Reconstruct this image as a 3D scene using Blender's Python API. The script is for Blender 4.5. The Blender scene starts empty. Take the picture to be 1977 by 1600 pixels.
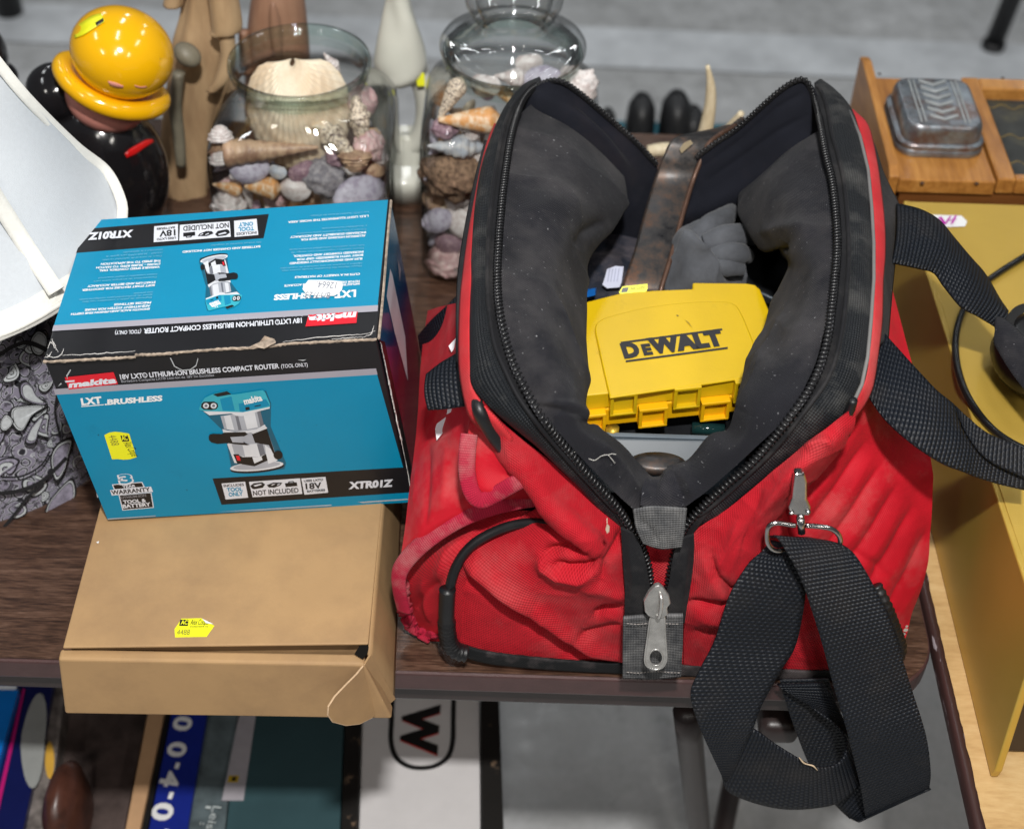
import bpy, bmesh, math, random
import numpy as np
from mathutils import Vector, Matrix
R = math.radians
random.seed(7)
SC = bpy.context.scene
COL = SC.collection

# ------------------------------------------------------------------ camera
CAM_LOC = np.array([0.0, -0.71, 0.97]); PITCH = 44.0; ROLL = 1.8; FPX = 2870.0
_p, _r = R(PITCH), R(ROLL)
_fw = np.array([0, math.cos(_p), -math.sin(_p)]); _rt0 = np.array([1.0, 0, 0]); _up0 = np.cross(_rt0, _fw)
_rt = _rt0*math.cos(_r) + _up0*math.sin(_r); _up = _up0*math.cos(_r) - _rt0*math.sin(_r)
cd = bpy.data.cameras.new("camera"); cam = bpy.data.objects.new("camera", cd); COL.objects.link(cam)
cam.matrix_world = Matrix(((_rt[0], _up[0], -_fw[0], CAM_LOC[0]), (_rt[1], _up[1], -_fw[1], CAM_LOC[1]), (_rt[2], _up[2], -_fw[2], CAM_LOC[2]), (0, 0, 0, 1)))
cd.sensor_width = 36.0; cd.lens = FPX/1977*36.0; cd.clip_start = 0.05; cd.clip_end = 60
cd.dof.use_dof = True; cd.dof.focus_distance = 1.12; cd.dof.aperture_fstop = 5.4
SC.camera = cam

# ------------------------------------------------------------------ world, lamps, exposure
W = bpy.data.worlds.new("World"); SC.world = W; W.use_nodes = True
W.node_tree.nodes["Background"].inputs[0].default_value = (0.86, 0.93, 1.0, 1)
W.node_tree.nodes["Background"].inputs[1].default_value = 0.08

def area(name, loc, target, sx, sy, power, col=(1, 1, 1)):
    l = bpy.data.lights.new(name, 'AREA'); l.shape = 'RECTANGLE'; l.size = sx; l.size_y = sy; l.energy = power; l.color = col
    o = bpy.data.objects.new(name, l); COL.objects.link(o); o.location = loc
    o.rotation_euler = (Vector(target)-Vector(loc)).to_track_quat('-Z', 'Y').to_euler()
    return o
area("flash", (0.05, -0.74, 1.62), (0.0, 0.25, 0.0), 0.09, 0.06, 34.0, (1.0, 0.98, 0.95))
for ix in range(3):
    for iy in range(3):
        x = -2.6+ix*2.6; y = .2+iy*2.6
        area("ceiling_and_fill_tube", (x, y, 3.3), (x, y, 0), 0.14, 1.2, 14.0, (0.95, 0.98, 1.0))
for ix in range(3):
    area("ceiling_and_fill_tube", (-2.6+ix*2.6, -3.3, 3.3), (-2.6+ix*2.6, -3.3, 0), 0.14, 1.2, 34.0, (1.0, 0.95, 0.88))  # fill row added behind the camera to brighten the floor beneath the table
SC.view_settings.view_transform = 'Standard'; SC.view_settings.look = 'None'
SC.view_settings.gamma = 1.0; SC.view_settings.exposure = 0.0
SC.view_settings.use_curve_mapping = False
SC.render.engine = 'CYCLES'
SC.cycles.max_bounces = 10; SC.cycles.transparent_max_bounces = 24; SC.cycles.use_denoising = True
SC.cycles.caustics_reflective = False; SC.cycles.caustics_refractive = False

# ------------------------------------------------------------------ points on sight lines at real distances
def ray(u, v): return _fw + _rt*((u-988.5)/FPX) - _up*((v-800)/FPX)
def K(u, v, z=None, y=None, x=None):
    d = ray(u, v)
    if z is not None: t = (z-CAM_LOC[2])/d[2]
    elif y is not None: t = (y-CAM_LOC[1])/d[1]
    else: t = (x-CAM_LOC[0])/d[0]
    return CAM_LOC + d*t
def KP(u, v, O, n):
    d = ray(u, v); return CAM_LOC + d*(np.dot(np.array(O)-CAM_LOC, n)/np.dot(d, n))
def proj(P):
    q = P-CAM_LOC; w = q@_fw
    return 988.5+FPX*(q@_rt)/w, 800-FPX*(q@_up)/w

# ------------------------------------------------------------------ materials
MATS = {}
class NT:
    def __init__(s, name):
        s.m = bpy.data.materials.new(name); s.m.use_nodes = True; s.t = s.m.node_tree; s.n = s.t.nodes
        s.b = s.n["Principled BSDF"]; s.l = s.t.links
    def add(s, typ, **kw):
        n = s.n.new(typ)
        for k, v in kw.items(): setattr(n, k, v)
        return n
    def con(s, a, b): s.l.new(a, b)
    def math(s, op, a, b=None, c=None, clamp=False):
        n = s.add('ShaderNodeMath', operation=op, use_clamp=clamp)
        for i, v in enumerate((a, b, c)):
            if v is None: continue
            if isinstance(v, (int, float)): n.inputs[i].default_value = v
            else: s.con(v, n.inputs[i])
        return n.outputs[0]
    def coord(s, kind='Object'): return s.add('ShaderNodeTexCoord').outputs[kind]
    def mapping(s, src, scale=(1, 1, 1), loc=(0, 0, 0), rot=(0, 0, 0)):
        n = s.add('ShaderNodeMapping'); s.con(src, n.inputs[0]); n.inputs['Scale'].default_value = scale
        n.inputs['Location'].default_value = loc; n.inputs['Rotation'].default_value = rot; return n.outputs[0]
    def noise(s, src, scale, detail=4, rough=.55, out='Fac', dist=0.0):
        n = s.add('ShaderNodeTexNoise'); s.con(src, n.inputs['Vector']); n.inputs['Scale'].default_value = scale
        n.inputs['Detail'].default_value = detail; n.inputs['Roughness'].default_value = rough; n.inputs['Distortion'].default_value = dist
        return n.outputs[out]
    def ramp(s, src, stops, interp='LINEAR'):
        n = s.add('ShaderNodeValToRGB'); s.con(src, n.inputs[0]); cr = n.color_ramp; cr.interpolation = interp
        while len(cr.elements) < len(stops): cr.elements.new(.5)
        for e, (p, c) in zip(cr.elements, stops):
            e.position = p; e.color = (*c, 1) if len(c) == 3 else c
        return n.outputs[0]
    def step(s, src, lo, hi):
        n = s.add('ShaderNodeMapRange'); s.con(src, n.inputs[0]); n.inputs[1].default_value = lo; n.inputs[2].default_value = hi
        n.clamp = True; return n.outputs[0]
    def mix(s, f, a, b, blend='MIX'):
        n = s.add('ShaderNodeMix', data_type='RGBA', blend_type=blend)
        for k, v in ((0, f), (6, a), (7, b)):
            if isinstance(v, (int, float)): n.inputs[k].default_value = v
            elif isinstance(v, tuple): n.inputs[k].default_value = (*v, 1)
            else: s.con(v, n.inputs[k])
        return n.outputs[2]
    def bump(s, h, strength=.5, dist=.001, prev=None):
        n = s.add('ShaderNodeBump'); s.con(h, n.inputs['Height']); n.inputs['Strength'].default_value = strength
        n.inputs['Distance'].default_value = dist
        if prev is not None: s.con(prev, n.inputs['Normal'])
        s.con(n.outputs[0], s.b.inputs['Normal']); return n.outputs[0]

def mat(name, col, rough=.5, metal=0.0, var=.12, vscale=30, bump=0.0, bscale=200, dirt=None, dirt_lo=.55, dirt_hi=.8, dirt_scale=14, dirt_amt=.6, coat=0.0, spec=None, emit=None, sheen=0.0, rvar=0.0):
    if name in MATS: return MATS[name]
    N = NT(name); b = N.b; oc = N.coord()
    f = N.noise(oc, vscale, 5, .6)
    dark = tuple(c*(1-var) for c in col); lite = tuple(min(1, c*(1+var)) for c in col)
    c = N.ramp(f, [(.3, dark), (.7, lite)])
    if dirt:
        df = N.noise(N.mapping(oc, loc=(3.1, 1.7, .4)), dirt_scale, 8, .68)
        c = N.mix(N.math('MULTIPLY', N.step(df, dirt_lo, dirt_hi), dirt_amt), c, dirt)
    N.con(c, b.inputs['Base Color'])
    b.inputs['Roughness'].default_value = rough; b.inputs['Metallic'].default_value = metal
    if rvar:
        rf = N.noise(oc, vscale*1.7, 6, .7)
        mr = N.add('ShaderNodeMapRange'); N.con(rf, mr.inputs[0]); mr.inputs[1].default_value = .3; mr.inputs[2].default_value = .7
        mr.inputs[3].default_value = max(0, rough-rvar); mr.inputs[4].default_value = min(1, rough+rvar); N.con(mr.outputs[0], b.inputs['Roughness'])
    if coat: b.inputs['Coat Weight'].default_value = coat; b.inputs['Coat Roughness'].default_value = .12
    if spec is not None: b.inputs['Specular IOR Level'].default_value = spec
    if sheen: b.inputs['Sheen Weight'].default_value = sheen; b.inputs['Sheen Roughness'].default_value = .5
    if bump: N.bump(N.noise(oc, bscale, 4, .6), bump, .001)
    MATS[name] = N.m; return N.m

def cloth(name, col, pitch=.0024, rough=.8, depth=.5, dust=(.5, .4, .4), dust_amt=.5, dust_lo=.5, dust_hi=.78, dust_scale=11, kind='plain', contrast=.45, sheen=.02, specks=0.0, spec=.22):
    """woven cloth: threads follow the UVs (metres)."""
    if name in MATS: return MATS[name]
    N = NT(name); b = N.b; uv = N.coord('UV'); oc = N.coord()
    sp = N.add('ShaderNodeSeparateXYZ'); N.con(uv, sp.inputs[0]); U, V = sp.outputs[0], sp.outputs[1]
    k = 2*math.pi/pitch
    if kind == 'plain':
        a = N.math('SINE', N.math('MULTIPLY', U, k)); c2 = N.math('SINE', N.math('MULTIPLY', V, k))
        h = N.math('ADD', N.math('MULTIPLY', N.math('MULTIPLY', a, c2), .5), .5)
    elif kind == 'rib':
        a = N.math('ABSOLUTE', N.math('SINE', N.math('MULTIPLY', V, k/2)))
        c2 = N.math('SINE', N.math('ADD', N.math('MULTIPLY', U, k*1.0), N.math('MULTIPLY', N.math('SIGN', N.math('SINE', N.math('MULTIPLY', V, k/2))), 1.6)))
        h = N.math('MULTIPLY', a, N.math('ADD', N.math('MULTIPLY', c2, .28), .72))
    else:  # mesh: staggered knots
        a = N.math('SINE', N.math('MULTIPLY', N.math('ADD', U, V), k*.75)); c2 = N.math('SINE', N.math('MULTIPLY', N.math('SUBTRACT', U, V), k*.75))
        h = N.math('ADD', N.math('MULTIPLY', N.math('MULTIPLY', a, c2), .5), .5)
    fv = N.noise(oc, 26, 5, .6)
    base = N.ramp(fv, [(.3, tuple(c*.85 for c in col)), (.7, tuple(min(1, c*1.15) for c in col))])
    base = N.mix(N.math('MULTIPLY', N.math('SUBTRACT', 1.0, h), contrast), base, tuple(c*.25 for c in col))
    d1 = N.noise(N.mapping(oc, loc=(1.3, 7.7, 2.4)), dust_scale, 9, .66)
    dm = N.math('MULTIPLY', N.step(d1, dust_lo, dust_hi), dust_amt)
    dm = N.math('MULTIPLY', dm, N.math('ADD', N.math('MULTIPLY', h, .6), .4))
    c = N.mix(dm, base, dust)
    if specks:
        sn = N.noise(N.mapping(oc, loc=(9, 2, 5)), 420, 2, .5)
        c = N.mix(N.math('MULTIPLY', N.step(sn, .715, .77), specks), c, (.6, .6, .62))
    N.con(c, b.inputs['Base Color']); b.inputs['Roughness'].default_value = rough
    b.inputs['Specular IOR Level'].default_value = spec
    b.inputs['Sheen Weight'].default_value = sheen; b.inputs['Sheen Roughness'].default_value = .45
    p = N.bump(N.noise(oc, 60, 4, .6), .25, .003)
    N.bump(h, depth, pitch*.3, p)
    MATS[name] = N.m; return N.m

def wood(name, stops, scale=(3, 60, 60), rough=.45, ns=1.0, coat=0.0, fine=.35, bump=.1):
    if name in MATS: return MATS[name]
    N = NT(name); oc = N.coord()
    m = N.mapping(oc, scale=scale)
    a = N.noise(m, ns, 8, .62, dist=.6); b2 = N.noise(N.mapping(oc, scale=tuple(s*5 for s in scale), loc=(3, 3, 3)), ns, 4, .6)
    h = N.math('ADD', N.math('MULTIPLY', a, 1-fine), N.math('MULTIPLY', b2, fine))
    N.con(N.ramp(h, stops), N.b.inputs['Base Color']); N.b.inputs['Roughness'].default_value = rough
    if coat: N.b.inputs['Coat Weight'].default_value = coat; N.b.inputs['Coat Roughness'].default_value = .15
    N.bump(h, bump, .0008); MATS[name] = N.m; return N.m

def glass_mat(name, tint=(.98, .988, .985)):
    if name in MATS: return MATS[name]
    N = NT(name); N.n.remove(N.b)
    out = [n for n in N.n if n.type == 'OUTPUT_MATERIAL'][0]
    tr = N.add('ShaderNodeBsdfTransparent'); gl = N.add('ShaderNodeBsdfGlossy'); gl.inputs['Roughness'].default_value = .015
    lw = N.add('ShaderNodeLayerWeight'); lw.inputs['Blend'].default_value = .5
    f = N.math('POWER', lw.outputs['Facing'], 2.6)
    fr = N.math('ADD', N.math('MULTIPLY', f, .75), .045, clamp=True)
    tc = N.ramp(N.math('POWER', lw.outputs['Facing'], 3.5), [(0, tint), (1, tuple(c*.30 for c in tint))])
    N.con(tc, tr.inputs[0])
    mx = N.add('ShaderNodeMixShader'); N.con(fr, mx.inputs[0]); N.con(tr.outputs[0], mx.inputs[1]); N.con(gl.outputs[0], mx.inputs[2])
    N.con(mx.outputs[0], out.inputs[0]); MATS[name] = N.m; return N.m

# ------------------------------------------------------------------ objects
def thing(name, label, cat, loc, group=None, kind=None):
    o = bpy.data.objects.new(name, None); COL.objects.link(o); o.location = [float(a) for a in loc]
    o.empty_display_size = .02; tag(o, label, cat, group, kind); return o
def tag(o, label, cat, group=None, kind=None):
    o['label'] = label; o['category'] = cat
    if group: o['group'] = group
    if kind: o['kind'] = kind
    return o
def world_loc(o):
    l = Vector(o.location)
    if o.parent: l = Vector(o.parent['wl']) if 'wl' in o.parent else l
    return l
def link(o, parent=None):
    COL.objects.link(o)
    if parent is not None:
        o.parent = parent
        off = Vector((0, 0, 0)); q = parent
        while q is not None:
            off += Vector(q.location) + q.matrix_parent_inverse.to_translation(); q = q.parent
        o.matrix_parent_inverse = Matrix.Translation(-off)
    return o

def mk(name, verts, faces, mats, parent=None, fm=None, uv=None, smooth=True):
    me = bpy.data.meshes.new(name); me.from_pydata([tuple(map(float, v)) for v in verts], [], faces)
    for m in (mats if isinstance(mats, (list, tuple)) else [mats]): me.materials.append(m)
    if fm is not None: me.polygons.foreach_set('material_index', fm)
    if uv is not None:
        ul = me.uv_layers.new(name='UVMap'); vi = np.empty(len(me.loops), dtype=np.int32); me.loops.foreach_get('vertex_index', vi)
        ul.data.foreach_set('uv', np.asarray(uv, dtype=np.float32)[vi].ravel())
    if smooth: me.polygons.foreach_set('use_smooth', [True]*len(me.polygons))
    me.update(); o = bpy.data.objects.new(name, me); link(o, parent); return o
def mods(o, bevel=0, seg=2, solid=0, sub=0, offset=0.0, angle=40):
    if solid: m = o.modifiers.new('s', 'SOLIDIFY'); m.thickness = solid; m.offset = offset
    if bevel:
        m = o.modifiers.new('b', 'BEVEL'); m.width = bevel; m.segments = seg; m.limit_method = 'ANGLE'; m.angle_limit = R(angle)
    if sub: m = o.modifiers.new('u', 'SUBSURF'); m.levels = sub; m.render_levels = sub
    return o

def cr(P, n, closed=False):
    """Catmull-Rom through P (k,d) -> n samples evenly spaced along the curve."""
    P = np.asarray(P, float)
    if len(P) == 2:
        t = np.linspace(0, 1, n)[:, None]; return P[0]*(1-t)+P[1]*t
    Q = np.vstack([P[-1], P, P[0], P[1]]) if closed else np.vstack([2*P[0]-P[1], P, 2*P[-1]-P[-2]])
    k = len(P) if closed else len(P)-1
    out = []
    for i in range(k):
        a, b, c, d = Q[i:i+4]; t = np.linspace(0, 1, 12, endpoint=False)[:, None]
        out.append(.5*((2*b)+(-a+c)*t+(2*a-5*b+4*c-d)*t*t+(-a+3*b-3*c+d)*t**3))
    out = np.vstack(out+[(P[0] if closed else P[-1])[None]])
    s = np.r_[0, np.cumsum(np.linalg.norm(np.diff(out, axis=0), axis=1))]
    tt = np.linspace(0, s[-1], n+1)[:-1] if closed else np.linspace(0, s[-1], n)
    return np.stack([np.interp(tt, s, out[:, j]) for j in range(out.shape[1])], 1)
def crp(P, n):
    """Catmull-Rom, uniform in parameter."""
    P = np.asarray(P, float); k = len(P)
    if k == 2: t = np.linspace(0, 1, n)[:, None]; return P[0]*(1-t)+P[1]*t
    Q = np.vstack([2*P[0]-P[1], P, 2*P[-1]-P[-2]]); t = np.linspace(0, k-1-1e-9, n); i = t.astype(int); f = (t-i)[:, None]
    a, b, c, d = Q[i], Q[i+1], Q[i+2], Q[i+3]
    return .5*((2*b)+(-a+c)*f+(2*a-5*b+4*c-d)*f*f+(-a+3*b-3*c+d)*f**3)

def grid_normals(G):
    du = np.gradient(G, axis=1); dv = np.gradient(G, axis=0); n = np.cross(du, dv)
    n /= np.linalg.norm(n, axis=2, keepdims=True)+1e-12; return n
def poly_dist(U, V, pl):
    """signed pixel distance from (U,V) to polyline."""
    best = np.full(U.shape, 1e9); sg = np.zeros(U.shape); par = np.zeros(U.shape)
    for i in range(len(pl)-1):
        ax, ay = pl[i]; bx, by = pl[i+1]; dx, dy = bx-ax, by-ay; L = dx*dx+dy*dy
        t = np.clip(((U-ax)*dx+(V-ay)*dy)/L, 0, 1); ex, ey = U-(ax+t*dx), V-(ay+t*dy); d = np.hypot(ex, ey)
        m = d < best; best = np.where(m, d, best); sg = np.where(m, np.sign(dx*ey-dy*ex), sg); par = np.where(m, (i+t)/(len(pl)-1), par)
    return best*np.where(sg == 0, 1, sg), par
def fold_field(G, folds):
    """folds: (polyline px, width px, amplitude m, kind) ; kind 0 ridge, 1 crease step. Ends fade out."""
    U, V = proj(G.reshape(-1, 3)); U = U.reshape(G.shape[:2]); V = V.reshape(G.shape[:2]); D = np.zeros(U.shape)
    for pl, w, amp, kind in folds:
        d, t = poly_dist(U, V, pl); fade = np.sqrt(np.clip(np.sin(np.pi*np.clip(t, .02, .98))*1.5, 0, 1))
        if kind == 0: D += amp*np.exp(-np.abs(d/w)**1.55)*fade
        else: D += amp*(d/w)*np.exp(.5-(d/w)**2)*1.2*fade
    return D
def face_cam(G, N):
    C = CAM_LOC-G; s = np.sign((N*C).sum(2).mean()); return N*s
def patch(name, rows, nu, nv, m, parent, folds=(), wr=0.0, wscale=40, thick=0.0, uvscale=1.0, even=True, seed=0, rot=0.0, wfun=None, sub=0):
    rows = [np.asarray(r, float) for r in rows]; kk = max(len(r) for r in rows)
    A = np.stack([crp(r, nu) if not even else cr(r, nu) for r in rows])
    G = np.stack([crp(A[:, j], nv) for j in range(nu)], 1)
    N = face_cam(G, grid_normals(G))
    if len(folds): G = G + N*fold_field(G, folds)[..., None]
    if wr: G = G + N*(wr*noise3(G*wscale+seed))[..., None]
    if wfun is not None: G = G + N*wfun(G)[..., None]
    global LASTG
    LASTG = G
    return grid_obj(name, G, m, parent, thick, uvscale, rot)
def grid_obj(name, G, m, parent, thick=0.0, uvscale=1.0, rot=0.0, wrap=False):
    nv, nu = G.shape[:2]
    du = np.linalg.norm(np.diff(G, axis=1), axis=2); dv = np.linalg.norm(np.diff(G, axis=0), axis=2)
    Ul = np.concatenate([np.zeros((nv, 1)), np.cumsum(np.repeat(du.mean(0)[None], nv, 0), 1)], 1)
    Vl = np.concatenate([np.zeros((1, nu)), np.cumsum(np.repeat(dv.mean(1)[:, None], nu, 1), 0)], 0)
    if rot: c, s = math.cos(rot), math.sin(rot); Ul, Vl = Ul*c-Vl*s, Ul*s+Vl*c
    uv = np.stack([Ul, Vl], 2).reshape(-1, 2)*uvscale
    f = []; 
    C = CAM_LOC-G[nv//2, nu//2]; flip = np.dot(grid_normals(G)[nv//2, nu//2], C) < 0
    for i in range(nv-1):
        for j in range(nu-1):
            a = i*nu+j; q = (a, a+1, a+nu+1, a+nu); f.append(q[::-1] if flip else q)
    o = mk(name, G.reshape(-1, 3), f, m, parent, uv=uv)
    if thick: mods(o, solid=thick, offset=-1)
    return o

LASTG = None
def ridged(amp, sc, sd=0.0, p=5):
    def f(G):
        W_ = G+.02*np.stack([noise3(G*17+sd), noise3(G*17+5+sd), noise3(G*17+9+sd)], -1)
        return amp*((1-np.abs(noise3(W_*sc+sd)))**p*.8-.3*np.abs(noise3(W_*sc*.5+sd+3)))
    return f
def on_grid(G, u, v, lift=.0008):
    U, V = proj(G.reshape(-1, 3)); d = (U-u)**2+(V-v)**2; k = np.argsort(d)[:4]; w = 1/(d[k]+.01)
    t = (((G.reshape(-1, 3)[k]-CAM_LOC)@_fw)*w).sum()/w.sum(); return CAM_LOC+ray(u, v)*(t-lift)
def _hash(i, j, k):
    h = (i*374761393+j*668265263+k*2147483647) & 0xffffffff; h = ((h ^ (h >> 13))*1274126177) & 0xffffffff
    return ((h ^ (h >> 16)) & 0xffff)/32767.5-1
def noise3(P):
    P = np.asarray(P, float); i = np.floor(P).astype(np.int64); f = P-i; f = f*f*(3-2*f); o = 0
    for a in (0, 1):
        for b in (0, 1):
            for c in (0, 1):
                w = (f[..., 0] if a else 1-f[..., 0])*(f[..., 1] if b else 1-f[..., 1])*(f[..., 2] if c else 1-f[..., 2])
                o = o + w*_hash(i[..., 0]+a, i[..., 1]+b, i[..., 2]+c)
    return o

def ribbon(name, L, Rr, n, nw, m, parent, thick=.0013, arch=0.0, uvrot=0.0, wr=0.0, ends=0.0):
    """band between two edge curves (3D points)."""
    a, b = cr(L, n), cr(Rr, n); t = np.linspace(0, 1, nw)
    G = a[:, None]*(1-t)[None, :, None]+b[:, None]*t[None, :, None]
    N = face_cam(G, grid_normals(G))
    if arch: G = G+N*(arch*np.sin(np.pi*t))[None, :, None]
    if wr: G = G+N*(wr*noise3(G*45))[..., None]
    return grid_obj(name, G, m, parent, thick, 1.0, uvrot)

def tube_geo(P, r, seg=10, closed=False, flat=1.0, up=None):
    P = np.asarray(P, float); n = len(P); rr = np.full(n, r) if np.isscalar(r) else np.interp(np.linspace(0, 1, n), np.linspace(0, 1, len(r)), r)
    T = np.roll(P, -1, 0)-np.roll(P, 1, 0) if closed else np.gradient(P, axis=0)
    T /= np.linalg.norm(T, axis=1, keepdims=True)+1e-12
    nrm = np.array(up, float) if up is not None else np.cross(T[0], [0.3, .2, 1.0]); V = []
    for i in range(n):
        nrm = nrm-T[i]*np.dot(nrm, T[i]); nrm /= np.linalg.norm(nrm)+1e-12; b = np.cross(T[i], nrm)
        for k in range(seg):
            a = 2*math.pi*k/seg; V.append(P[i]+rr[i]*(math.cos(a)*b+math.sin(a)*nrm*flat))
    F = []
    for i in range(n if closed else n-1):
        for k in range(seg):
            a = i*seg+k; b2 = i*seg+(k+1) % seg; j = ((i+1) % n)*seg
            F.append((a, b2, j+(k+1) % seg, j+k))
    if not closed: F.append(tuple(range(seg))[::-1]); F.append(tuple((n-1)*seg+k for k in range(seg)))
    return V, F
class MB:
    def __init__(s): s.V = []; s.F = []; s.M = []
    def put(s, V, F, mi=0):
        o = len(s.V); s.V += [tuple(map(float, v)) for v in V]; s.F += [tuple(o+i for i in f) for f in F]; s.M += [mi]*len(F); return s
    def box(s, c, d, mi=0, rot=None):
        c = np.array(c, float); d = np.array(d, float)/2
        v = np.array([(x, y, z) for x in (-1, 1) for y in (-1, 1) for z in (-1, 1)])*d
        if rot is not None: v = v@np.array(rot).T
        return s.put(v+c, [(0, 1, 3, 2), (4, 6, 7, 5), (0, 4, 5, 1), (2, 3, 7, 6), (0, 2, 6, 4), (1, 5, 7, 3)], mi)
    def hexa(s, b, t, mi=0):
        """b,t: 4 corners bottom and top, counter-clockwise seen from above"""
        return s.put(list(b)+list(t), [(3, 2, 1, 0), (4, 5, 6, 7), (0, 1, 5, 4), (1, 2, 6, 5), (2, 3, 7, 6), (3, 0, 4, 7)], mi)
    def tube(s, P, r, seg=10, closed=False, mi=0, flat=1.0, up=None): V, F = tube_geo(P, r, seg, closed, flat, up); return s.put(V, F, mi)
    def lathe(s, prof, c=(0, 0, 0), seg=40, mi=0, sx=1, sy=1, M=None):
        n = len(prof); V = []
        for r, z in prof:
            for k in range(seg): a = 2*math.pi*k/seg; V.append((r*math.cos(a)*sx, r*math.sin(a)*sy, z))
        V = np.array(V)
        if M is not None: V = V@np.array(M).T
        V = V+np.array(c, float)
        return s.put(V, [(i*seg+k, i*seg+(k+1) % seg, (i+1)*seg+(k+1) % seg, (i+1)*seg+k) for i in range(n-1) for k in range(seg)], mi)
    def prism(s, poly, frame, h0, h1, mi=0):
        """poly in frame coords extruded along the frame normal"""
        n = len(poly); a = [frame.p(x, y, h0) for x, y in poly]; b = [frame.p(x, y, h1) for x, y in poly]
        ar = sum(poly[i][0]*poly[(i+1) % n][1]-poly[(i+1) % n][0]*poly[i][1] for i in range(n))
        F = [tuple(range(n))[::-1], tuple(range(n, 2*n))]+[(i, (i+1) % n, n+(i+1) % n, n+i) for i in range(n)]
        if ar < 0: F = [f[::-1] for f in F]
        return s.put(a+b, F, mi)
    def build(s, name, mats, parent=None, smooth=False, **kw):
        o = mk(name, s.V, s.F, mats, parent, fm=s.M, smooth=smooth)
        if kw: mods(o, **kw)
        return o

class Frame:
    """flat face: origin, x axis, y axis"""
    def __init__(s, O, X, Y):
        s.O = np.array(O, float); s.X = np.array(X, float); s.X /= np.linalg.norm(s.X)
        Y = np.array(Y, float); Y = Y-s.X*np.dot(Y, s.X); s.Y = Y/np.linalg.norm(Y); s.N = np.cross(s.X, s.Y)
    def p(s, x, y, h=0): return s.O+s.X*x+s.Y*y+s.N*h
    def at(s, u, v):
        q = KP(u, v, s.O, s.N)-s.O; return float(q@s.X), float(q@s.Y)
    def pts(s, L): return [s.at(u, v) for u, v in L]
def tess(poly):
    """triangulate a flat polygon (list of 2D)"""
    from mathutils.geometry import tessellate_polygon
    return tessellate_polygon([[Vector((x, y, 0)) for x, y in poly]])
class Sheet:
    """printed artwork: flat shapes on a frame, each layer a hair above the last"""
    def __init__(s, fr, dh=.00002): s.fr = fr; s.mb = MB(); s.mats = []; s.h = 0.0; s.dh = dh
    def mi(s, m):
        if m not in s.mats: s.mats.append(m)
        return s.mats.index(m)
    def poly(s, P, m, h=None, px=False):
        if px: P = s.fr.pts(P)
        s.h += s.dh if h is None else 0; hh = s.h if h is None else h
        T = tess(P); V = [s.fr.p(x, y, hh) for x, y in P]; F = []
        for t in T:
            a, b, c = (np.array(P[i]) for i in t); cz = (b[0]-a[0])*(c[1]-a[1])-(b[1]-a[1])*(c[0]-a[0]); F.append(tuple(t) if cz > 0 else tuple(t)[::-1])
        s.mb.put(V, F, s.mi(m)); return s
    def text(s, txt, x, y, size, m, bold=0.0, shear=0.0, rot=0.0, ax='LEFT', width=None, hp=None, px=None, sx=1.0, spacing=1.0, h=None):
        """x,y baseline position in frame coords; width fits the line; px=(u0,v0,u1,v1): baseline from pixel to pixel"""
        if px is not None:
            x, y = s.fr.at(px[0], px[1]); x1, y1 = s.fr.at(px[2], px[3]); width = math.hypot(x1-x, y1-y); rot = math.atan2(y1-y, x1-x)
            if hp is not None: size = abs(s.fr.at(px[0], px[1]-hp)[1]-y)/.72
        cu = bpy.data.curves.new('t', 'FONT'); cu.body = txt; cu.size = 1.0; cu.offset = bold; cu.shear = shear; cu.space_character = spacing
        cu.resolution_u = 3; ob = bpy.data.objects.new('t', cu); COL.objects.link(ob)
        dg = bpy.context.evaluated_depsgraph_get(); me = bpy.data.meshes.new_from_object(ob.evaluated_get(dg))
        V = np.array([v.co[:2] for v in me.vertices]) if len(me.vertices) else np.zeros((0, 2)); F = [tuple(p.vertices) for p in me.polygons]
        bpy.data.objects.remove(ob); bpy.data.curves.remove(cu); bpy.data.meshes.remove(me)
        if not len(V): return s
        x0 = V[:, 0].min(); w = V[:, 0].max()-x0; V = V-np.array([x0, 0])
        kx = size*sx if width is None else width/w
        V = V*np.array([kx, size]); w *= kx
        if ax == 'CENTER': V[:, 0] -= w/2
        if ax == 'RIGHT': V[:, 0] -= w
        c, sn = math.cos(rot), math.sin(rot); V = np.stack([V[:, 0]*c-V[:, 1]*sn+x, V[:, 0]*sn+V[:, 1]*c+y], 1)
        if h is None: s.h += s.dh; h = s.h
        FF = []
        for f in F:
            a, b, d = V[f[0]], V[f[1]], V[f[2]]
            FF.append(f if (b[0]-a[0])*(d[1]-a[1])-(b[1]-a[1])*(d[0]-a[0]) >= 0 else f[::-1])
        s.mb.put([s.fr.p(a, b, h) for a, b in V], FF, s.mi(m)); return s
    def build(s, name, parent): return s.mb.build(name, s.mats, parent, smooth=False)
# ================================================================== the setting
def plane(name, x0, x1, y0, y1, z, m, kind=None):
    o = mk(name, [(x0, y0, z), (x1, y0, z), (x1, y1, z), (x0, y1, z)], [(0, 1, 2, 3)], m, smooth=False)
    if kind: o['kind'] = kind
    return o
def concrete():
    N = NT('concrete'); oc = N.coord()
    a = N.noise(oc, 2.2, 8, .6, dist=.5); b = N.noise(oc, 16, 8, .7); c = N.noise(oc, 90, 4, .6)
    f = N.math('ADD', N.math('MULTIPLY', a, .45), N.math('ADD', N.math('MULTIPLY', b, .4), N.math('MULTIPLY', c, .15)))
    N.con(N.ramp(f, [(.38, (.31, .31, .31)), (.48, (.41, .415, .415)), (.56, (.49, .495, .50)), (.66, (.72, .73, .73))]), N.b.inputs['Base Color'])
    N.con(N.ramp(b, [(.35, (.22,)*3), (.65, (.55,)*3)]), N.b.inputs['Roughness']); N.bump(f, .2, .004); return N.m
FLOOR_Z = -0.745
plane('floor', -9, 9, -4, 14, FLOOR_Z, concrete(), 'structure')
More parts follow.
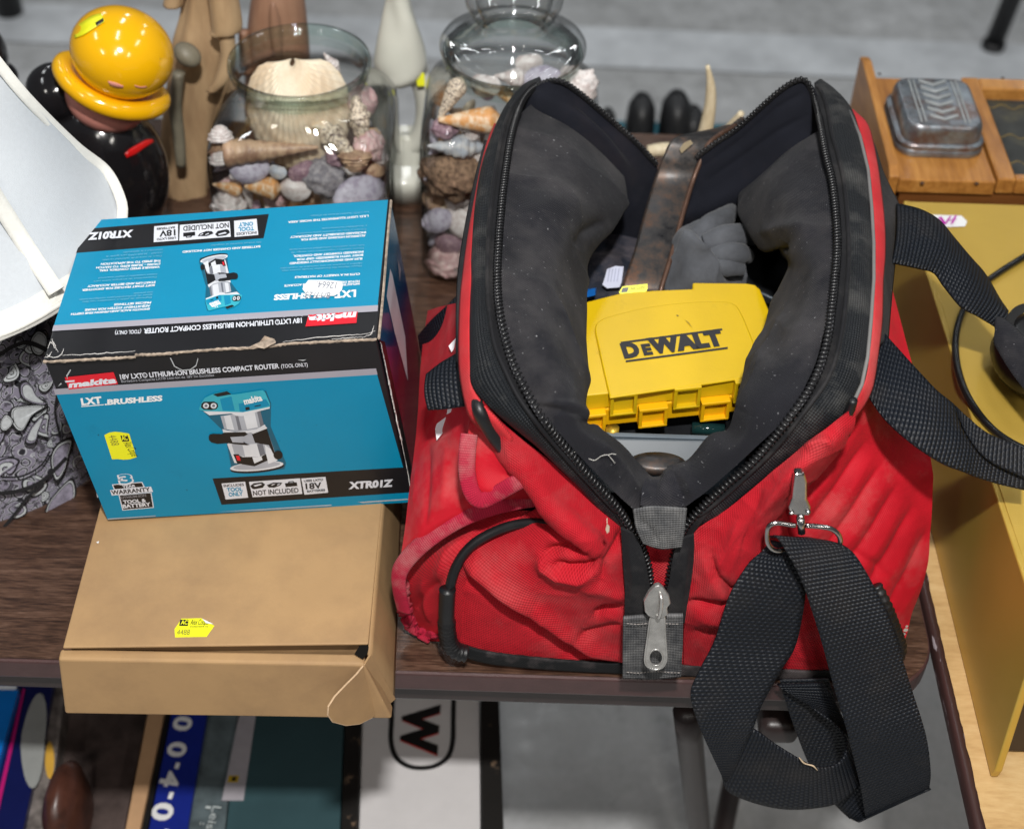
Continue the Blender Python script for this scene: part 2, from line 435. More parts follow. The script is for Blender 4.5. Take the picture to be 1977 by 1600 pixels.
plane('floor_strip', -9, 9, 2.17, 2.34, FLOOR_Z+.004, mat('strip_pale', (.56, .58, .60), .5, var=.2, vscale=8, dirt=(.36, .36, .37)), 'structure').rotation_euler.z = R(-1.2)  # band paler than the concrete, laid just above it
bk = plane('back_wall', -9, 9, 0, 3, 0, mat('wall_paint', (.28, .29, .31), .7), 'structure'); bk.rotation_euler.x = R(90); bk.location = (0, 12, FLOOR_Z)

# ---- walnut folding table
WAL = wood('walnut_laminate', [(.34, (.014, .007, .005)), (.45, (.044, .022, .014)), (.54, (.088, .046, .029)), (.64, (.145, .084, .058))], scale=(14, 150, 60), rough=.34, fine=.5)
EDGE = mat('table_edge_plastic', (.070, .033, .032), .36, var=.15, vscale=60, dirt=(.16, .1, .09), dirt_amt=.35, bump=.1, bscale=500)
DARKSTEEL = mat('brown_steel', (.030, .020, .019), .38, var=.2, vscale=20, dirt=(.08, .06, .055), dirt_amt=.4)
t = thing('folding_table', 'dark walnut folding table carrying the red tool bag and the boxed router', 'table', (-.25, .38, FLOOR_Z))
TX0, TX1, TY0, TY1 = -.95, .348, -.004, .776
def rrect(x0, x1, y0, y1, r, n=8):
    P = []
    for cx, cy, a0 in ((x1-r, y0+r, -90), (x1-r, y1-r, 0), (x0+r, y1-r, 90), (x0+r, y0+r, 180)):
        for k in range(n+1): a = R(a0+90*k/n); P.append((cx+r*math.cos(a), cy+r*math.sin(a)))
    return P
FZ = Frame((0, 0, 0), (1, 0, 0), (0, 1, 0))
mb = MB(); mb.prism(rrect(TX0, TX1, TY0, TY1, .05), FZ, -.0245, -.0008, 0)
mb.build('edge_band', [EDGE], t, bevel=.003, seg=3)
mb = MB(); mb.prism(rrect(TX0+.002, TX1-.002, TY0+.002, TY1-.002, .048), FZ, -.0006, 0.0, 0); mb.build('table_top', [WAL], t)
mb = MB(); mb.box((-.3, .012, -.039), (1.24, .012, .026)); mb.box((-.3, .76, -.039), (1.24, .012, .026)); mb.box((.325, .386, -.039), (.012, .73, .026))
mb.build('apron', [DARKSTEEL], t, bevel=.003)
for pl in ([K(1326, 1372, y=.05), K(1337, 1470, y=.10), K(1354, 1640, y=.18)], [K(1440, 1385, y=.30), K(1412, 1500, y=.26), K(1388, 1640, y=.22)]):
    a, b = pl[0], pl[-1]; d = (b-a)/np.linalg.norm(b-a); e = a+d*((FLOOR_Z+.012-a[2])/d[2])
    mb = MB(); mb.tube(cr([a, e], 12), .0125, 14); mb.build('leg', [DARKSTEEL], t, smooth=True)
mb = MB(); mb.tube([(-.82, .1, -.05), (-.86, .1, FLOOR_Z+.012)], .0125, 12); mb.build('leg', [DARKSTEEL], t, smooth=True)
mb = MB(); mb.tube([(-.82, .7, -.05), (-.86, .7, FLOOR_Z+.012)], .0125, 12); mb.build('leg', [DARKSTEEL], t, smooth=True)
q = K(1500, 1376, y=.035); mb = MB(); mb.box(q, (.034, .05, .028)); mb.build('corner_bracket', [DARKSTEEL], t, bevel=.009, seg=4, smooth=True)

# ---- light wood table at the right
BEECH = wood('beech_laminate', [(.3, (.38, .22, .085)), (.5, (.52, .335, .145)), (.7, (.62, .43, .21))], scale=(14, 55, 45), rough=.4, fine=.35)
def worn_edge():
    N = NT('worn_edge'); oc = N.coord(); n = N.noise(N.mapping(oc, scale=(60, 12, 60)), 3, 6, .7)
    N.con(N.ramp(n, [(.60, (.045, .022, .020)), (.66, (.32, .28, .30))]), N.b.inputs['Base Color']); N.b.inputs['Roughness'].default_value = .35; return N.m
t = thing('side_table', 'pale beech topped table with worn brown edge under the gold case', 'table', (.9, .3, FLOOR_Z))
mb = MB(); mb.box((.8735, .16, -.0085), (1.035, 1.02, .017)); mb.build('table_top', [BEECH], t, bevel=.001)
# scuffed edging with a slightly ragged inner line
ys = np.linspace(-.345, .668, 230); Lr = [(.3505, y, -.0) for y in ys]
V = []; F = []
for i, y in enumerate(ys):
    w = .3574+.0007*noise3(np.array([y*90, .3, 1.1]))+.0004*noise3(np.array([y*300, 2.3, 1.1]))
    V += [(.3500, y, -.013), (.3500, y, -.002), (.3520, y, .0004), (w, y, .0006), (w, y, -.003)]
for i in range(len(ys)-1):
    for k in range(4): a = i*5+k; F.append((a, a+1, a+6, a+5)[::-1])
mk('edge_band', V, F, worn_edge(), t)
for x, y in ((.42, -.25), (1.3, -.25), (.42, .6), (1.3, .6)):
    mb = MB(); mb.tube([(x, y, -.02), (x, y, FLOOR_Z+.001)], .014, 12); mb.build('leg', [DARKSTEEL], t, smooth=True)

# ---- things far behind on the floor
BLK = mat('black_plastic', (.012, .012, .013), .45, var=.2)
t = thing('floor_stand', 'blurred black stand leg touching the grey floor, top right corner', 'stand', K(1920, 98, z=FLOOR_Z))
a = K(1915, 96, z=FLOOR_Z); mb = MB(); mb.tube([a+np.array([0, 0, .012]), a+np.array([.09, .05, .62])], .021, 12); mb.build('leg', [BLK], t, smooth=True)
mb = MB(); mb.tube([a+np.array([0, 0, .0]), a+np.array([0.001, 0, .02])], .026, 12); mb.build('rubber_foot', [BLK], t, smooth=True)
mb = MB(); mb.tube([a+np.array([.09, .05, .6]), a+np.array([.6, .1, .62])], .02, 10); mb.build('crossbar', [BLK], t, smooth=True)
tl = K(20, 28, z=FLOOR_Z); t = thing('floor_stand', 'blurred black stand leg on the grey floor, top left corner', 'stand', tl)
mb = MB(); mb.tube([tl, tl+np.array([-.02, .05, .5])], .03, 12); mb.build('leg', [BLK], t, smooth=True)
TEAL = mat('teal_plastic', (.005, .11, .15), .4)
t = thing('storage_crate', 'teal crate on the floor behind the table, holding black boots', 'crate', K(1290, 236, y=1.35))
c0, c1 = K(1165, 228, z=-.42), K(1425, 232, z=-.42)
mb = MB(); mb.box(((c0[0]+c1[0])/2, c0[1]-.17, -.5825), (c1[0]-c0[0], .34, .325)); ob = mb.build('crate_body', [TEAL], t, bevel=.01)
for nm, u, v, w, h, lb in (('boot', 1236, 232, .024, .05, 'narrow black boot toe standing in the teal crate'), ('boot', 1303, 230, .026, .052, 'wider black boot toe standing in the teal crate, nearer the antler'), ('boot', 1172, 236, .014, .03, 'small black boot toe in the teal crate beside the lidded jar'), ('boot', 1335, 240, .022, .035, 'low black boot toe in the teal crate just left of the antler')):
    p = K(u, v+8, y=1.30); mb = MB(); mb.lathe([(0, h), (w*.55, h*.93), (w*.9, h*.6), (w, 0), (w*.95, -h), (w*.8, -.12), (0, -.12)], p, 20, sy=1.6)
    tag(mb.build(nm, [BLK], None, smooth=True), lb, 'boot', 'black boots in the teal crate')

# ================================================================== boxes under the table
def slab(name, lab, cat, px, z, m, h, group=None, extra=None):
    """upright box whose top face is traced by 4 points (tl,tr,br,bl) at height z"""
    c = [K(u, v, z=z) for u, v in px]; t = thing(name, lab, cat, (c[0]+c[2])/2-np.array([0, 0, h]), group)
    bl, br, tr, tl = c[3], c[2], c[1], c[0]; dn = np.array([0, 0, -h])
    mb = MB(); mb.hexa([p+dn for p in (bl, br, tr, tl)], [bl, br, tr, tl]); mb.build('carton', [m], t, bevel=.001)
    return t, Frame((c[0]+c[2])/2+np.array([0, 0, .0003]), (1, 0, 0), (0, 1, 0))
U = -.35; HB = -FLOOR_Z+U
WHT = mat('white_print', (.78, .78, .78), .4, var=.03); BLKP = mat('black_print', (.012, .012, .012), .3, var=.2)
cab = mat('tan_card', (.50, .30, .16), .6); navy = mat('navy_card', (.008, .02, .22), .35); grn = mat('green_grey_card', (.035, .075, .085), .35, var=.15, vscale=10)
slab('game_box', 'plain orange tan strip of carton beside the blue numbered box under the table', 'box', [(300, 1300), (333, 1300), (262, 1640), (234, 1640)], U, cab, HB, 'boxes stored under the table')
slab('game_box', 'black carton between the orange strip and the blue numbered box', 'box', [(335, 1300), (344, 1300), (277, 1640), (265, 1640)], U-.004, BLKP, HB-.004, 'boxes stored under the table')
t, fr = slab('game_box', 'blue box with white zeros and a four down its side', 'box', [(346, 1300), (413, 1300), (355, 1640), (279, 1640)], U, navy, HB, 'boxes stored under the table')
s = Sheet(fr, .0003)
for ch, u, v, sz, w in (('0', 342, 1380, .026, .018), ('0', 331, 1430, .026, .018), ('-', 334, 1471, .026, .007), ('4', 318, 1487, .026, .018), ('-', 322, 1528, .026, .008), ('0', 303, 1548, .028, .020), ('-', 312, 1600, .028, .010)):
    x, y = fr.at(u, v); s.text(ch, x, y, sz, WHT, bold=.035, rot=R(-98), width=w)
s.build('printed_numbers', t)
slab('game_box', 'grey green carton with pale silver spine beside the blue numbered box', 'box', [(415, 1300), (468, 1300), (430, 1640), (357, 1640)], U-.006, mat('pale_green_card', (.10, .13, .14), .4, var=.4, vscale=40), HB-.006, 'boxes stored under the table')
t, fr = slab('game_box', 'wide dark green box with a pale label strip on its left', 'box', [(470, 1300), (668, 1300), (655, 1640), (432, 1640)], U, grn, HB, 'boxes stored under the table')
s = Sheet(fr, .0003); s.poly([(462, 1380), (494, 1380), (470, 1545), (428, 1545)], mat('silver_label', (.36, .34, .37), .4), px=True)
s.poly([(442, 1497), (462, 1497), (459, 1510), (439, 1510)], mat('yellow_label', (.45, .3, .02), .4), px=True); s.poly([(449, 1500), (456, 1500), (455, 1507), (447, 1507)], BLKP, px=True)
s.text('Leisure', *fr.at(412, 1556), .012, mat('white_print2', (.5, .55, .55), .4), rot=R(-97), width=.05)
s.text('1 : 1', *fr.at(398, 1556), .008, mat('white_print2', (.5, .55, .55), .4), rot=R(-97), width=.04)
s.build('printed_label', t)
slab('game_box', 'black spine with a worn edge left of the white box with the big W', 'box', [(670, 1300), (700, 1300), (690, 1640), (657, 1640)], U+.004, mat('scuffed_black', (.014, .013, .012), .35, dirt=(.3, .2, .13), dirt_lo=.62, dirt_hi=.66, dirt_scale=40), HB+.004, 'boxes stored under the table')
t, fr = slab('game_box', 'white box with a big black W inside a rounded outline', 'box', [(702, 1300), (925, 1300), (928, 1640), (692, 1640)], U, mat('offwhite_card', (.62, .60, .60), .35, var=.04), HB, 'boxes stored under the table')
s = Sheet(fr, .0003)
def outline(s, pts, w, m, closed=False):
    P = np.array(cr(np.array(pts, float), 70, closed)); T = np.gradient(P, axis=0); T /= np.linalg.norm(T, axis=1, keepdims=True)+1e-12; Nn = np.stack([-T[:, 1], T[:, 0]], 1)
    s.h += s.dh
    a = [s.fr.p(*p, s.h) for p in P+Nn*w/2]; b = [s.fr.p(*p, s.h) for p in P-Nn*w/2]; n = len(P)
    s.mb.put(a+b, [((i+1) % n, i, n+i, n+(i+1) % n)[::-1] for i in range(n if closed else n-1)], s.mi(m))
outline(s, fr.pts([(758, 1340), (756, 1390), (755, 1430), (764, 1460), (785, 1477), (813, 1482), (842, 1477), (865, 1460), (874, 1430), (875, 1390), (876, 1340)]), .0052, BLKP)
redp = mat('red_print', (.6, .03, .02), .4)
s.text('W', *fr.at(784, 1360), .0500, redp, bold=.05, rot=R(-90), width=.0622); s.text('W', *fr.at(784, 1358), .050, BLKP, bold=.055, rot=R(-90), width=.062)
s.build('printed_emblem', t)
slab('game_box', 'scuffed black spine right of the white box with the big W', 'box', [(927, 1300), (962, 1300), (974, 1640), (931, 1640)], U+.004, MATS['scuffed_black'], HB+.004, 'boxes stored under the table')
# left end
BL = mat('bright_blue_card', (.004, .17, .60), .35)
slab('picture_box', 'bright blue box lid at the far left under the table', 'box', [(-60, 1330), (36, 1330), (-50, 1640), (-200, 1640)], U+.02, BL, HB+.02, 'picture boxes at the left under the table')
t, fr = slab('picture_box', 'navy box with a magenta stripe and a pale grey oval', 'box', [(38, 1300), (108, 1300), (36, 1640), (-52, 1640)], U+.01, mat('deep_navy_card', (.006, .010, .075), .3), HB+.01, 'picture boxes at the left under the table')
s = Sheet(fr, .0003); s.poly([(30, 1330), (38, 1330), (-40, 1640), (-56, 1640)], mat('silver_foil', (.5, .52, .6), .3, .5), px=True); s.poly([(44, 1330), (49, 1330), (-18, 1640), (-28, 1640)], mat('magenta_print', (.5, .01, .16), .4), px=True)
s.poly([(63+23*math.cos(a)+(12 if math.sin(a) < 0 else 0)*-math.sin(a)*1.2, 1430+92*math.sin(a)) for a in np.linspace(0, 2*math.pi, 28)[:-1]], mat('grey_oval', (.30, .31, .30), .4), px=True)
s.build('printed_panel', t)
t, fr = slab('picture_box', 'grey photo printed box with a yellow oval picture', 'box', [(112, 1300), (130, 1300), (86, 1640), (32, 1640)], U, mat('photo_card', (.16, .14, .13), .4, var=.7, vscale=70), HB, 'picture boxes at the left under the table')
s = Sheet(fr, .0003); s.poly([(96+9*math.cos(a), 1467+36*math.sin(a)) for a in np.linspace(0, 2*math.pi, 20)[:-1]], mat('yolk_print', (.7, .40, .06), .4), px=True); s.build('printed_picture', t)
slab('picture_box', 'dim brown box with a cream and dark blotched print, left of the orange strip', 'box', [(132, 1300), (298, 1300), (232, 1640), (88, 1640)], U-.03, mat('blotched_card', (.075, .055, .05), .4, var=.9, vscale=14, dirt=(.35, .27, .19), dirt_lo=.58, dirt_hi=.66, dirt_scale=9), HB-.03, 'picture boxes at the left under the table')
p = K(128, 1560, z=U+.0); mb = MB(); mb.lathe([(0, .045), (.010, .042), (.018, .02), (.020, -.02), (.019, -.1), (0, -.11)], p, 24, sy=2.4)
tag(mb.build('leather_ball', [mat('brown_leather', (.07, .025, .016), .35, var=.5, vscale=40)], None, smooth=True), 'worn brown leather ball end sitting on the grey picture box', 'ball')

# ================================================================== gold case, headphones, wooden box, tin
GOLD = mat('gold_enamel', (.54, .355, .062), .36, metal=.3, var=.05, vscale=12, bump=.22, bscale=900)
t = thing('gold_case', 'brassy gold metal equipment case on the pale side table', 'case', (.55, .2, 0))
gx = .370
prof = [(.470, .0), (.470, .133), (.085, .1475), (-.058, .156), (-.066, .148), (-.086, .012), (-.084, .001)]
FX = Frame((gx, 0, 0), (0, 1, 0), (0, 0, 1))
mb = MB(); mb.prism(prof, FX, 0, .006); mb.build('side_panel', [GOLD], t, bevel=.0015, seg=3)
mb = MB(); b = [(gx+.006, -.045, .149), (.95, -.045, .149), (.95, .468, .129), (gx+.006, .468, .129)]; b2 = [(x, y, z+.0045) for x, y, z in b]
b2 = [(gx+.004, -.056, .1552), (.95, -.056, .1552), (.95, .4695, .1325), (gx+.004, .4695, .1325)]
mb.hexa(b, b2); mb.build('top_panel', [GOLD], t, bevel=.001)
mb = MB(); mb.hexa([(gx+.006, -.062, .004), (.95, -.062, .004), (.95, -.045, .004), (gx+.006, -.045, .004)], [(gx+.006, -.05, .150), (.95, -.05, .150), (.95, -.035, .150), (gx+.006, -.035, .150)]); mb.build('front_panel', [mat('dark_brown_panel', (.025, .014, .010), .3)], t)
mb = MB(); mb.box((.66, .466, .066), (.57, .006, .13)); mb.build('back_panel', [GOLD], t)
mb = MB(); mb.box((.66, .2, .003), (.57, .52, .004)); mb.build('base', [GOLD], t)
ft = Frame((gx+.1, .2, .1447), (1, 0, 0), (0, 1, -.0432))
s = Sheet(ft, .0004); s.poly([(1790, 415), (1856, 417), (1867, 428), (1863, 438), (1800, 440), (1786, 430)], WHT, px=True)
mg = mat('magenta_ink', (.42, .0, .32), .5)
for (a, b, c, d) in ((1800, 432, 1812, 422), (1812, 422, 1822, 436), (1822, 436, 1832, 421), (1826, 430, 1842, 428), (1834, 437, 1842, 421)):
    s.poly([(a, b), (a+5, b-2), (c+5, d-2), (c, d)], mg, px=True)
s.build('price_sticker', t)
def goldz(v): return .1328+.0227*(1-min(1, max(0, (v-391)/700)))*0+.020*min(1, (v-391)/700)
t = thing('headphones', 'black headphones with thin cable lying on the gold case', 'headphones', K(1975, 700, z=.15))
ctr = K(1996, 690, z=.165); mb = MB(); mb.lathe([(0, .022), (.018, .022), (.026, .018), (.032, .006), (.034, -.004), (.030, -.012), (0, -.012)], ctr, 36, sy=1.35); mb.build('ear_cup', [mat('satin_black', (.012, .012, .013), .35, bump=.1)], t, smooth=True)
mb = MB(); mb.lathe([(.022, .024), (.028, .027), (.030, .020)], ctr, 36, sy=1.35); mb.build('ear_cushion', [mat('black_foam', (.010, .010, .010), .9, bump=.6, bscale=900)], t, smooth=True)
mb = MB(); mb.tube(cr([K(u, v, z=goldz(v)+.005) for u, v in ((1990, 488), (1935, 522), (1890, 556), (1862, 595), (1847, 640), (1846, 690), (1858, 742), (1885, 792), (1925, 836), (1980, 868), (2050, 890))], 70), .0030, 12); mb.build('cable', [mat('cable_rubber', (.008, .008, .008), .25)], t, smooth=True)

OAK = wood('golden_oak', [(.3, (.22, .080, .015)), (.5, (.40, .17, .035)), (.7, (.56, .27, .07))], scale=(40, 5, 40), rough=.42, fine=.4, coat=.2)
OAKD = wood('dark_oak', [(.3, (.10, .035, .010)), (.6, (.20, .075, .02))], scale=(5, 40, 40), rough=.4)
t = thing('wooden_box', 'golden oak box with a framed slate panel behind the gold case', 'box', (.55, .6, 0))
wz = .130; fl = K(1737, 346, z=wz); x0 = fl[0]; y0 = fl[1]; y1 = K(1700, 150, z=wz)[1]
xs = K(1924, 346, z=wz)[0]
mb = MB(); mb.box(((x0+xs)/2-.0006, (y0+y1)/2, wz-.008), (xs-x0-.0012, y1-y0, .016)); mb.build('lid_panel', [OAK], t, bevel=.0015)
mb = MB(); mb.box(((x0+.85)/2, (y0+y1)/2, .057), (.85-x0-.01, y1-y0-.01, .112)); mb.build('box_body', [OAKD], t)
pk = K(1650, 122, z=.165); FXL = Frame((x0-.001, 0, 0), (0, 1, 0), (0, 0, 1))
mb = MB(); mb.prism([(y0-.002, .0), (y1+.02, .0), (y1+.02, .143), (y1+.005, .147), (y0+.01, wz+.010), (y0-.002, wz+.004)], FXL, -.010, 0.0); mb.build('side_board', [OAK], t, bevel=.0015)
op = [K(u, v, z=wz) for u, v in ((1888, 176), (1964, 341))]; ox, oy0, oy1 = op[0][0], op[1][1], op[0][1]
ox = (op[0][0]+op[1][0])/2
mb = MB(); mb.box(((xs+ox)/2, (y0+y1)/2, wz-.005), (ox-xs, y1-y0, .018)); mb.build('frame_rail', [OAK], t, bevel=.002)
mb = MB(); mb.box(((ox+.85)/2, (y0+oy0)/2, wz-.0052), (.85-ox, oy0-y0, .0176)); mb.build('frame_rail', [OAK], t, bevel=.002)
mb = MB(); mb.box(((ox+.85)/2, (oy1+y1)/2, wz-.0052), (.85-ox, y1-oy1, .0176)); mb.build('frame_rail', [OAK], t, bevel=.002)
mb = MB(); mb.box(((ox+.85)/2, (oy0+oy1)/2, wz-.012), (.85-ox+.001, oy1-oy0+.001, .004)); mb.build('slate_panel', [mat('slate', (.028, .030, .028), .6, var=.4, vscale=40, dirt=(.11, .10, .05), dirt_scale=30)], t)
fr = Frame((ox, (oy0+oy1)/2, wz-.0098), (1, 0, 0), (0, 1, 0)); s = Sheet(fr, .0002); chalk = mat('faint_yellow_print', (.22, .15, .04), .6)
for v0 in (205, 262, 314):
    u0 = 1905+(v0-205)*.28
    pts = [(u0+k*7, v0+4*math.sin(k*1.1)+k*.5) for k in range(16)]
    P = fr.pts(pts)
    for a, b in zip(P[:-1], P[1:]): s.poly([a, b, (b[0], b[1]+.0016), (a[0], a[1]+.0016)], chalk, h=.0002)
s.build('faint_lettering', t)
mb = MB()
for u, v in ((1698, 143), (1781, 355), (1886, 356), (1936, 151)):
    q = K(u, v if v < 300 else v-2, z=wz+.0002)
    mb.lathe([(0, .0006), (.0016, .0005), (.0022, 0)], q, 8)
mb.build('nail_heads', [mat('rust_nail', (.03, .015, .01), .7)], t)

# ---- tin with pressed chevrons
def rsq(w, d, r, n=6): return rrect(-w/2, w/2, -d/2, d/2, r, n)
TIN = mat('aged_tin', (.27, .30, .33), .36, metal=.75, var=.3, vscale=60, dirt=(.17, .085, .055), dirt_lo=.47, dirt_hi=.62, dirt_scale=26, dirt_amt=.8, rvar=.12)
tc = (K(1722, 285, z=wz)+K(1885, 290, z=wz)+K(1840, 160, z=wz)+K(1700, 170, z=wz))/4
fz0 = K(1800, 306, z=wz)[1]; fz1 = K(1775, 150, z=wz+.03)[1]; wtin = (K(1888, 280, z=wz)[0]-K(1722, 285, z=wz)[0])*1.0
tcx = (K(1888, 270, z=wz)[0]+K(1722, 275, z=wz)[0])/2; tcy = (fz0+fz1)/2; dt = fz1-fz0
t = thing('trinket_tin', 'tarnished metal tin with pressed chevrons on the oak box', 'tin', (tcx, tcy, wz))
def loftr(mb, secs, c, close=True, mi=0):
    V = []; n = None
    for w, d, r, z in secs:
        P = rsq(w, d, r, 6); n = len(P); V += [(c[0]+x, c[1]+y, c[2]+z) for x, y in P]
    F = [(i*n+k, i*n+(k+1) % n, (i+1)*n+(k+1) % n, (i+1)*n+k) for i in range(len(secs)-1) for k in range(n)]
    F.append(tuple((len(secs)-1)*n+k for k in range(n))); mb.put(V, F, mi)
w, d = wtin, dt
mb = MB(); loftr(mb, [(w*.96, d*.98, .018, 0), (w, d*1.0, .02, .002), (w, d, .02, .0055), (w*.965, d*.975, .019, .0075), (w*.985, d*.99, .019, .0085), (w*.985, d*.99, .019, .0125), (w*.93, d*.95, .018, .0145)], (tcx, tcy, wz)); mb.build('tin_base', [TIN], t, smooth=True).modifiers.new('e', 'EDGE_SPLIT').split_angle = R(50)
mb = MB(); loftr(mb, [(w*.90, d*.93, .017, .0142), (w*.89, d*.92, .017, .027), (w*.86, d*.89, .016, .0315), (w*.81, d*.85, .014, .034)], (tcx, tcy, wz)); ld = mb.build('tin_lid', [TIN], t, smooth=True); mods(ld, bevel=.001, angle=30)
mb = MB(); fr = Frame((tcx, tcy, wz+.034), (1, 0, 0), (0, 1, 0)); cw = w*.16
for k in range(6):
    yy = -d*.33+k*d*.125; hw = .0023
    for sgn in (-1, 1):
        P = [(0, yy-hw), (sgn*cw, yy+cw*.55-hw), (sgn*cw, yy+cw*.55+hw), (0, yy+hw)]; mb.prism(P, fr, -.0002, .0016)
for xx in (-w*.22, -w*.27, w*.22, w*.27): mb.prism([(xx-.001, -d*.38), (xx+.001, -d*.38), (xx+.001, d*.38), (xx-.001, d*.38)], fr, -.0002, .0012)
mb.build('embossed_chevrons', [mat('worn_tin_highlight', (.48, .50, .50), .35, metal=.6, var=.2, vscale=80)], t, bevel=.0006)
# ================================================================== glass jars of shells
GLASS = glass_mat('jar_glass'); GLASSE = glass_mat('jar_glass_green', (.88, .95, .92))
def jar(cx, cy, lab, lid=False, w=.0885):
    t = thing('glass_jar', lab, 'jar', (cx, cy, 0), 'square glass jars of seashells')
    secs = [(w*.86, 7, .003), (w*.97, 7, .008), (w, 7, .02), (w, 7, .08), (w, 7, .145), (w*.985, 6, .160), (w*.94, 4.6, .172), (w*.86, 3.2, .182), (w*.77, 2.4, .191), (w*.725, 2.0, .199), (w*.715, 2.0, .207), (w*.725, 2.0, .216), (w*.74, 2, .222)]
    n = 72
    def loft(secs, name, m, cap=False):
        V = []
        for r, e, z in secs:
            for k in range(n):
                a = 2*math.pi*k/n; c, s_ = math.cos(a), math.sin(a); q = (abs(c)**e+abs(s_)**e)**(-1/e); V.append((cx+r*q*c, cy+r*q*s_, z))
        F = [(i*n+k, i*n+(k+1) % n, (i+1)*n+(k+1) % n, (i+1)*n+k) for i in range(len(secs)-1) for k in range(n)]
        if cap: F.append(tuple(range(n))[::-1])
        return mk(name, V, F, m, t)
    loft(secs, 'jar_body', GLASS)
    loft([(r-.0035, e, z) for r, e, z in secs[1:-1]], 'jar_inner_wall', GLASS)
    loft([(w*.5, 2, .006), (w*.8, 5, .005), (w*.9, 7, .010), (w*.955, 7, .022)], 'jar_base', GLASSE, True)
    mb = MB(); mb.lathe([(w*.71, .205), (w*.70, .214), (w*.735, .226), (w*.765, .226), (w*.775, .221), (w*.76, .216), (w*.735, .214)], (cx, cy, 0), 64); mb.build('rim', [GLASSE], t, smooth=True)
    if lid:
        mb = MB(); r = w*.80
        mb.lathe([(r*.80, .214), (r*.98, .2265), (r, .2285), (r*1.0, .2325), (r*.97, .236), (r*.86, .2385), (r*.70, .243), (r*.58, .250), (r*.52, .257), (r*.53, .263), (r*.60, .269), (r*.655, .277), (r*.66, .284), (r*.60, .292), (r*.45, .297), (r*.40, .301), (r*.43, .306), (r*.50, .312), (r*.52, .320), (r*.47, .330), (r*.32, .338), (0, .341)], (cx, cy, 0), 64)
        mb.build('lid', [GLASS], t, smooth=True)
        mb = MB(); mb.lathe([(r*.78, .216), (r*.9, .2305), (r*.7, .2345), (r*.45, .240), (r*.40, .255), (r*.5, .272), (r*.52, .281), (r*.35, .29), (0, .292)], (cx, cy, 0), 48)
        mb.build('lid_inner_wall', [GLASS], t, smooth=True)
        s = Sheet(Frame((cx, cy-r*.38, .338), (1, 0, 0), (0, .9, .3)), .0003); s.poly([(-.014, -.004), (.014, -.004), (.014, .01), (-.014, .01)], STK); s.build('price_sticker', t)
    return t
STK = mat('sticker_yellow', (.80, .80, .015), .45, var=.03)
J1 = K(578, 118, z=.224); J2 = K(990, 100, z=.224)
jar(J1[0], J1[1], 'open square glass jar packed with seashells behind the boxed router')
jar(J2[0], J2[1], 'lidded square glass jar of seashells behind the left side of the bag', True)

def shellmat(n, a, b, scale=30, rough=.45):
    return mat(n, a, rough, var=.12, vscale=60, dirt=b, dirt_lo=.45, dirt_hi=.60, dirt_scale=scale*.09, dirt_amt=.9, bump=.5, bscale=14)
SM = dict(cream=shellmat('shell_cream', (.78, .68, .52), (.70, .55, .38), 20), white=shellmat('shell_white', (.72, .68, .66), (.50, .42, .40), 40), orange=shellmat('shell_orange', (.62, .30, .10), (.75, .62, .45), 40),
  tan=shellmat('shell_tan', (.50, .34, .22), (.25, .14, .09), 30), lav=shellmat('shell_lavender', (.50, .48, .56), (.30, .26, .34), 30), purple=shellmat('shell_purple', (.22, .13, .17), (.40, .28, .30), 50),
  grey=shellmat('shell_grey', (.18, .17, .19), (.34, .32, .33), 50, .7), pink=shellmat('shell_pink', (.58, .36, .36), (.70, .56, .52), 40), spot=shellmat('shell_spotted', (.72, .62, .48), (.06, .03, .03), 110), coral=shellmat('coral_brown', (.30, .19, .12), (.08, .045, .03), 90, .9),
  blue=shellmat('shell_bluegrey', (.42, .45, .50), (.6, .58, .56), 30))
def rotm(ax, ay, az): return np.array(Matrix.Rotation(R(az), 3, 'Z') @ Matrix.Rotation(R(ay), 3, 'Y') @ Matrix.Rotation(R(ax), 3, 'X'))
SHM = {}
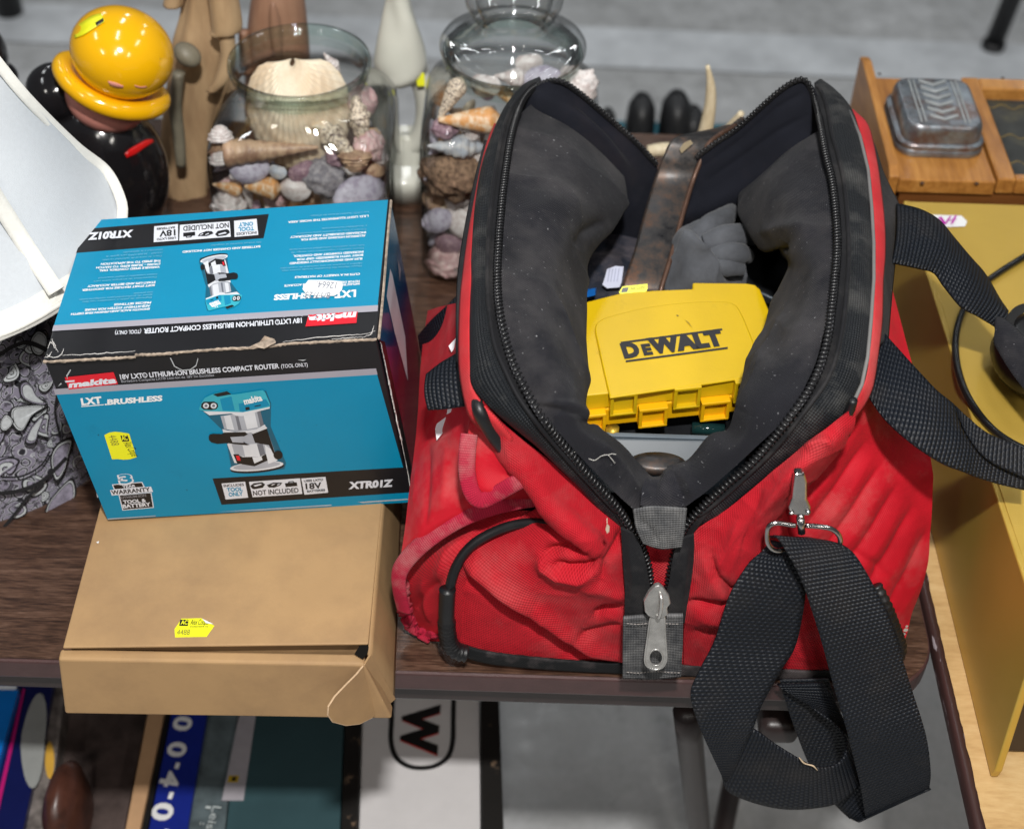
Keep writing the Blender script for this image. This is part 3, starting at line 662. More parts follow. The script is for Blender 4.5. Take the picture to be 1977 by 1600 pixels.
def shell_mesh(kind, m, var):
    key = (kind, m, var)
    if key in SHM: return SHM[key]
    V = []; F = []; rs = np.random.RandomState(var+11)
    if kind == 'fan':       # ribbed half dish, unit radius, hinge at -y
        nu, nv = 170, 18
        for i in range(nv):
            r = .05+.95*i/(nv-1)
            for j in range(nu):
                a = R(-86)+R(172)*j/(nu-1)
                rad = r*max(math.cos(a), .001)**.42*1.08; rib = .012*math.cos(a*52)*r
                x = math.sin(a)*rad; y = math.cos(a)*rad-.0; z = .36*math.sin(math.pi*min(r, 1)**.75)*math.cos(a*.9)+rib+.012*math.sin(r*38)
                V.append((x, y*.92, z))
        F = [(i*nu+j, i*nu+j+1, (i+1)*nu+j+1, (i+1)*nu+j) for i in range(nv-1) for j in range(nu-1)]
    elif kind in ('auger', 'cone', 'whelk', 'spiral'):
        n, seg = (96, 20); P = {'auger': (9, .13, .0), 'cone': (4, .42, .15), 'whelk': (5, .50, .3), 'spiral': (4, .62, .45)}[kind]
        for i in range(n):
            t_ = i/(n-1); x = -1+2*t_
            if kind == 'auger': r = .03+.27*t_**.9; r *= 1+.10*abs(math.sin(math.pi*P[0]*t_))
            elif kind == 'cone': r = .05+.46*t_**.8 if t_ < .78 else .05+.46*.78**.8*(1-((t_-.78)/.22)**1.6)+.0; r *= 1+.03*abs(math.sin(math.pi*9*t_))
            elif kind == 'whelk': r = .04+.55*t_ if t_ < .6 else .04+.33-(t_-.6)*.72+.02; r *= 1+.16*abs(math.sin(math.pi*7*t_))
            else: r = .08+.75*math.sqrt(t_)*(1 if t_ < .8 else 1-((t_-.8)/.2)**2*.9); r *= 1+.14*abs(math.sin(math.pi*6*t_))
            r = max(r, .02); tw = t_*7
            for k in range(seg):
                a = 2*math.pi*k/seg; sp_ = 1+(.20*max(0, math.cos(5*a+tw*2))**4*(1 if kind in ('whelk', 'spiral') else .0))*math.sin(math.pi*t_)
                V.append((x*(1.0 if kind != 'spiral' else .55), r*sp_*math.cos(a), r*sp_*math.sin(a)))
        F = [(i*seg+k, i*seg+(k+1) % seg, (i+1)*seg+(k+1) % seg, (i+1)*seg+k) for i in range(n-1) for k in range(seg)]
        F += [tuple(range(seg))[::-1], tuple((n-1)*seg+k for k in range(seg))]
    else:                   # clam / rock: lumpy closed ball
        nu, nv = 40, 26
        for i in range(nv):
            th = math.pi*i/(nv-1)
            for j in range(nu):
                a = 2*math.pi*j/nu; p = np.array([math.sin(th)*math.cos(a), math.sin(th)*math.sin(a), math.cos(th)])
                if kind == 'clam': q = p*np.array([1, .78, .42]); q = q*(1+.02*math.sin(26*p[1])); q[2] *= 1-.25*p[1]
                else: q = p*np.array([1, .85, .75])*(1+.20*float(noise3(p*2.2+var*5))+.13*float(noise3(p*5+var*3))+.07*float(noise3(p*12+var)))
                V.append(tuple(q))
        F = [(i*nu+k, (i+1)*nu+k, (i+1)*nu+(k+1) % nu, i*nu+(k+1) % nu) for i in range(nv-1) for k in range(nu)]
    me = bpy.data.meshes.new('seashell'); me.from_pydata(V, [], F); me.materials.append(SM[m]); me.polygons.foreach_set('use_smooth', [True]*len(F)); me.update()
    SHM[key] = me; return me
def shell(kind, m, P, size, rot, lab, grp, var=0):
    o = bpy.data.objects.new('seashell' if kind != 'coral' else 'coral', shell_mesh(kind, m, var)); COL.objects.link(o)
    o.location = [float(a) for a in P]; o.scale = (size*(.64 if 'large cream' in lab else 1), size, size)
    if kind == 'fan': o.modifiers.new('s', 'SOLIDIFY').thickness = .012 if 'large cream' in lab else .04
    o.rotation_euler = [R(a) for a in rot]
    tag(o, lab, 'coral' if kind == 'coral' else 'seashell', grp); return o
G1, G2 = 'seashells in the open jar', 'seashells in the lidded jar'
def px2m(P): return float((np.array(P)-CAM_LOC)@_fw)/FPX
SHP = [ # kind, material, u, v, size px, y offset from jar centre, rotation, label
 ('fan', 'cream', 566, 112, 232, -.006, (-68, 4, 183), 'large cream scallop shell rising into the neck of the open jar'),
 ('whelk', 'white', 640, 122, 28, .02, (20, 60, 20), 'small white whelk shell poking up inside the open jar rim'),
 ('auger', 'tan', 525, 290, 92, -.066, (0, 4, 183), 'long banded auger shell lying across the front of the open jar'),
 ('spiral', 'white', 425, 258, 30, -.062, (0, 75, -80), 'small knobbly spiral shell in the upper left of the open jar'),
 ('spiral', 'white', 426, 300, 30, -.064, (0, 80, -60), 'smooth ringed snail shell under the knobbly spiral in the open jar'),
 ('clam', 'white', 452, 340, 10, -.07, (60, 0, 10), 'tiny pale shell fragment at the left of the open jar'),
 ('whelk', 'spot', 650, 272, 58, -.056, (10, -30, 150), 'cream whelk shell with dark spots at the middle right of the open jar'),
 ('whelk', 'spot', 695, 240, 54, -.040, (0, -60, 110), 'spotted ridged whelk standing near the right wall of the open jar'),
 ('clam', 'pink', 700, 196, 42, -.01, (60, 10, 60), 'rusty pink lipped conch piece under the right shoulder of the open jar'),
 ('spiral', 'tan', 686, 312, 40, -.066, (0, -70, 90), 'brown and white triangular top shell at the right of the open jar'),
 ('clam', 'lav', 482, 325, 40, -.066, (70, 0, 14), 'lavender bivalve shell slightly open below the auger shell'),
 ('fan', 'blue', 538, 320, 28, -.066, (-60, 0, 160), 'small ribbed blue grey shell below the auger tip'),
 ('fan', 'purple', 575, 316, 40, -.062, (-60, 20, 200), 'broken purple shell with a curled edge in the open jar'),
 ('rock', 'grey', 625, 342, 46, -.058, (10, 20, 30), 'dark grey encrusted shell lump in the middle of the open jar'),
 ('cone', 'orange', 440, 362, 34, -.068, (0, 30, 30), 'short orange and white cone shell at the lower left of the open jar'),
 ('cone', 'orange', 507, 362, 56, -.070, (0, 8, 8), 'large cream and orange cone shell above the router carton'),
 ('fan', 'white', 572, 345, 46, -.066, (-62, 0, 170), 'white barnacled scallop half at the bottom centre of the open jar'),
 ('clam', 'lav', 692, 380, 56, -.070, (75, 0, 35), 'large pale grey ribbed clam shell at the lower right of the open jar'),
 ('rock', 'white', 440, 395, 34, -.068, (0, 0, 0), 'pinkish white rough shell at the lower left behind the router carton'),
 ('whelk', 'white', 735, 300, 34, -.045, (0, 80, 100), 'thin white whelk against the right wall of the open jar'),
 ('rock', 'purple', 655, 300, 30, -.05, (0, 0, 40), 'small purple brown lump between the spotted whelk and the top shell'),
 ('whelk', 'cream', 622, 246, 34, -.05, (10, 30, 60), 'pale cream whelk shell tucked under the big scallop')]
for kd, m, u, v, s_, dy, rt, lb in SHP:
    P = K(u, v, y=J1[1]+dy); shell(kd, m, P, s_*px2m(P)*(.98 if kd != 'whelk' else 1.0), rt, lb, G1)
SHP2 = [('cone', 'spot', 870, 190, 46, -.055, (0, -50, 40), 'pale spotted cone shell standing at the top left of the lidded jar'),
 ('cone', 'orange', 908, 232, 62, -.064, (0, 0, 4), 'big orange and white cone shell lying across the lidded jar'),
 ('whelk', 'blue', 880, 284, 56, -.064, (0, 10, 15), 'blue grey whelk with a pointed tail under the orange cone'),
 ('coral', 'coral', 880, 335, 64, -.06, (0, 0, 0), 'rough brown coral lump in the middle of the lidded jar'),
 ('clam', 'lav', 845, 426, 32, -.066, (70, 0, 20), 'pale lilac clam shell under the coral in the lidded jar'),
 ('clam', 'white', 893, 432, 36, -.064, (70, 20, -30), 'white clam shell beside the lilac clam in the lidded jar'),
 ('fan', 'purple', 868, 452, 40, -.062, (-62, 0, 170), 'purple ribbed scallop low in the lidded jar'),
 ('rock', 'pink', 862, 502, 40, -.066, (0, 0, 0), 'pink and white rough shell at the bottom of the lidded jar'),
 ('rock', 'purple', 858, 248, 26, -.06, (0, 0, 0), 'dark mussel piece left of the orange cone'),
 ('whelk', 'white', 990, 150, 44, -.02, (0, 20, 30), 'white whelk under the lid of the lidded jar'),
 ('fan', 'white', 940, 145, 44, -.03, (-62, 0, 165), 'white ribbed scallop near the neck of the lidded jar'),
 ('clam', 'lav', 1050, 160, 42, -.02, (60, 0, 0), 'grey white clam near the neck of the lidded jar'),
 ('rock', 'white', 1112, 165, 44, -.02, (0, 0, 50), 'white rough shell against the right wall of the lidded jar'),
 ('fan', 'white', 1020, 105, 40, .01, (-62, 0, 195), 'small white scallop showing through the jar lid')]
for kd, m, u, v, s_, dy, rt, lb in SHP2:
    P = K(u, v, y=J2[1]+dy)
    kk = 'rock' if kd == 'coral' else kd; o = shell(kk, m, P, s_*px2m(P), rt, lb, G2, var=3 if kd == 'coral' else 0)
    if kd == 'coral': o.name = 'coral'; o['category'] = 'coral'
CW_ = dict(white='white', lav='lavender', tan='tan', purple='purple', pink='pink', grey='dark grey', cream='cream', orange='orange', blue='blue grey'); KW_ = dict(clam='clam shell', rock='rough shell lump', cone='cone shell', whelk='whelk shell', fan='scallop shell', spiral='snail shell')
rs = random.Random(11); fk = ['clam', 'rock', 'cone', 'whelk', 'fan', 'spiral', 'rock', 'clam']; fm_ = ['white', 'lav', 'white', 'pink', 'cream', 'purple', 'tan', 'white', 'orange', 'lav']
for J, grp, nm in ((J1, G1, 'open'), (J2, G2, 'lidded')):
    for r in range(8):
        for c_ in range(8):
            P = (J[0]-.070+c_*.020+rs.uniform(-.004, .004)-(.004 if r % 2 else 0), J[1]-.050+rs.uniform(-.008, .006), .018+r*.0205+rs.uniform(-.003, .003))
            if nm == 'open' and P[2] > .115 and abs(P[0]-J[0]+.004) < .056: continue
            kd, m = rs.choice(fk), rs.choice(fm_)
            shell(kd, m, P, rs.uniform(.0125, .0175), (rs.uniform(0, 360), rs.uniform(0, 360), rs.uniform(0, 360)), 'small %s %s, row %s up, %s, %s jar' % (CW_[m], KW_[kd], ('one', 'two', 'three', 'four', 'five', 'six', 'seven', 'eight')[r], ('far left', 'left', 'left of centre', 'centre left', 'centre right', 'right of centre', 'right', 'far right')[c_], nm), grp, rs.choice((0, 1)))
rs = random.Random(5); kinds = ['clam', 'rock', 'cone', 'whelk', 'fan', 'spiral']; mats_ = ['white', 'lav', 'tan', 'purple', 'pink', 'grey', 'cream', 'orange', 'blue']
def overl(P, used): return any((P[0]-q[0])**2+(P[1]-q[1])**2+(P[2]-q[2])**2 < q[3]**2 for q in used)
for J, grp, nm, zt in ((J1, G1, 'open', .165), (J2, G2, 'lidded', .17)):
    used = []; cnt = 0; tries = 0
    while cnt < 60 and tries < 9000:
        tries += 1
        P = (J[0]+rs.uniform(-.070, .070), J[1]+rs.uniform(-.028, .062), rs.uniform(.016, zt)); s_ = rs.uniform(.010, .019)
        if overl(P, used) or (nm == 'open' and P[2] > .10 and P[1] < J[1]+.03 and abs(P[0]-J[0]+.004) < .062): continue
        used.append((*P, s_*.95)); cnt += 1
        kd = rs.choice(kinds); m = rs.choice(mats_)
        shell(kd, m, P, s_, (rs.uniform(0, 360), rs.uniform(0, 360), rs.uniform(0, 360)), 'small %s %s %s %s of the %s glass jar' % (CW_[m], KW_[kd], 'near the bottom' if P[2] < .06 else 'halfway up' if P[2] < .11 else 'near the top', ('front' if P[1] < J[1]-.02 else 'back' if P[1] > J[1]+.02 else 'middle')+' '+('left' if P[0] < J[0]-.024 else 'right' if P[0] > J[0]+.024 else 'centre'), nm), grp, rs.choice((0, 1)))

# ================================================================== figurine in the yellow hat
YEL = mat('yellow_glaze', (.86, .45, .004), .13, var=.03, vscale=20, coat=.6, dirt=(.8, .40, .22), dirt_lo=.735, dirt_hi=.745, dirt_scale=17, dirt_amt=.8)
BGL = mat('black_glaze', (.010, .009, .010), .12, var=.2, coat=.6); PINK = mat('pink_glaze', (.72, .30, .24), .3, coat=.3)
yF = .50; mF = px2m(K(220, 150, y=yF))
t = thing('figurine', 'glazed ceramic figure in a yellow bowler hat and black coat, seen from behind', 'figurine', (K(215, 300, y=yF)[0], yF, 0))
def ell(name, u, v, y, rx, ry, rz, m, rot=(0, 0, 0), seg=48, parent=None, fn=None):
    c = K(u, v, y=y); V = []; nv = 28; Rm = rotm(*rot)
    for i in range(nv):
        th = math.pi*i/(nv-1)
        for k in range(seg):
            a = 2*math.pi*k/seg; p = np.array([math.sin(th)*math.cos(a), math.sin(th)*math.sin(a), math.cos(th)])
            r = 1+(fn(p) if fn else 0); V.append(Rm@(p*np.array([rx, ry, rz])*mF*r)+c)
    F = [(i*seg+k, (i+1)*seg+k, (i+1)*seg+(k+1) % seg, i*seg+(k+1) % seg) for i in range(nv-1) for k in range(seg)]
    return mk(name, V, F, m, parent)
ell('coat', 205, 330, yF+.005, 126, 112, 172, BGL, (0, 0, 0), parent=t)
ell('collar', 112, 178, yF+.01, 62, 60, 56, BGL, (0, 20, 0), parent=t)
ell('head', 208, 184, yF+.004, 82, 84, 66, PINK, (0, 20, 0), parent=t)
hatf = t
c = K(214, 168, y=yF-.005); Rm = rotm(-14, 24, 0); V = []
brim = [(70, 10), (84, 18), (100, 22), (112, 16), (118, 2), (112, -12), (96, -20), (78, -16), (66, -6)]
n = 64; V = []
for r, z in brim:
    for k in range(n): a = 2*math.pi*k/n; V.append(Rm@(np.array([r*math.cos(a), r*math.sin(a)*.96, z+6*math.cos(2*a)])*mF)+c)
F = [(i*n+k, i*n+(k+1) % n, ((i+1) % len(brim))*n+(k+1) % n, ((i+1) % len(brim))*n+k) for i in range(len(brim)) for k in range(n)]
hb = mk('hat_brim', V, [f[::-1] for f in F], YEL, t); mods(hb, sub=1)
hc = ell('hat_crown', 236, 102, yF-.012, 97, 96, 84, YEL, (-10, 22, 0), parent=t)
# red pocket mark and sticker
cc = K(205, 330, y=yF+.005)
def on_ell(u, v, ctr, rad, rot=(0, 0, 0), lift=.0028):
    Rm = rotm(*rot); o = Rm.T@(CAM_LOC-ctr)/rad; d = Rm.T@(ray(u, v))/rad; a = d@d; b = 2*o@d; cc_ = o@o-1; q = b*b-4*a*cc_
    s_ = (-b-math.sqrt(max(q, 0)))/(2*a); p = CAM_LOC+ray(u, v)*s_; return p-ray(u, v)*lift
er = np.array([126, 112, 172])*mF
L = [on_ell(u, v, cc, er) for u, v in ((241, 297), (252, 287), (268, 278), (283, 270), (296, 269))]; L2 = [on_ell(u, v, cc, er) for u, v in ((245, 305), (262, 298), (276, 288), (290, 279), (298, 274))]
ribbon('red_mark', L, L2, 14, 4, mat('red_glaze', (.6, .01, .01), .2, coat=.5), t, thick=.0008)
hcr = np.array([97, 96, 84])*mF; hcc = K(236, 102, y=yF-.012); hr = (-10, 22, 0)
for nm, Ta, Ba in (('worn_patch', ((208, 157), (222, 160), (238, 166)), ((212, 166), (224, 171), (238, 171))), ('worn_patch', ((260, 165), (272, 168), (284, 167)), ((262, 169), (272, 171), (282, 170)))):
    ribbon(nm, [on_ell(u, v, hcc, hcr, hr, .0006) for u, v in Ta], [on_ell(u, v, hcc, hcr, hr, .0006) for u, v in Ba], 8, 3, PINK, t, thick=.0002)
T = [on_ell(u, v, hcc, hcr, hr) for u, v in ((140, 56), (160, 42), (178, 30), (196, 26))]; B = [on_ell(u, v, hcc, hcr, hr) for u, v in ((144, 74), (162, 67), (182, 54), (202, 42))]
st = ribbon('price_sticker', T, B, 10, 4, STK, t, thick=.0004)
T = [on_ell(u, v, hcc, hcr, hr, .0040) for u, v in ((184, 44), (189, 41), (194, 38), (199, 35))]; B = [on_ell(u, v, hcc, hcr, hr, .0040) for u, v in ((186, 50), (191, 47), (195, 44), (200, 41))]
ribbon('sticker_logo', T, B, 6, 3, BLKP, st, thick=.0003)
t = thing('figurine', 'second ceramic figure with black hat and peach body, cut off at the left edge', 'figurine', (K(0, 200, y=.62)[0], .62, 0))
ell('hat', -14, 105, .62, 30, 40, 60, BGL, parent=t); ell('body', 5, 230, .62, 50, 60, 100, PINK, parent=t); ell('hat_brim', 10, 140, .62, 30, 34, 12, BGL, (0, 40, 0), parent=t)
mb = MB(); q = K(5, 300, y=.62); mb.lathe([(.03, q[2]), (.034, .02), (.036, 0)], (q[0], .62, 0), 24); mb.build('base', [BGL], t, smooth=True)

# ================================================================== carved wooden figures, ceramic bird
TANW = wood('carved_tan_wood', [(.3, (.30, .18, .095)), (.5, (.50, .34, .19)), (.7, (.62, .45, .27))], scale=(10, 10, 3), rough=.5, ns=1.2, fine=.3)
BRW = wood('carved_brown_wood', [(.3, (.16, .075, .045)), (.5, (.30, .16, .10)), (.7, (.42, .25, .16))], scale=(14, 14, 3), rough=.45, fine=.3)
def sweep(name, pts, m, parent, seg=40, folds=7, fa=.07, flat=1.0, y=.62, n=60, seed=0, ph=0):
    """pts (u, v, radius px) swept upright with drapery folds"""
    C = np.array([K(u, v, y=y) for u, v, r in pts]); r = np.array([p[2] for p in pts])*mF
    A = crp(np.hstack([C, r[:, None]]), n); V = []
    for i in range(n):
        c = A[i, :3]
        for k in range(seg):
            a = 2*math.pi*k/seg; q = 1+fa*math.sin(folds*a+3*math.sin(i*.08+seed)+ph)+fa*.6*math.sin(3*a+i*.11+seed); V.append(c+A[i, 3]*q*np.array([math.cos(a), math.sin(a)*flat, 0]))
    F = [(i*seg+k, (i+1)*seg+k, (i+1)*seg+(k+1) % seg, i*seg+(k+1) % seg) for i in range(n-1) for k in range(seg)]+[tuple(range(seg)), tuple((n-1)*seg+k for k in range(seg))[::-1]]
    return mk(name, V, F, m, parent)
t = thing('carved_statue', 'tall carved pale wooden robed figure between yellow hatted figurine and open jar', 'statue', (K(355, 420, y=.64)[0], .64, 0))
sweep('robe', [(400, -140, 40), (398, -60, 44), (392, 20, 46), (392, 80, 62), (384, 150, 62), (368, 240, 60), (356, 330, 62), (348, 430, 70), (340, 560, 84), (336, 640, 90)], TANW, t, y=.64, flat=.8)
sweep('sleeve', [(352, -90, 22), (342, -30, 22), (334, 10, 20)], TANW, t, y=.62, n=20, seg=24, fa=.03)
sweep('sleeve', [(418, -80, 30), (430, -10, 30), (438, 50, 31), (430, 62, 26)], TANW, t, y=.60, n=24, seg=24, fa=.03)
sweep('forearm', [(436, 55, 17), (440, 110, 16), (430, 150, 18), (410, 175, 12)], TANW, t, y=.60, n=24, seg=20, fa=.02)
gg = mat('grey_green_wood', (.20, .18, .13), .5, var=.3)
ell('hand', 362, 106, .585, 30, 26, 22, gg, (0, 40, 0), parent=t)
sweep('sash', [(345, 140, 13), (338, 200, 14), (345, 260, 13), (350, 320, 11)], gg, t, y=.59, n=24, seg=14, fa=.02)
t = thing('carved_statue', 'hooded brown carved wooden form behind the open jar', 'statue', (K(535, 100, y=.70)[0], .70, 0))
sweep('hood', [(535, -70, 25), (535, -30, 52), (535, 30, 66), (537, 100, 72), (537, 200, 70), (537, 330, 66), (537, 520, 66)], BRW, t, y=.70, folds=2, fa=.05, ph=1.5)
ell('hood_hollow', 533, 70, .668, 14, 16, 80, BRW, parent=t); sweep('arm', [(470, 60, 11), (473, 90, 14), (478, 140, 16)], BRW, t, y=.68, n=14, seg=14, fa=.02)
CER = mat('cream_ceramic', (.66, .66, .58), .18, var=.04, vscale=10, coat=.5)
t = thing('ceramic_bird', 'glossy cream ceramic bird shape standing between the two glass jars', 'ornament', (K(790, 400, y=.66)[0], .66, 0))
sweep('body', [(766, -120, 14), (768, -60, 19), (770, 0, 26), (773, 40, 37), (774, 80, 50), (775, 115, 58), (776, 135, 57), (776, 150, 46)], CER, t, y=.66, fa=.085, folds=3, seed=2)
mb = MB(); mb.tube(cr([K(776+46*math.cos(a)-6*math.sin(a), 200-84*math.sin(a), y=.66) for a in np.linspace(0, 2*math.pi, 22)[:-1]], 60, True), .0112, 16, closed=True); mb.build('ring', [CER], t, smooth=True)
sweep('foot', [(786, 262, 16), (790, 285, 26), (794, 320, 32), (797, 360, 40), (796, 400, 46), (792, 440, 48)], CER, t, y=.66, fa=.06, folds=3)
mb = MB(); q = K(785, 400, y=.66); mb.lathe([(.038, q[2]), (.04, .05), (.042, 0), (0, 0)], (q[0], .66, 0), 28); mb.build('base', [CER], t, smooth=True)
s = Sheet(Frame(K(812, 155, y=.640), (1, 0, 0), (0, .3, 1)), .0003); s.poly([(802, 142), (819, 141), (821, 166), (806, 167)], STK, px=True); s.build('price_sticker', t)

# ================================================================== antlers on the table behind the bag
HORN = wood('antler_bone', [(.3, (.45, .35, .20)), (.5, (.66, .56, .38)), (.7, (.78, .70, .52))], scale=(30, 30, 8), rough=.5, ns=1.5)
t = thing('antler', 'pale deer antler with upright tine lying behind the open bag', 'antler', K(1360, 260, y=.60))
mb = MB(); mb.tube(cr([K(1366, 127, y=.60), K(1372, 165, y=.60), K(1371, 205, y=.60), K(1362, 255, y=.60), K(1350, 310, y=.60)], 30), [.002, .0052, .0066, .008, .011], 14); mb.build('tine', [HORN], t, smooth=True)
mb = MB(); mb.tube(cr([K(1432, 218, y=.56), K(1405, 255, y=.57), K(1370, 300, y=.58), K(1320, 330, y=.59)], 30), [.003, .007, .010, .012], 14); mb.build('tine', [HORN], t, smooth=True)
mb = MB(); mb.tube(cr([K(1250, 292, y=.60), K(1290, 290, y=.60), K(1340, 305, y=.60), K(1380, 330, y=.58), K(1400, 360, y=.56)], 30), [.006, .009, .011, .012], 14); mb.build('beam', [HORN], t, smooth=True)

# ================================================================== lampshades at the left
def paisley():
    N = NT('paisley_fabric'); uv = N.coord('UV'); w = N.noise(uv, 14, 3, .6, out='Color'); wm = N.add('ShaderNodeVectorMath', operation='SCALE'); N.con(w, wm.inputs[0]); wm.inputs['Scale'].default_value = .03
    ad = N.add('ShaderNodeVectorMath', operation='ADD'); N.con(uv, ad.inputs[0]); N.con(wm.outputs[0], ad.inputs[1]); P = ad.outputs[0]
    v = N.add('ShaderNodeTexVoronoi'); N.con(P, v.inputs['Vector']); v.inputs['Scale'].default_value = 75
    v2 = N.add('ShaderNodeTexVoronoi', feature='DISTANCE_TO_EDGE'); N.con(P, v2.inputs['Vector']); v2.inputs['Scale'].default_value = 150
    rings = N.math('SINE', N.math('MULTIPLY', v.outputs['Distance'], 19.0)); e = N.step(N.noise(P, 130, 3, .6), .56, .60)
    base = N.ramp(rings, [(.0, (.26, .24, .31)), (.45, (.50, .52, .56)), (.60, (.66, .68, .70)), (.72, (.36, .34, .42)), (.84, (.02, .02, .025))])
    c = N.mix(N.math('MULTIPLY', e, .75), base, (.025, .022, .03)); N.con(c, N.b.inputs['Base Color']); N.b.inputs['Roughness'].default_value = .8; return N.m
t = thing('paisley_shade', 'black and white paisley patterned drum lampshade standing on the walnut table', 'lampshade', (-.52, .28, 0))
cA, cB, cC = K(0, 1012, z=0)[:2], K(92, 972, z=0)[:2], K(167, 924, z=0)[:2]
dc = np.array([-.505, .287]); dr = float(np.mean([np.linalg.norm(p-dc) for p in (cA, cC)])); HD = .232
def cyl(a, z, lift=0.0, flare=0.06): r = dr+lift-flare*z; return np.array([dc[0]+r*math.sin(a), dc[1]-r*math.cos(a), z])
nu, nv = 120, 8; V = []; UVs = []
for j in range(nv):
    for i in range(nu): a = 2*math.pi*i/(nu-1); z = .001+HD*j/(nv-1); V.append(cyl(a, z)); UVs.append((a*dr, z))
mk('shade_fabric', V, [(j*nu+i, j*nu+i+1, (j+1)*nu+i+1, (j+1)*nu+i) for j in range(nv-1) for i in range(nu-1)], paisley(), t, uv=UVs)
class CylFrame:
    def p(s, x, y, h=0): return cyl(x/dr, y, h)
    def at(s, u, v):
        d = ray(u, v); o = CAM_LOC[:2]-dc; a = d[:2]@d[:2]; b = 2*(o@d[:2]); c_ = o@o-dr*dr; q = (-b-math.sqrt(max(b*b-4*a*c_, 0)))/(2*a); P = CAM_LOC+d*q
        return math.atan2(P[0]-dc[0], -(P[1]-dc[1]))*dr, float(P[2])
    pts = Frame.pts
s = Sheet(CylFrame(), .00001); inkb = mat('ink_black', (.014, .014, .016), .8); linen = mat('linen_white', (.55, .58, .60), .8, var=.12, vscale=300); lil = mat('lilac_cloth', (.30, .28, .36), .8, var=.5, vscale=160)
def drop(pts, wid, fill=None, inner=None):
    P = cr(np.array(s.fr.pts(pts)), 50, True); c_ = P.mean(0)
    if fill is not None: s.poly([tuple(p) for p in P], inkb); s.poly([tuple(c_+(p-c_)*(1-wid)) for p in P], fill); s.poly([tuple(c_+(p-c_)*(1-wid*1.6)) for p in P], inkb); s.poly([tuple(c_+(p-c_)*(1-wid*1.9)) for p in P], inner or fill)
rd = random.Random(4); xs_ = [s.fr.at(u, v) for u, v in ((0, 700), (150, 900))]
def tear(cx, cy, an, L_, f1, f2):
    P = []
    for k in range(26):
        a = 2*math.pi*k/26; r_ = .5-.5*math.cos(a); x_ = L_*(math.cos(a)*.5); y_ = L_*.36*math.sin(a)*math.sin(a/2)**1.1; bx = x_*x_/L_*.9
        c_, s__ = math.cos(an), math.sin(an); P.append((cx+(x_)*c_-(y_+bx)*s__, cy+(x_)*s__+(y_+bx)*c_))
    m_ = (sum(p[0] for p in P)/26, sum(p[1] for p in P)/26)
    for sc_, mt in ((1, inkb), (.86, f1), (.62, inkb), (.54, f2), (.22, inkb), (.12, f1)): s.poly([(m_[0]+(p[0]-m_[0])*sc_, m_[1]+(p[1]-m_[1])*sc_) for p in P], mt)
for k in range(120):
    tear(rd.uniform(-.02, .24), rd.uniform(.006, .225), rd.uniform(0, 6.28), rd.uniform(.010, .028), rd.choice((linen, lil, linen)), rd.choice((linen, lil)))
drop([(100, 925), (92, 880), (108, 850), (135, 840), (128, 870), (118, 905)], .16, linen, lil)
drop([(20, 790), (45, 782), (90, 780), (62, 800), (40, 832), (22, 820)], .12, linen, linen)
drop([(0, 812), (12, 798), (26, 812), (12, 830), (0, 828)], .16, linen, linen)
drop([(38, 742), (50, 735), (62, 745), (72, 765), (92, 782), (60, 778), (40, 765)], .16, lil, linen)
drop([(45, 850), (60, 820), (85, 795), (72, 830), (66, 850), (55, 856)], .16, lil, linen)
drop([(62, 660), (78, 640), (95, 650), (94, 672), (82, 690), (66, 685)], .16, linen, linen)
drop([(78, 990), (90, 955), (130, 915), (138, 945), (118, 975), (96, 1000)], .12, linen, lil)
for pts, w in ((([(0, 690), (30, 672), (60, 665), (95, 678)]), .004), ([(-10, 945), (30, 940), (70, 925), (100, 900), (122, 878)], .0045), ([(5, 1005), (30, 975), (50, 950), (78, 925)], .003), ([(0, 915), (40, 912), (75, 892), (92, 866)], .002), ([(100, 700), (112, 740), (104, 790), (112, 840)], .0022)):
    outline(s, s.fr.pts(pts), w, inkb)
s.build('printed_pattern', t)
# white fabric shade resting on the drum
SHC = mat('white_shade_cloth', (.50, .53, .56), .85, var=.03, vscale=300, bump=.3, bscale=1200); TRIM = mat('shade_trim', (.74, .73, .68), .75, var=.04, vscale=200, bump=.3, bscale=900)
t = thing('lampshade', 'large white panelled fabric lampshade lying against the boxed router', 'lampshade', (-.5, .35, .2))
zz = lambda u, v, z: K(u, v, z=z)
rows = [[zz(-160, 60, .40), zz(-60, 60, .40), zz(-8, 118, .385)],
        [zz(-160, 160, .37), zz(-20, 170, .365), zz(60, 196, .35)],
        [zz(-160, 280, .34), zz(40, 300, .315), zz(150, 288, .295)],
        [zz(-160, 400, .31), zz(80, 400, .282), zz(210, 332, .264)],
        [zz(-160, 500, .28), zz(80, 490, .260), zz(238, 408, .244)],
        [zz(-160, 600, .25), zz(60, 570, .247), zz(228, 470, .238)],
        [zz(-160, 690, .238), zz(0, 636, .238), zz(140, 560, .236), ]]
patch('panel', rows, 40, 40, SHC, t, thick=.0012, wr=.0008, wscale=14)
def band(pxs, zs, w0, m, nm='trim', lift=.002):
    A = cr(np.array([K(u, v, z=z+lift) for (u, v), z in zip(pxs, zs)]), 40); T = np.gradient(A, axis=0); C = CAM_LOC-A; Sd = np.cross(T, C); Sd /= np.linalg.norm(Sd, axis=1, keepdims=True)
    return ribbon(nm, A+Sd*w0/2, A-Sd*w0/2, 40, 4, m, t, thick=.0016)
band([(-12, 112), (55, 193), (145, 282), (205, 330), (233, 385), (236, 420), (228, 475)], [.386, .350, .297, .266, .252, .243, .237], .0085, TRIM)
band([(-100, 668), (0, 630), (70, 598), (150, 548)], [.239, .239, .238, .237], .020, TRIM)
band([(-60, 300), (0, 395), (60, 490), (108, 562)], [.345, .300, .262, .248], .013, TRIM)
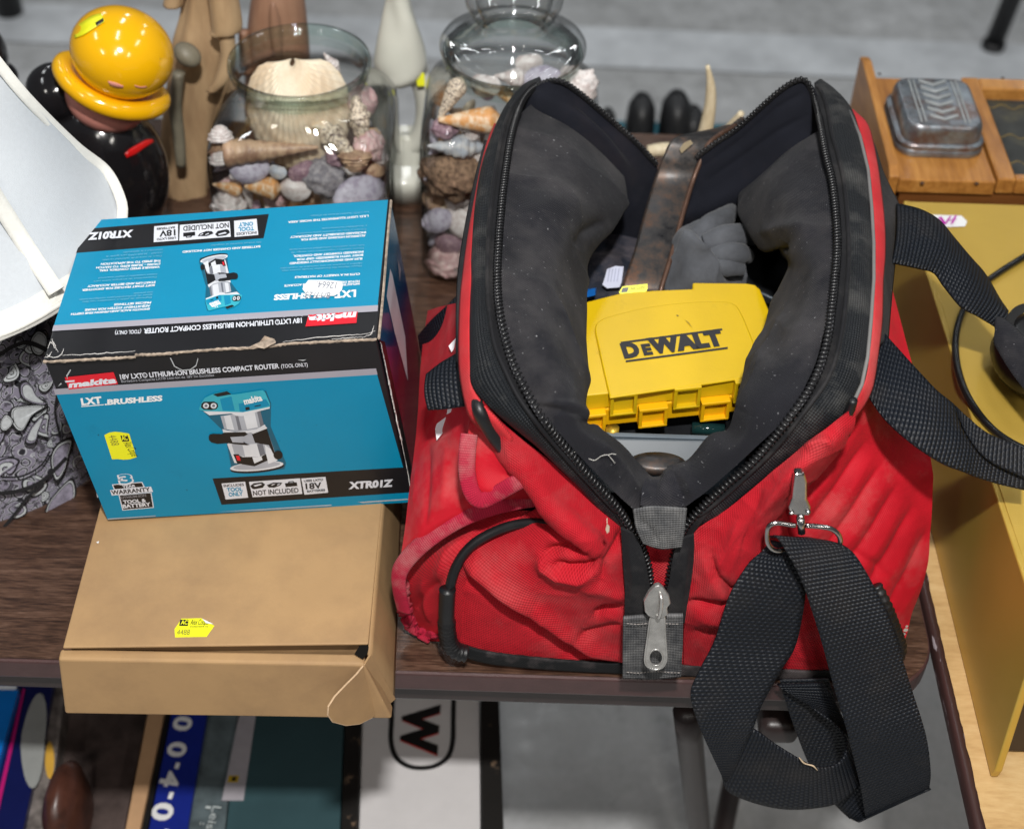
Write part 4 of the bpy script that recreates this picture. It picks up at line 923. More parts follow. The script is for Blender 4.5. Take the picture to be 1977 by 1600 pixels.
mb = MB(); mb.tube(cr([K(-120, 686, z=.236), K(0, 647, z=.236), K(70, 615, z=.236), K(150, 566, z=.235)], 30), .0022, 8); mb.build('wire_edge', [TRIM], t, smooth=True)
# ================================================================== kraft mailer box
KRAFT = mat('kraft_card', (.405, .250, .118), .62, var=.06, vscale=14, bump=.12, bscale=700, dirt=(.27, .165, .085), dirt_lo=.47, dirt_hi=.72, dirt_scale=8, dirt_amt=.75, spec=.3)
KRAFTE = mat('kraft_cut_edge', (.52, .36, .22), .8, var=.2, vscale=300)
KH = .073
t = thing('mailer_box', 'plain brown kraft mailer box overhanging the walnut table, under the boxed router', 'box', K(440, 1150, z=0))
tfl, tfr = K(121, 1249, z=KH), K(711, 1242, z=KH); tbl = tfl+(K(190, 990, z=KH)-tfl)*1.9; tbr = tfr+(K(736, 985, z=KH)-tfr)*1.9
bfl, bfr = K(125, 1378, z=.0006), K(757, 1388, z=.0006); bsr = K(762, 1345, z=.0006)
bbr = K(775, 990, z=.0006); bbr = bsr+(bbr-bsr)*1.55; bbl = tbl.copy(); bbl[2] = .0006; bbl[0] += .006
wl, wr_ = K(113, 1262, z=.066), K(700, 1272, z=.066); wfl, wfr = K(112, 1272, z=.0645), K(704, 1283, z=.0645)
dep = np.array([0, .012, 0])
mb = MB(); mb.hexa([bfl, bfr, bfr+dep, bfl+dep], [wfl, wfr, wr_+np.array([0, .006, -.001]), wl+np.array([0, .006, -.001])]); mb.build('front_wall', [KRAFT], t, bevel=.0022, seg=3, smooth=False)
dz = np.array([0, 0, -.0022])
mb = MB(); mb.hexa([tfl+dz, tfr+dz, tbr+dz, tbl+dz], [tfl, tfr, tbr, tbl]); mb.build('lid', [KRAFT], t, bevel=.0010, seg=2)
ins = [tfl+np.array([.003, .007, -.0026]), tfr+np.array([-.003, .007, -.0026]), tbr+np.array([-.003, -.004, -.0026]), tbl+np.array([.003, -.004, -.0026])]
b0 = [bfl+np.array([.004, .0135, .0004]), bsr+np.array([-.005, .004, .0004]), bbr+np.array([-.005, -.004, .0004]), bbl+np.array([.003, -.004, .0004])]
mb = MB(); mb.hexa(b0, [p+np.array([0, 0, -.004]) for p in ins]); mb.build('tray', [KRAFT], t)
# right side wall with rounded dust flap folded round the front corner
sf = tfr+np.array([.0006, -.001, -.0015]); e1, e2 = K(713, 1262, z=.066), bsr
G = [[e1, tfr+(tbr-tfr)*.3+np.array([.0008, 0, -.001]), tbr+np.array([.0008, 0, -.001])], [(e1+e2)/2+np.array([.001, 0, 0]), (tfr+(tbr-tfr)*.3+bsr+(bbr-bsr)*.3)/2+np.array([.002, 0, 0]), (tbr+bbr)/2], [e2, bsr+(bbr-bsr)*.3, bbr]]
patch('side_wall', G, 14, 10, KRAFT, t, thick=.0016)
ear = [(713, 1262), (702, 1280), (686, 1300), (664, 1322), (644, 1343), (632, 1362), (631, 1378), (640, 1391), (666, 1398), (692, 1395), (716, 1383), (740, 1365), (761, 1347)]
fe = Frame(K(690, 1345, y=-.060), (1, .25, 0), (0, .1, 1)); mb = MB()
P3 = []
n1 = np.array(e1); n2 = np.array(e2)
nrm = np.cross(n2-n1, K(660, 1345, y=-.066)-n1)
pe = [KP(u, v, n1, nrm) for u, v in ear]; nn = nrm/np.linalg.norm(nrm)
if nn@(CAM_LOC-n1) < 0: nn = -nn
m_ = len(pe); mb.put([p+nn*.0016 for p in pe]+list(pe), [tuple(range(m_)), tuple(range(m_, 2*m_))[::-1]]+[((i+1) % m_, i, m_+i, m_+(i+1) % m_) for i in range(m_)])
# fan the big faces so the outline stays clean
mb.build('dust_flap', [KRAFT], t)
mb = MB(); mb.tube([p+nn*.001 for p in pe[1:11]], .0007, 6); mb.build('flap_cut_edge', [KRAFTE], t)
hole = [(684, 1262), (694, 1246), (706, 1242), (712, 1248), (709, 1262), (700, 1272)]
s = Sheet(Frame(tfr+np.array([0, -.004, -.0035]), (1, 0, 0), (0, 1, .35))); s.poly(hole, mat('gap_shade_black', (.008, .007, .006), .95, spec=.05), px=True); s.build('corner_gap_shade', t)  # flat black sheet, the open corner's shade put in as colour
FB = Frame((tfl+tbr)/2, (1, 0, 0), (0, 1, 0))
def price(s, px, logo, t1, t2, small=None, curl=None):
    s.poly(px, STK, px=True); s.poly(logo, BLKP, px=True)
    s.text('A', *s.fr.at(*logo[2 if False else 0]), .001, STK) if False else None
    s.text('Alex Cooper', 0, 0, t1[4], BLKP, shear=.3, px=t1[:4]); s.text('4488', 0, 0, t2[4], mat('stamp_ink', (.22, .20, .03), .6), px=t2[:4])
s = Sheet(FB, .00015)
price(s, [(337, 1214), (344, 1204), (350, 1194), (388, 1193), (402, 1200), (414, 1208), (406, 1219), (399, 1229), (338, 1230)], [(348, 1196), (364, 1196), (363, 1208), (346, 1208)], (367, 1206, 404, 1206, .0075), (341, 1226, 366, 1226, .0075))
s.text('auctioneers inc', 0, 0, .002, BLKP, px=(367, 1211, 402, 1211)); s.text('AC', 0, 0, .0055, STK, px=(349, 1206, 362, 1206), bold=.03)
s.poly([(390, 1195), (413, 1206), (398, 1204)], WHT, px=True)
s.poly([(186, 1048), (192, 1046), (190, 1051)], WHT, px=True)
s.build('price_sticker', t)

# ================================================================== boxed router
TEALP = mat('teal_gloss_print', (.0, .225, .395), .42, var=.05, vscale=9, dirt=(.002, .10, .19), dirt_lo=.62, dirt_hi=.85, dirt_scale=26, dirt_amt=.45, bump=.5, bscale=16, coat=.06, spec=.35)
BLKG = mat('black_gloss_print', (.009, .009, .011), .34, var=.2, bump=.08, bscale=40, coat=.08, spec=.35)
GRYP = mat('grey_stripe_print', (.33, .32, .37), .35, var=.03); REDP = mat('red_logo_print', (.66, .008, .022), .35, var=.03); LGT = mat('light_print', (.66, .68, .74), .4, var=.02)
PALE = mat('faint_blue_print', (.16, .42, .56), .4); CORR = mat('corrugated_edge', (.34, .27, .21), .85, var=.5, vscale=220, dirt=(.15, .1, .07), dirt_scale=180)
CW = mat('carton_wear', (.62, .60, .58), .8, var=.2)
ZT, ZB = .25, KH+.0008
t = thing('router_box', 'teal and black boxed router carton resting on the kraft mailer box', 'box', K(440, 900, z=ZB))
A, B = K(84, 694, z=ZT), K(728, 654, z=ZT); C0, D0 = K(752, 384, z=ZT), K(166, 425, z=ZT)
mid = K(500, 987, z=ZB); nf = np.cross(B-A, mid-A); nf /= np.linalg.norm(nf)
if nf@(CAM_LOC-A) < 0: nf = -nf
E0, F0 = KP(208, 1003, A, nf), KP(797, 969, A, nf)
G0 = K(813, 690, z=ZB); H0 = E0+(G0-F0)
ins_ = .0006
mb = MB(); mb.hexa([E0, F0, G0, H0], [A, B, C0, D0]); mb.build('carton', [BLKG], t, bevel=.0012, seg=2)
FF = Frame(A+nf*.0005, B-A, A-E0); FF = Frame(A+nf*.0003, B-A, np.cross(nf, B-A))
LM = {}
def q5(x, y): return (60+x/2.4615, 370+y/2.4615)
def q5l(L): return [q5(*p) for p in L]
# ---------- front
s = Sheet(FF)
s.poly([(107, 757), (727, 719), (797, 969), (208, 1003)], TEALP, px=True)
s.poly([(103, 751), (726, 711), (729, 723), (107, 762)], GRYP, px=True)
s.poly(q5l([(862, 1362), (1790, 1308), (1803, 1428), (905, 1487)]), BLKG, px=True)
s.poly(q5l([(160, 882), (392, 857), (413, 914), (180, 940)]), REDP, px=True)
s.text('makita', 0, 0, .0175, LGT, bold=.05, shear=.18, hp=11, px=(*q5(178, 931), *q5(408, 907)))
s.poly(q5l([(160, 899), (205, 895), (207, 902), (164, 906)]), LGT, px=True)
s.text('18V LXT\u00ae LITHIUM-ION BRUSHLESS COMPACT ROUTER', 0, 0, .0098, LGT, bold=.03, hp=9.5, px=(*q5(425, 891), *q5(1180, 838)))
s.text('(TOOL ONLY)', 0, 0, .0082, LGT, bold=.015, hp=7.5, px=(*q5(1189, 838), *q5(1315, 829)))
s.text('Buriladora Compacta LXT\u00ae Litio-Ion de 18V Sin Escobillas', 0, 0, .0052, mat('grey_print', (.40, .41, .46), .4), hp=5, px=(*q5(430, 906), *q5(870, 876)))
s.text('LXT', 0, 0, .0165, WHT, bold=.05, shear=.1, hp=13, px=(*q5(240, 1013), *q5(342, 1003)))
s.poly(q5l([(238, 1018), (346, 1009), (346, 1013), (239, 1022)]), WHT, px=True)
s.text('.BRUSHLESS', 0, 0, .0115, WHT, bold=.05, shear=.15, hp=10, px=(*q5(350, 1012), *q5(628, 991)))
HB_ = s.h
price(s, q5l([(348, 1155), (372, 1143), (400, 1139), (430, 1142), (466, 1148), (484, 1204), (502, 1260), (470, 1270), (440, 1272), (412, 1269), (385, 1270), (366, 1212)]), q5l([(424, 1158), (458, 1155), (468, 1184), (433, 1187)]), (*q5(438, 1192), *q5(482, 1262), .0095), (*q5(366, 1158), *q5(384, 1206), .0085))
s.text('AC', 0, 0, .0075, STK, px=(*q5(432, 1180), *q5(460, 1178)), bold=.03)
s.h = HB_
# warranty emblem
s.poly(q5l([(384, 1389), (528, 1377), (541, 1402), (394, 1416)]), LGT, px=True); s.poly(q5l([(390, 1392), (525, 1381), (534, 1400), (398, 1412)]), BLKG, px=True)
s.poly(q5l([(416, 1440), (572, 1427), (584, 1500), (434, 1513)]), LGT, px=True); s.poly(q5l([(421, 1442), (568, 1430), (579, 1497), (438, 1509)]), BLKG, px=True)
s.poly(q5l([(375, 1416), (570, 1399), (580, 1424), (384, 1442)]), LGT, px=True)
s.text('3', 0, 0, .034, LGT, bold=.12, hp=17, px=(*q5(418, 1388), *q5(492, 1381))); s.text('3', 0, 0, .030, TEALP, bold=.03, hp=17, px=(*q5(426, 1384), *q5(484, 1378)))
s.text('YEAR', 0, 0, .0075, LGT, bold=.03, hp=5, px=(*q5(434, 1406), *q5(498, 1401))); s.text('WARRANTY', 0, 0, .0125, BLKG, bold=.03, hp=8, px=(*q5(384, 1437), *q5(568, 1421)))
s.text('LITHIUM-ION', 0, 0, .0068, mat('dim_print', (.2, .2, .22), .4), bold=.03, hp=4.5, px=(*q5(428, 1457), *q5(548, 1446))); s.text('TOOL &', 0, 0, .0095, LGT, bold=.04, hp=6.5, px=(*q5(440, 1480), *q5(548, 1471))); s.text('BATTERY', 0, 0, .0100, LGT, bold=.04, hp=7, px=(*q5(438, 1501), *q5(570, 1490)))
def badge(s, f, sc):
    """three white panels and the model code; f maps crop points, sc text scale"""
    s.poly([f(905, 1385), f(1017, 1376), f(1032, 1452), f(925, 1461)], LGT, px=True); s.poly([f(1035, 1377), f(1278, 1360), f(1289, 1434), f(1053, 1450)], LGT, px=True); s.poly([f(1284, 1361), f(1399, 1353), f(1412, 1428), f(1299, 1438)], LGT, px=True)
    s.text('INCLUDES', 0, 0, .0078*sc, BLKG, bold=.03, hp=5*sc, px=(*f(916, 1402), *f(1012, 1395))); s.text('TOOL', 0, 0, .0115*sc, TEALP, bold=.04, hp=7.5*sc, px=(*f(932, 1424), *f(1006, 1419))); s.text('ONLY', 0, 0, .0115*sc, TEALP, bold=.04, hp=7.5*sc, px=(*f(940, 1446), *f(1008, 1441)))
    s.text('NOT INCLUDED', 0, 0, .0128*sc, BLKG, bold=.025, hp=9.5*sc, px=(*f(1056, 1442), *f(1272, 1427)))
    for P in ([(1042, 1396), (1058, 1383), (1098, 1378), (1112, 1388), (1102, 1404), (1060, 1412), (1050, 1408)], [(1120, 1392), (1150, 1380), (1194, 1380), (1186, 1392), (1156, 1404), (1130, 1403)], [(1206, 1383), (1262, 1378), (1266, 1396), (1210, 1401)]):
        s.poly([f(*p) for p in P], BLKG, px=True)
    for P in ([(1056, 1393), (1092, 1385), (1098, 1389), (1066, 1399)], [(1140, 1391), (1156, 1385), (1160, 1387), (1144, 1394)], [(1168, 1390), (1180, 1384), (1184, 1386), (1172, 1393)], [(1220, 1382), (1224, 1374), (1246, 1372), (1252, 1379), (1248, 1380), (1242, 1376), (1228, 1378), (1225, 1383)]):
        s.poly([f(*p) for p in P], LGT if P[0][0] != 1220 else BLKG, px=True)
    s.text('USES LXT\u00ae', 0, 0, .0062*sc, BLKG, bold=.03, hp=4*sc, px=(*f(1297, 1377), *f(1388, 1370))); s.text('18V', 0, 0, .0168*sc, BLKG, bold=.03, hp=11.5*sc, px=(*f(1306, 1411), *f(1382, 1405))); s.text('BATTERIES', 0, 0, .0055*sc, BLKG, bold=.03, hp=4*sc, px=(*f(1312, 1426), *f(1398, 1419)))
    s.text('XTR01Z', 0, 0, .0178*sc, LGT, bold=.055, shear=.1, hp=13*sc, px=(*f(1508, 1409), *f(1722, 1396)))
s.h = HB_
badge(s, q5, 1.0)
# router picture, printed
AL1 = mat('print_silver_light', (.62, .64, .68), .35); AL2 = mat('print_silver_mid', (.36, .38, .43), .35); AL3 = mat('print_silver_dark', (.14, .15, .18), .35); TL2 = mat('print_teal_light', (.03, .36, .46), .35); TL3 = mat('print_teal_shade', (.003, .10, .17), .35)
def router(s, f):
    P = lambda L, m: s.poly([f(*p) for p in L], m, px=True)
    el = lambda cx, cy, rx, ry, m, ro=-.09: P([(cx+rx*math.cos(a)*math.cos(ro)-ry*math.sin(a)*math.sin(ro), cy+rx*math.cos(a)*math.sin(ro)+ry*math.sin(a)*math.cos(ro)) for a in np.linspace(0, 2*math.pi, 30)[:-1]], m)
    P([(45, 500), (240, 690), (300, 1000), (420, 1045), (760, 1010), (775, 960), (640, 640), (645, 440), (600, 330)], TL3)
    el(525, 1000, 236, 42, BLKG); el(520, 985, 232, 40, AL1); el(520, 981, 205, 30, AL2)
    P([(230, 680), (600, 640), (700, 930), (560, 985), (340, 960)], AL2)
    P([(262, 790), (300, 790), (352, 960), (326, 955)], AL1); P([(590, 800), (650, 840), (700, 935), (620, 965), (600, 880)], AL1)
    P([(315, 880), (600, 880), (615, 935), (500, 985), (350, 960)], BLKG); P([(480, 905), (560, 900), (570, 930), (500, 960)], AL1); P([(338, 892), (368, 894), (380, 936), (352, 934)], REDP)
    P([(350, 800), (570, 785), (595, 880), (560, 900), (400, 905), (368, 890)], AL1); P([(350, 800), (395, 797), (420, 903), (368, 890)], AL2); P([(520, 790), (570, 785), (595, 880), (550, 898)], AL3)
    P([(475, 695), (605, 652), (690, 910), (660, 870), (625, 800), (505, 780)], BLKG); P([(470, 690), (600, 640), (612, 655), (484, 704)], AL1)
    P([(205, 548), (550, 498), (582, 625), (520, 655), (330, 680), (238, 660)], AL2)
    P([(235, 548), (290, 540), (325, 668), (262, 662)], AL1); P([(330, 535), (355, 531), (390, 668), (362, 672)], AL3); P([(400, 523), (500, 508), (530, 645), (436, 664)], AL1); P([(520, 503), (550, 498), (582, 625), (552, 640)], AL3)
    P([(222, 660), (330, 688), (520, 660), (590, 620), (598, 642), (520, 685), (330, 708), (228, 690)], AL1)
    P([(102, 725), (112, 707), (140, 700), (215, 703), (240, 690), (420, 685), (442, 705), (410, 722), (330, 730), (440, 790), (460, 795), (430, 800), (330, 790), (270, 780), (180, 788), (125, 775), (106, 755)], BLKG)
    P([(290, 730), (400, 722), (405, 780), (310, 775)], AL2)
    el(705, 885, 40, 38, BLKG)
    P([(55, 505), (400, 512), (632, 462), (632, 482), (550, 502), (395, 548), (340, 545), (300, 525), (110, 540)], AL1)
    P([(20, 480), (40, 430), (70, 388), (150, 352), (262, 328), (305, 362), (362, 355), (570, 322), (592, 340), (636, 445), (630, 468), (400, 514), (60, 503), (24, 496)], TL2)
    P([(200, 400), (300, 375), (330, 500), (225, 500)], TEALP); P([(362, 440), (600, 400), (632, 455), (400, 512), (372, 505)], TEALP); P([(140, 358), (262, 330), (300, 358), (180, 380)], BLKG)
    P([(36, 470), (40, 440), (60, 422), (150, 420), (180, 436), (186, 462), (170, 486), (130, 494), (60, 490)], BLKG); el(80, 457, 26, 24, AL1, 0); el(146, 457, 26, 24, AL1, 0); el(80, 457, 13, 12, AL3, 0); el(146, 457, 13, 12, AL3, 0)
    P([(420, 470), (455, 465), (460, 490), (425, 496)], BLKG); P([(500, 458), (555, 447), (556, 455), (502, 466)], BLKG)
    a, b = f(415, 445), f(572, 408); s.text('makita', 0, 0, .0092, WHT, bold=.04, shear=.15, hp=12, px=(*a, *b))
r4 = lambda x, y: (380+x/4.493, 680+y/4.493)
s.h = HB_
router(s, r4)
s.h = HB_
for u, v, r in ((190, 839, 1.6), (361, 945, 1.4), (540, 850, .9), (665, 900, .8), (611, 820, .8)):
    s.poly([(u+r*math.cos(a), v+r*math.sin(a)) for a in np.linspace(0, 6.28, 9)[:-1]], TL3, px=True)
for L in ([(131, 733), (128, 724), (136, 712), (137, 714), (130, 726)], [(112, 745), (118, 738), (119, 741)], [(330, 690), (338, 706), (352, 713), (367, 712), (378, 704), (382, 690), (383, 692), (379, 706), (367, 714), (352, 715), (336, 707), (328, 690)], [(208, 1000), (300, 994), (301, 995.5), (208, 1002)], [(420, 987), (560, 978), (640, 973), (640, 975), (500, 984)], [(690, 968), (796, 961), (796, 963), (700, 970)], [(186, 950), (190, 958), (188, 960)], [(575, 694), (592, 693), (585, 696)]):
    s.poly(L, mat('scuff_white', (.42, .44, .46), .7), px=True)
s.build('front_panel', t)
# ---------- top (printed the other way up)
FT = Frame(A+np.array([0, 0, .0004]), (1, 0, 0), (0, 1, 0)); s = Sheet(FT)
s.poly([(101.5, 637), (728.5, 597), (749, 386), (168, 426)], TEALP, px=True)
s.poly([(103.5, 628), (730, 589), (729, 601), (100.5, 639)], GRYP, px=True)
s.poly(q5l([(254, 178), (1130, 107), (1105, 222), (214, 292)]), BLKG, px=True)
s.poly(q5l([(1318, 586), (1552, 569), (1546, 624), (1304, 641)]), REDP, px=True)
s.text('makita', 0, 0, .0185, LGT, bold=.055, shear=.18, hp=13, px=(*q5(1548, 573), *q5(1316, 590)))
s.text('18V LXT\u00ae LITHIUM-ION BRUSHLESS COMPACT ROUTER', 0, 0, .0125, LGT, bold=.03, hp=9.5, px=(*q5(1286, 601), *q5(536, 652)))
s.text('(TOOL ONLY)', 0, 0, .0105, LGT, bold=.015, hp=7.5, px=(*q5(524, 656), *q5(400, 663)))
s.text('Buriladora Compacta LXT\u00ae Litio-Ion de 18V Sin Escobillas', 0, 0, .0065, MATS['grey_print'], hp=4.5, px=(*q5(1290, 584), *q5(850, 606)))
s.text('LXT', 0, 0, .0175, WHT, bold=.05, shear=.1, hp=13, px=(*q5(1545, 468), *q5(1440, 475))); s.text('BRUSHLESS', 0, 0, .0125, WHT, bold=.05, shear=.15, hp=10, px=(*q5(1418, 477), *q5(1153, 492)))
def fb(x, y):   # front badge crop coords -> top face
    u = (x-905)/(1722-905); a = q5(1092, 128); b = q5(276, 190)
    w = (y-(1385-(x-905)*.0625))/78.0
    return (a[0]+(b[0]-a[0])*u-w*5.5, a[1]+(b[1]-a[1])*u+(1-w)*0+w*0+ (30*(1-w))*0+w*31)
def fb(x, y):
    u = (x-905)/(1722-905); a = np.array(q5(1092, 128)); b = np.array(q5(276, 186)); c_ = np.array(q5(1080, 207)); d = np.array(q5(258, 264))
    w = (y-(1385-(x-905)*.064))/78.0; w = 1-w
    p = (a*(1-u)+b*u)*(1-w)+(c_*(1-u)+d*u)*w; return float(p[0]), float(p[1])
def fbi(x, y): # the print is turned half round: text top faces the viewer
    u = (x-905)/(1722-905); a = np.array(q5(1092, 128)); b = np.array(q5(276, 186)); c_ = np.array(q5(1080, 207)); d = np.array(q5(258, 264))
    w = 1-(y-(1385-(x-905)*.064))/78.0
    p = (a*(1-u)+b*u)*(1-w)+(c_*(1-u)+d*u)*w; return float(p[0]), float(p[1])
HB_ = s.h
badge(s, fbi, 1.0)
s.h = HB_
bold_l = [((1562, 434), (1448, 442), 'MAKITA-BUILT BRUSHLESS'), ((1562, 422), (1203, 444), 'MOTOR DELIVERS FASTER AND MORE ACCURATE'), ((1563, 388), (1253, 404), 'CUTS IN A VARIETY OF MATERIALS'), ((1575, 315), (1228, 338), 'SLIM AND ERGONOMICALLY DESIGNED'), ((1578, 298), (1262, 320), 'BODY WITH RUBBERIZED GRIP FOR'), ((1580, 283), (1247, 304), 'INCREASED COMFORT AND CONTROL'), ((1590, 206), (1282, 226), 'ALUMINUM HOUSING AND BASE FOR'), ((1592, 191), (1230, 214), 'INCREASED DURABILITY AND ACCURACY'), ((1604, 113), (1222, 143), 'L.E.D. LIGHT ILLUMINATES THE WORK AREA'),
  ((1090, 258), (720, 284), 'BATTERIES AND CHARGER NOT INCLUDED'), ((566, 554), (190, 580), 'SMOOTH RACK-AND-PINION FINE DEPTH'), ((568, 540), (256, 560), 'ADJUSTMENT SYSTEM FOR MORE'), ((572, 524), (395, 535), 'PRECISE SETTINGS'), ((590, 442), (244, 466), 'SOFT START FEATURE FOR SMOOTHER'), ((593, 428), (268, 448), 'START-UPS AND BETTER ACCURACY'), ((612, 356), (325, 374), 'VARIABLE SPEED CONTROL DIAL'), ((615, 342), (310, 360), '(10,000 - 30,000 RPM) TO MATCH'), ((618, 326), (332, 343), 'THE SPEED TO THE APPLICATION')]
thin_l = [((1572, 352), (1192, 376), 'Motor Makita Sin Escobillas brinda cortes m\u00e1s'), ((1574, 340), (1185, 364), 'r\u00e1pidos y exactos en una variedad de materiales'), ((1582, 268), (1236, 290), 'Dise\u00f1o esbelto y ergon\u00f3mico con mango de'), ((1584, 254), (1228, 276), 'hule para control y comodidad incrementada'), ((1594, 178), (1262, 200), 'Carcasa y base de aluminio para exactitud'), ((1598, 162), (1382, 176), 'y durabilidad incrementada'), ((1606, 97), (1328, 116), 'Luz L.E.D. ilumina el \u00e1rea de trabajo'), ((1094, 240), (853, 256), 'No incluye bater\u00edas ni cargador'),
  ((575, 503), (245, 524), 'Engranaje de pi\u00f1\u00f3n y cremallera con fino'), ((578, 490), (230, 514), 'ajuste de profundidad para configuraciones'), ((580, 478), (488, 485), 'm\u00e1s precisas'), ((598, 406), (298, 428), 'Caracter\u00edstica de arranque suave para'), ((600, 393), (320, 412), 'inicios tranquilos y mayor exactitud'), ((622, 306), (340, 326), 'Disco de control de velocidad variable'), ((625, 290), (358, 310), '(10,000 - 30,000 RPM) para igualar la'), ((628, 276), (440, 290), 'velocidad a la aplicaci\u00f3n')]
for a, b, tx in bold_l: s.text(tx, 0, 0, .0076, WHT, bold=.035, shear=.1, hp=3.9, px=(*q5(*a), *q5(*b)))
for a, b, tx in thin_l: s.text(tx, 0, 0, .0062, PALE, bold=0, shear=.15, hp=3.2, px=(*q5(*a), *q5(*b)))
def rt(x, y):
    u = (x-20)/750; w = (y-322)/(1040-322); a = np.array(q5(1000, 560)); b = np.array(q5(790, 573)); c_ = np.array(q5(1012, 288)); d = np.array(q5(800, 305))
    p = (a*(1-u)+b*u)*(1-w)+(c_*(1-u)+d*u)*w; return float(p[0]), float(p[1])
s.h = HB_
router(s, rt)
s.poly(q5l([(1290, 468), (1295, 450), (1308, 438), (1318, 424), (1400, 424), (1476, 430), (1482, 448), (1478, 470), (1462, 488), (1440, 500), (1380, 500), (1310, 494)]), WHT, px=True)
s.text('12664.', 0, 0, .0115, mat('blue_grey_ink', (.18, .2, .26), .5), px=(*q5(1454, 436), *q5(1362, 430))); s.text('8/17/23', 0, 0, .0105, MATS['blue_grey_ink'], px=(*q5(1424, 484), *q5(1306, 481)))
s.build('top_panel', t)
# ---------- right side
ns_ = np.cross(G0-F0, B-F0); ns_ /= np.linalg.norm(ns_)
if ns_[0] < 0: ns_ = -ns_
FS = Frame((B+F0)/2+ns_*.0008, G0-F0, np.cross(ns_, G0-F0))
def sidegrad():
    N = NT('side_gradient_print'); sp = N.add('ShaderNodeSeparateXYZ'); N.con(N.coord(), sp.inputs[0]); z = sp.outputs[2]; y = sp.outputs[1]
    nn_ = N.noise(N.coord(), 30, 5, .6)
    f = N.math('ADD', N.math('MULTIPLY', N.math('SUBTRACT', z, ZB), 4.6), N.math('ADD', N.math('MULTIPLY', N.math('SUBTRACT', y, .12), 1.6), N.math('MULTIPLY', nn_, .12)))
    N.con(N.ramp(f, [(.25, (.30, .008, .03)), (.55, (.26, .01, .05)), (.72, (.02, .04, .16)), (.95, (.003, .16, .30))]), N.b.inputs['Base Color']); N.b.inputs['Roughness'].default_value = .16; return N.m
s = Sheet(FS, .0002)
s.poly([(731, 656), (754, 388), (812, 690), (798, 966)], sidegrad(), px=True)
s.poly([(731, 656), (742, 660), (806, 958), (798, 968)], BLKG, px=True)
s.poly([(752, 519), (756, 530), (781, 650), (786, 735), (760, 640), (745, 572)], LGT, px=True)
s.poly([(766, 500), (772, 520), (770, 545)], GRYP, px=True)
s.build('side_panel', t)
# ---------- torn corrugated edge
mb = MB(); rs2 = np.random.RandomState(3)
TE = [(83, 697), (110, 696), (150, 694), (200, 691), (258, 688), (262, 684), (300, 683), (360, 678), (420, 673), (470, 671), (500, 668), (530, 666), (560, 662), (620, 659), (680, 656), (727, 654)]
Pt = cr(np.array([K(u, v, z=ZT+.0006) for u, v in TE]), 160); nfv = nf*.0014
up_, lo_ = [], []
for i, p in enumerate(Pt):
    a_ = .0006+.0005*rs2.rand(); up_.append(p+np.array([0, .0011*rs2.rand(), .0004])+nf*.0003); lo_.append(p+nf*a_-np.array([0, 0, .0008+.0009*rs2.rand()]))
n_ = len(Pt); mb.put(up_+lo_+[p+nf*.0009 for p in Pt], [(i, i+1, 2*n_+i+1, 2*n_+i)[::-1] for i in range(n_-1)]+[(2*n_+i, 2*n_+i+1, n_+i+1, n_+i)[::-1] for i in range(n_-1)])
tr = [K(u, v, z=ZT+.0012) for u, v in ((484, 668), (502, 664), (512, 656), (522, 652), (530, 658), (534, 669), (510, 673))]; tr = [p+np.array([0, 0, .002*(i % 3)]) for i, p in enumerate(tr)]
mb.put(tr, [tuple(range(len(tr)))[::-1]]); mb.build('torn_edge', [CORR], t)
mb = MB()
def scuff(L, z=ZT+.0009, r=.00022):
    mb.tube(cr(np.array([K(u, v, z=z) for u, v in L]), 26)+np.stack([rs2.randn(26)*.00025, rs2.randn(26)*.0003, np.zeros(26)], 1), [r*.5, r, r*1.4, r, r*.5], 5)
for L in ([(93, 672), (98, 660), (104, 668), (112, 680)], [(90, 684), (100, 690), (116, 686), (124, 672)], [(120, 686), (200, 682), (262, 678)], [(545, 660), (620, 651), (700, 645), (724, 640)], [(86, 690), (94, 688), (99, 680)], [(700, 652), (716, 645), (722, 628)], [(100, 655), (108, 670)], [(640, 655), (700, 650)]): scuff(L)
mb.build('scuffs', [CW], t)
mb = MB()
for L, dx in (([(735, 660), (752, 740), (770, 830), (785, 900), (795, 960)], 0), ([(741, 690), (757, 770), (776, 850)], .001), ([(800, 900), (803, 930), (799, 962)], .001)):
    P = np.array([KP(u, v, FS.O+ns_*.0006, FS.N) for u, v in L]); P = cr(P, 50); P = P+np.stack([np.zeros(50), rs2.randn(50)*.0004, rs2.randn(50)*.0003], 1); mb.tube(P, [.0002, .0003, .0005, .0002, .0004], 5)
mb.build('edge_wear', [CW], t)
mb = MB(); P = cr(np.array([K(u, v, z=ZT+.0006) for u, v in ((729, 652), (738, 560), (746, 460), (753, 386))]), 40); mb.tube(P+np.array([.0008, 0, -.0006]), .0011, 6); mb.build('corrugated_corner', [CORR], t)
# ================================================================== red tool bag
RED = cloth('red_ballistic_cloth', (.50, .009, .020), .0027, .75, .7, dust=(.44, .17, .16), dust_amt=.50, contrast=.32, dust_lo=.46, dust_hi=.76, dust_scale=13)
REDS = cloth('red_molded_shell', (.52, .007, .019), .0016, .6, .35, dust=(.50, .20, .18), dust_amt=.55, dust_lo=.50, dust_hi=.74, dust_scale=15, contrast=.2)
REDST = cloth('red_stripe_cloth', (.62, .032, .040), .0022, .7, .5, dust=(.58, .28, .25), dust_amt=.3)
PNK = cloth('pink_binding', (.46, .012, .045), .0017, .75, .6, dust=(.46, .26, .24), dust_amt=.6, dust_lo=.46, dust_hi=.68, dust_scale=30, kind='rib', contrast=.5)
LIN = cloth('black_lining', (.013, .013, .0175), .0021, .8, .9, dust=(.125, .115, .115), dust_amt=.65, dust_lo=.46, dust_hi=.72, dust_scale=9, contrast=.4, sheen=.04, specks=.5)
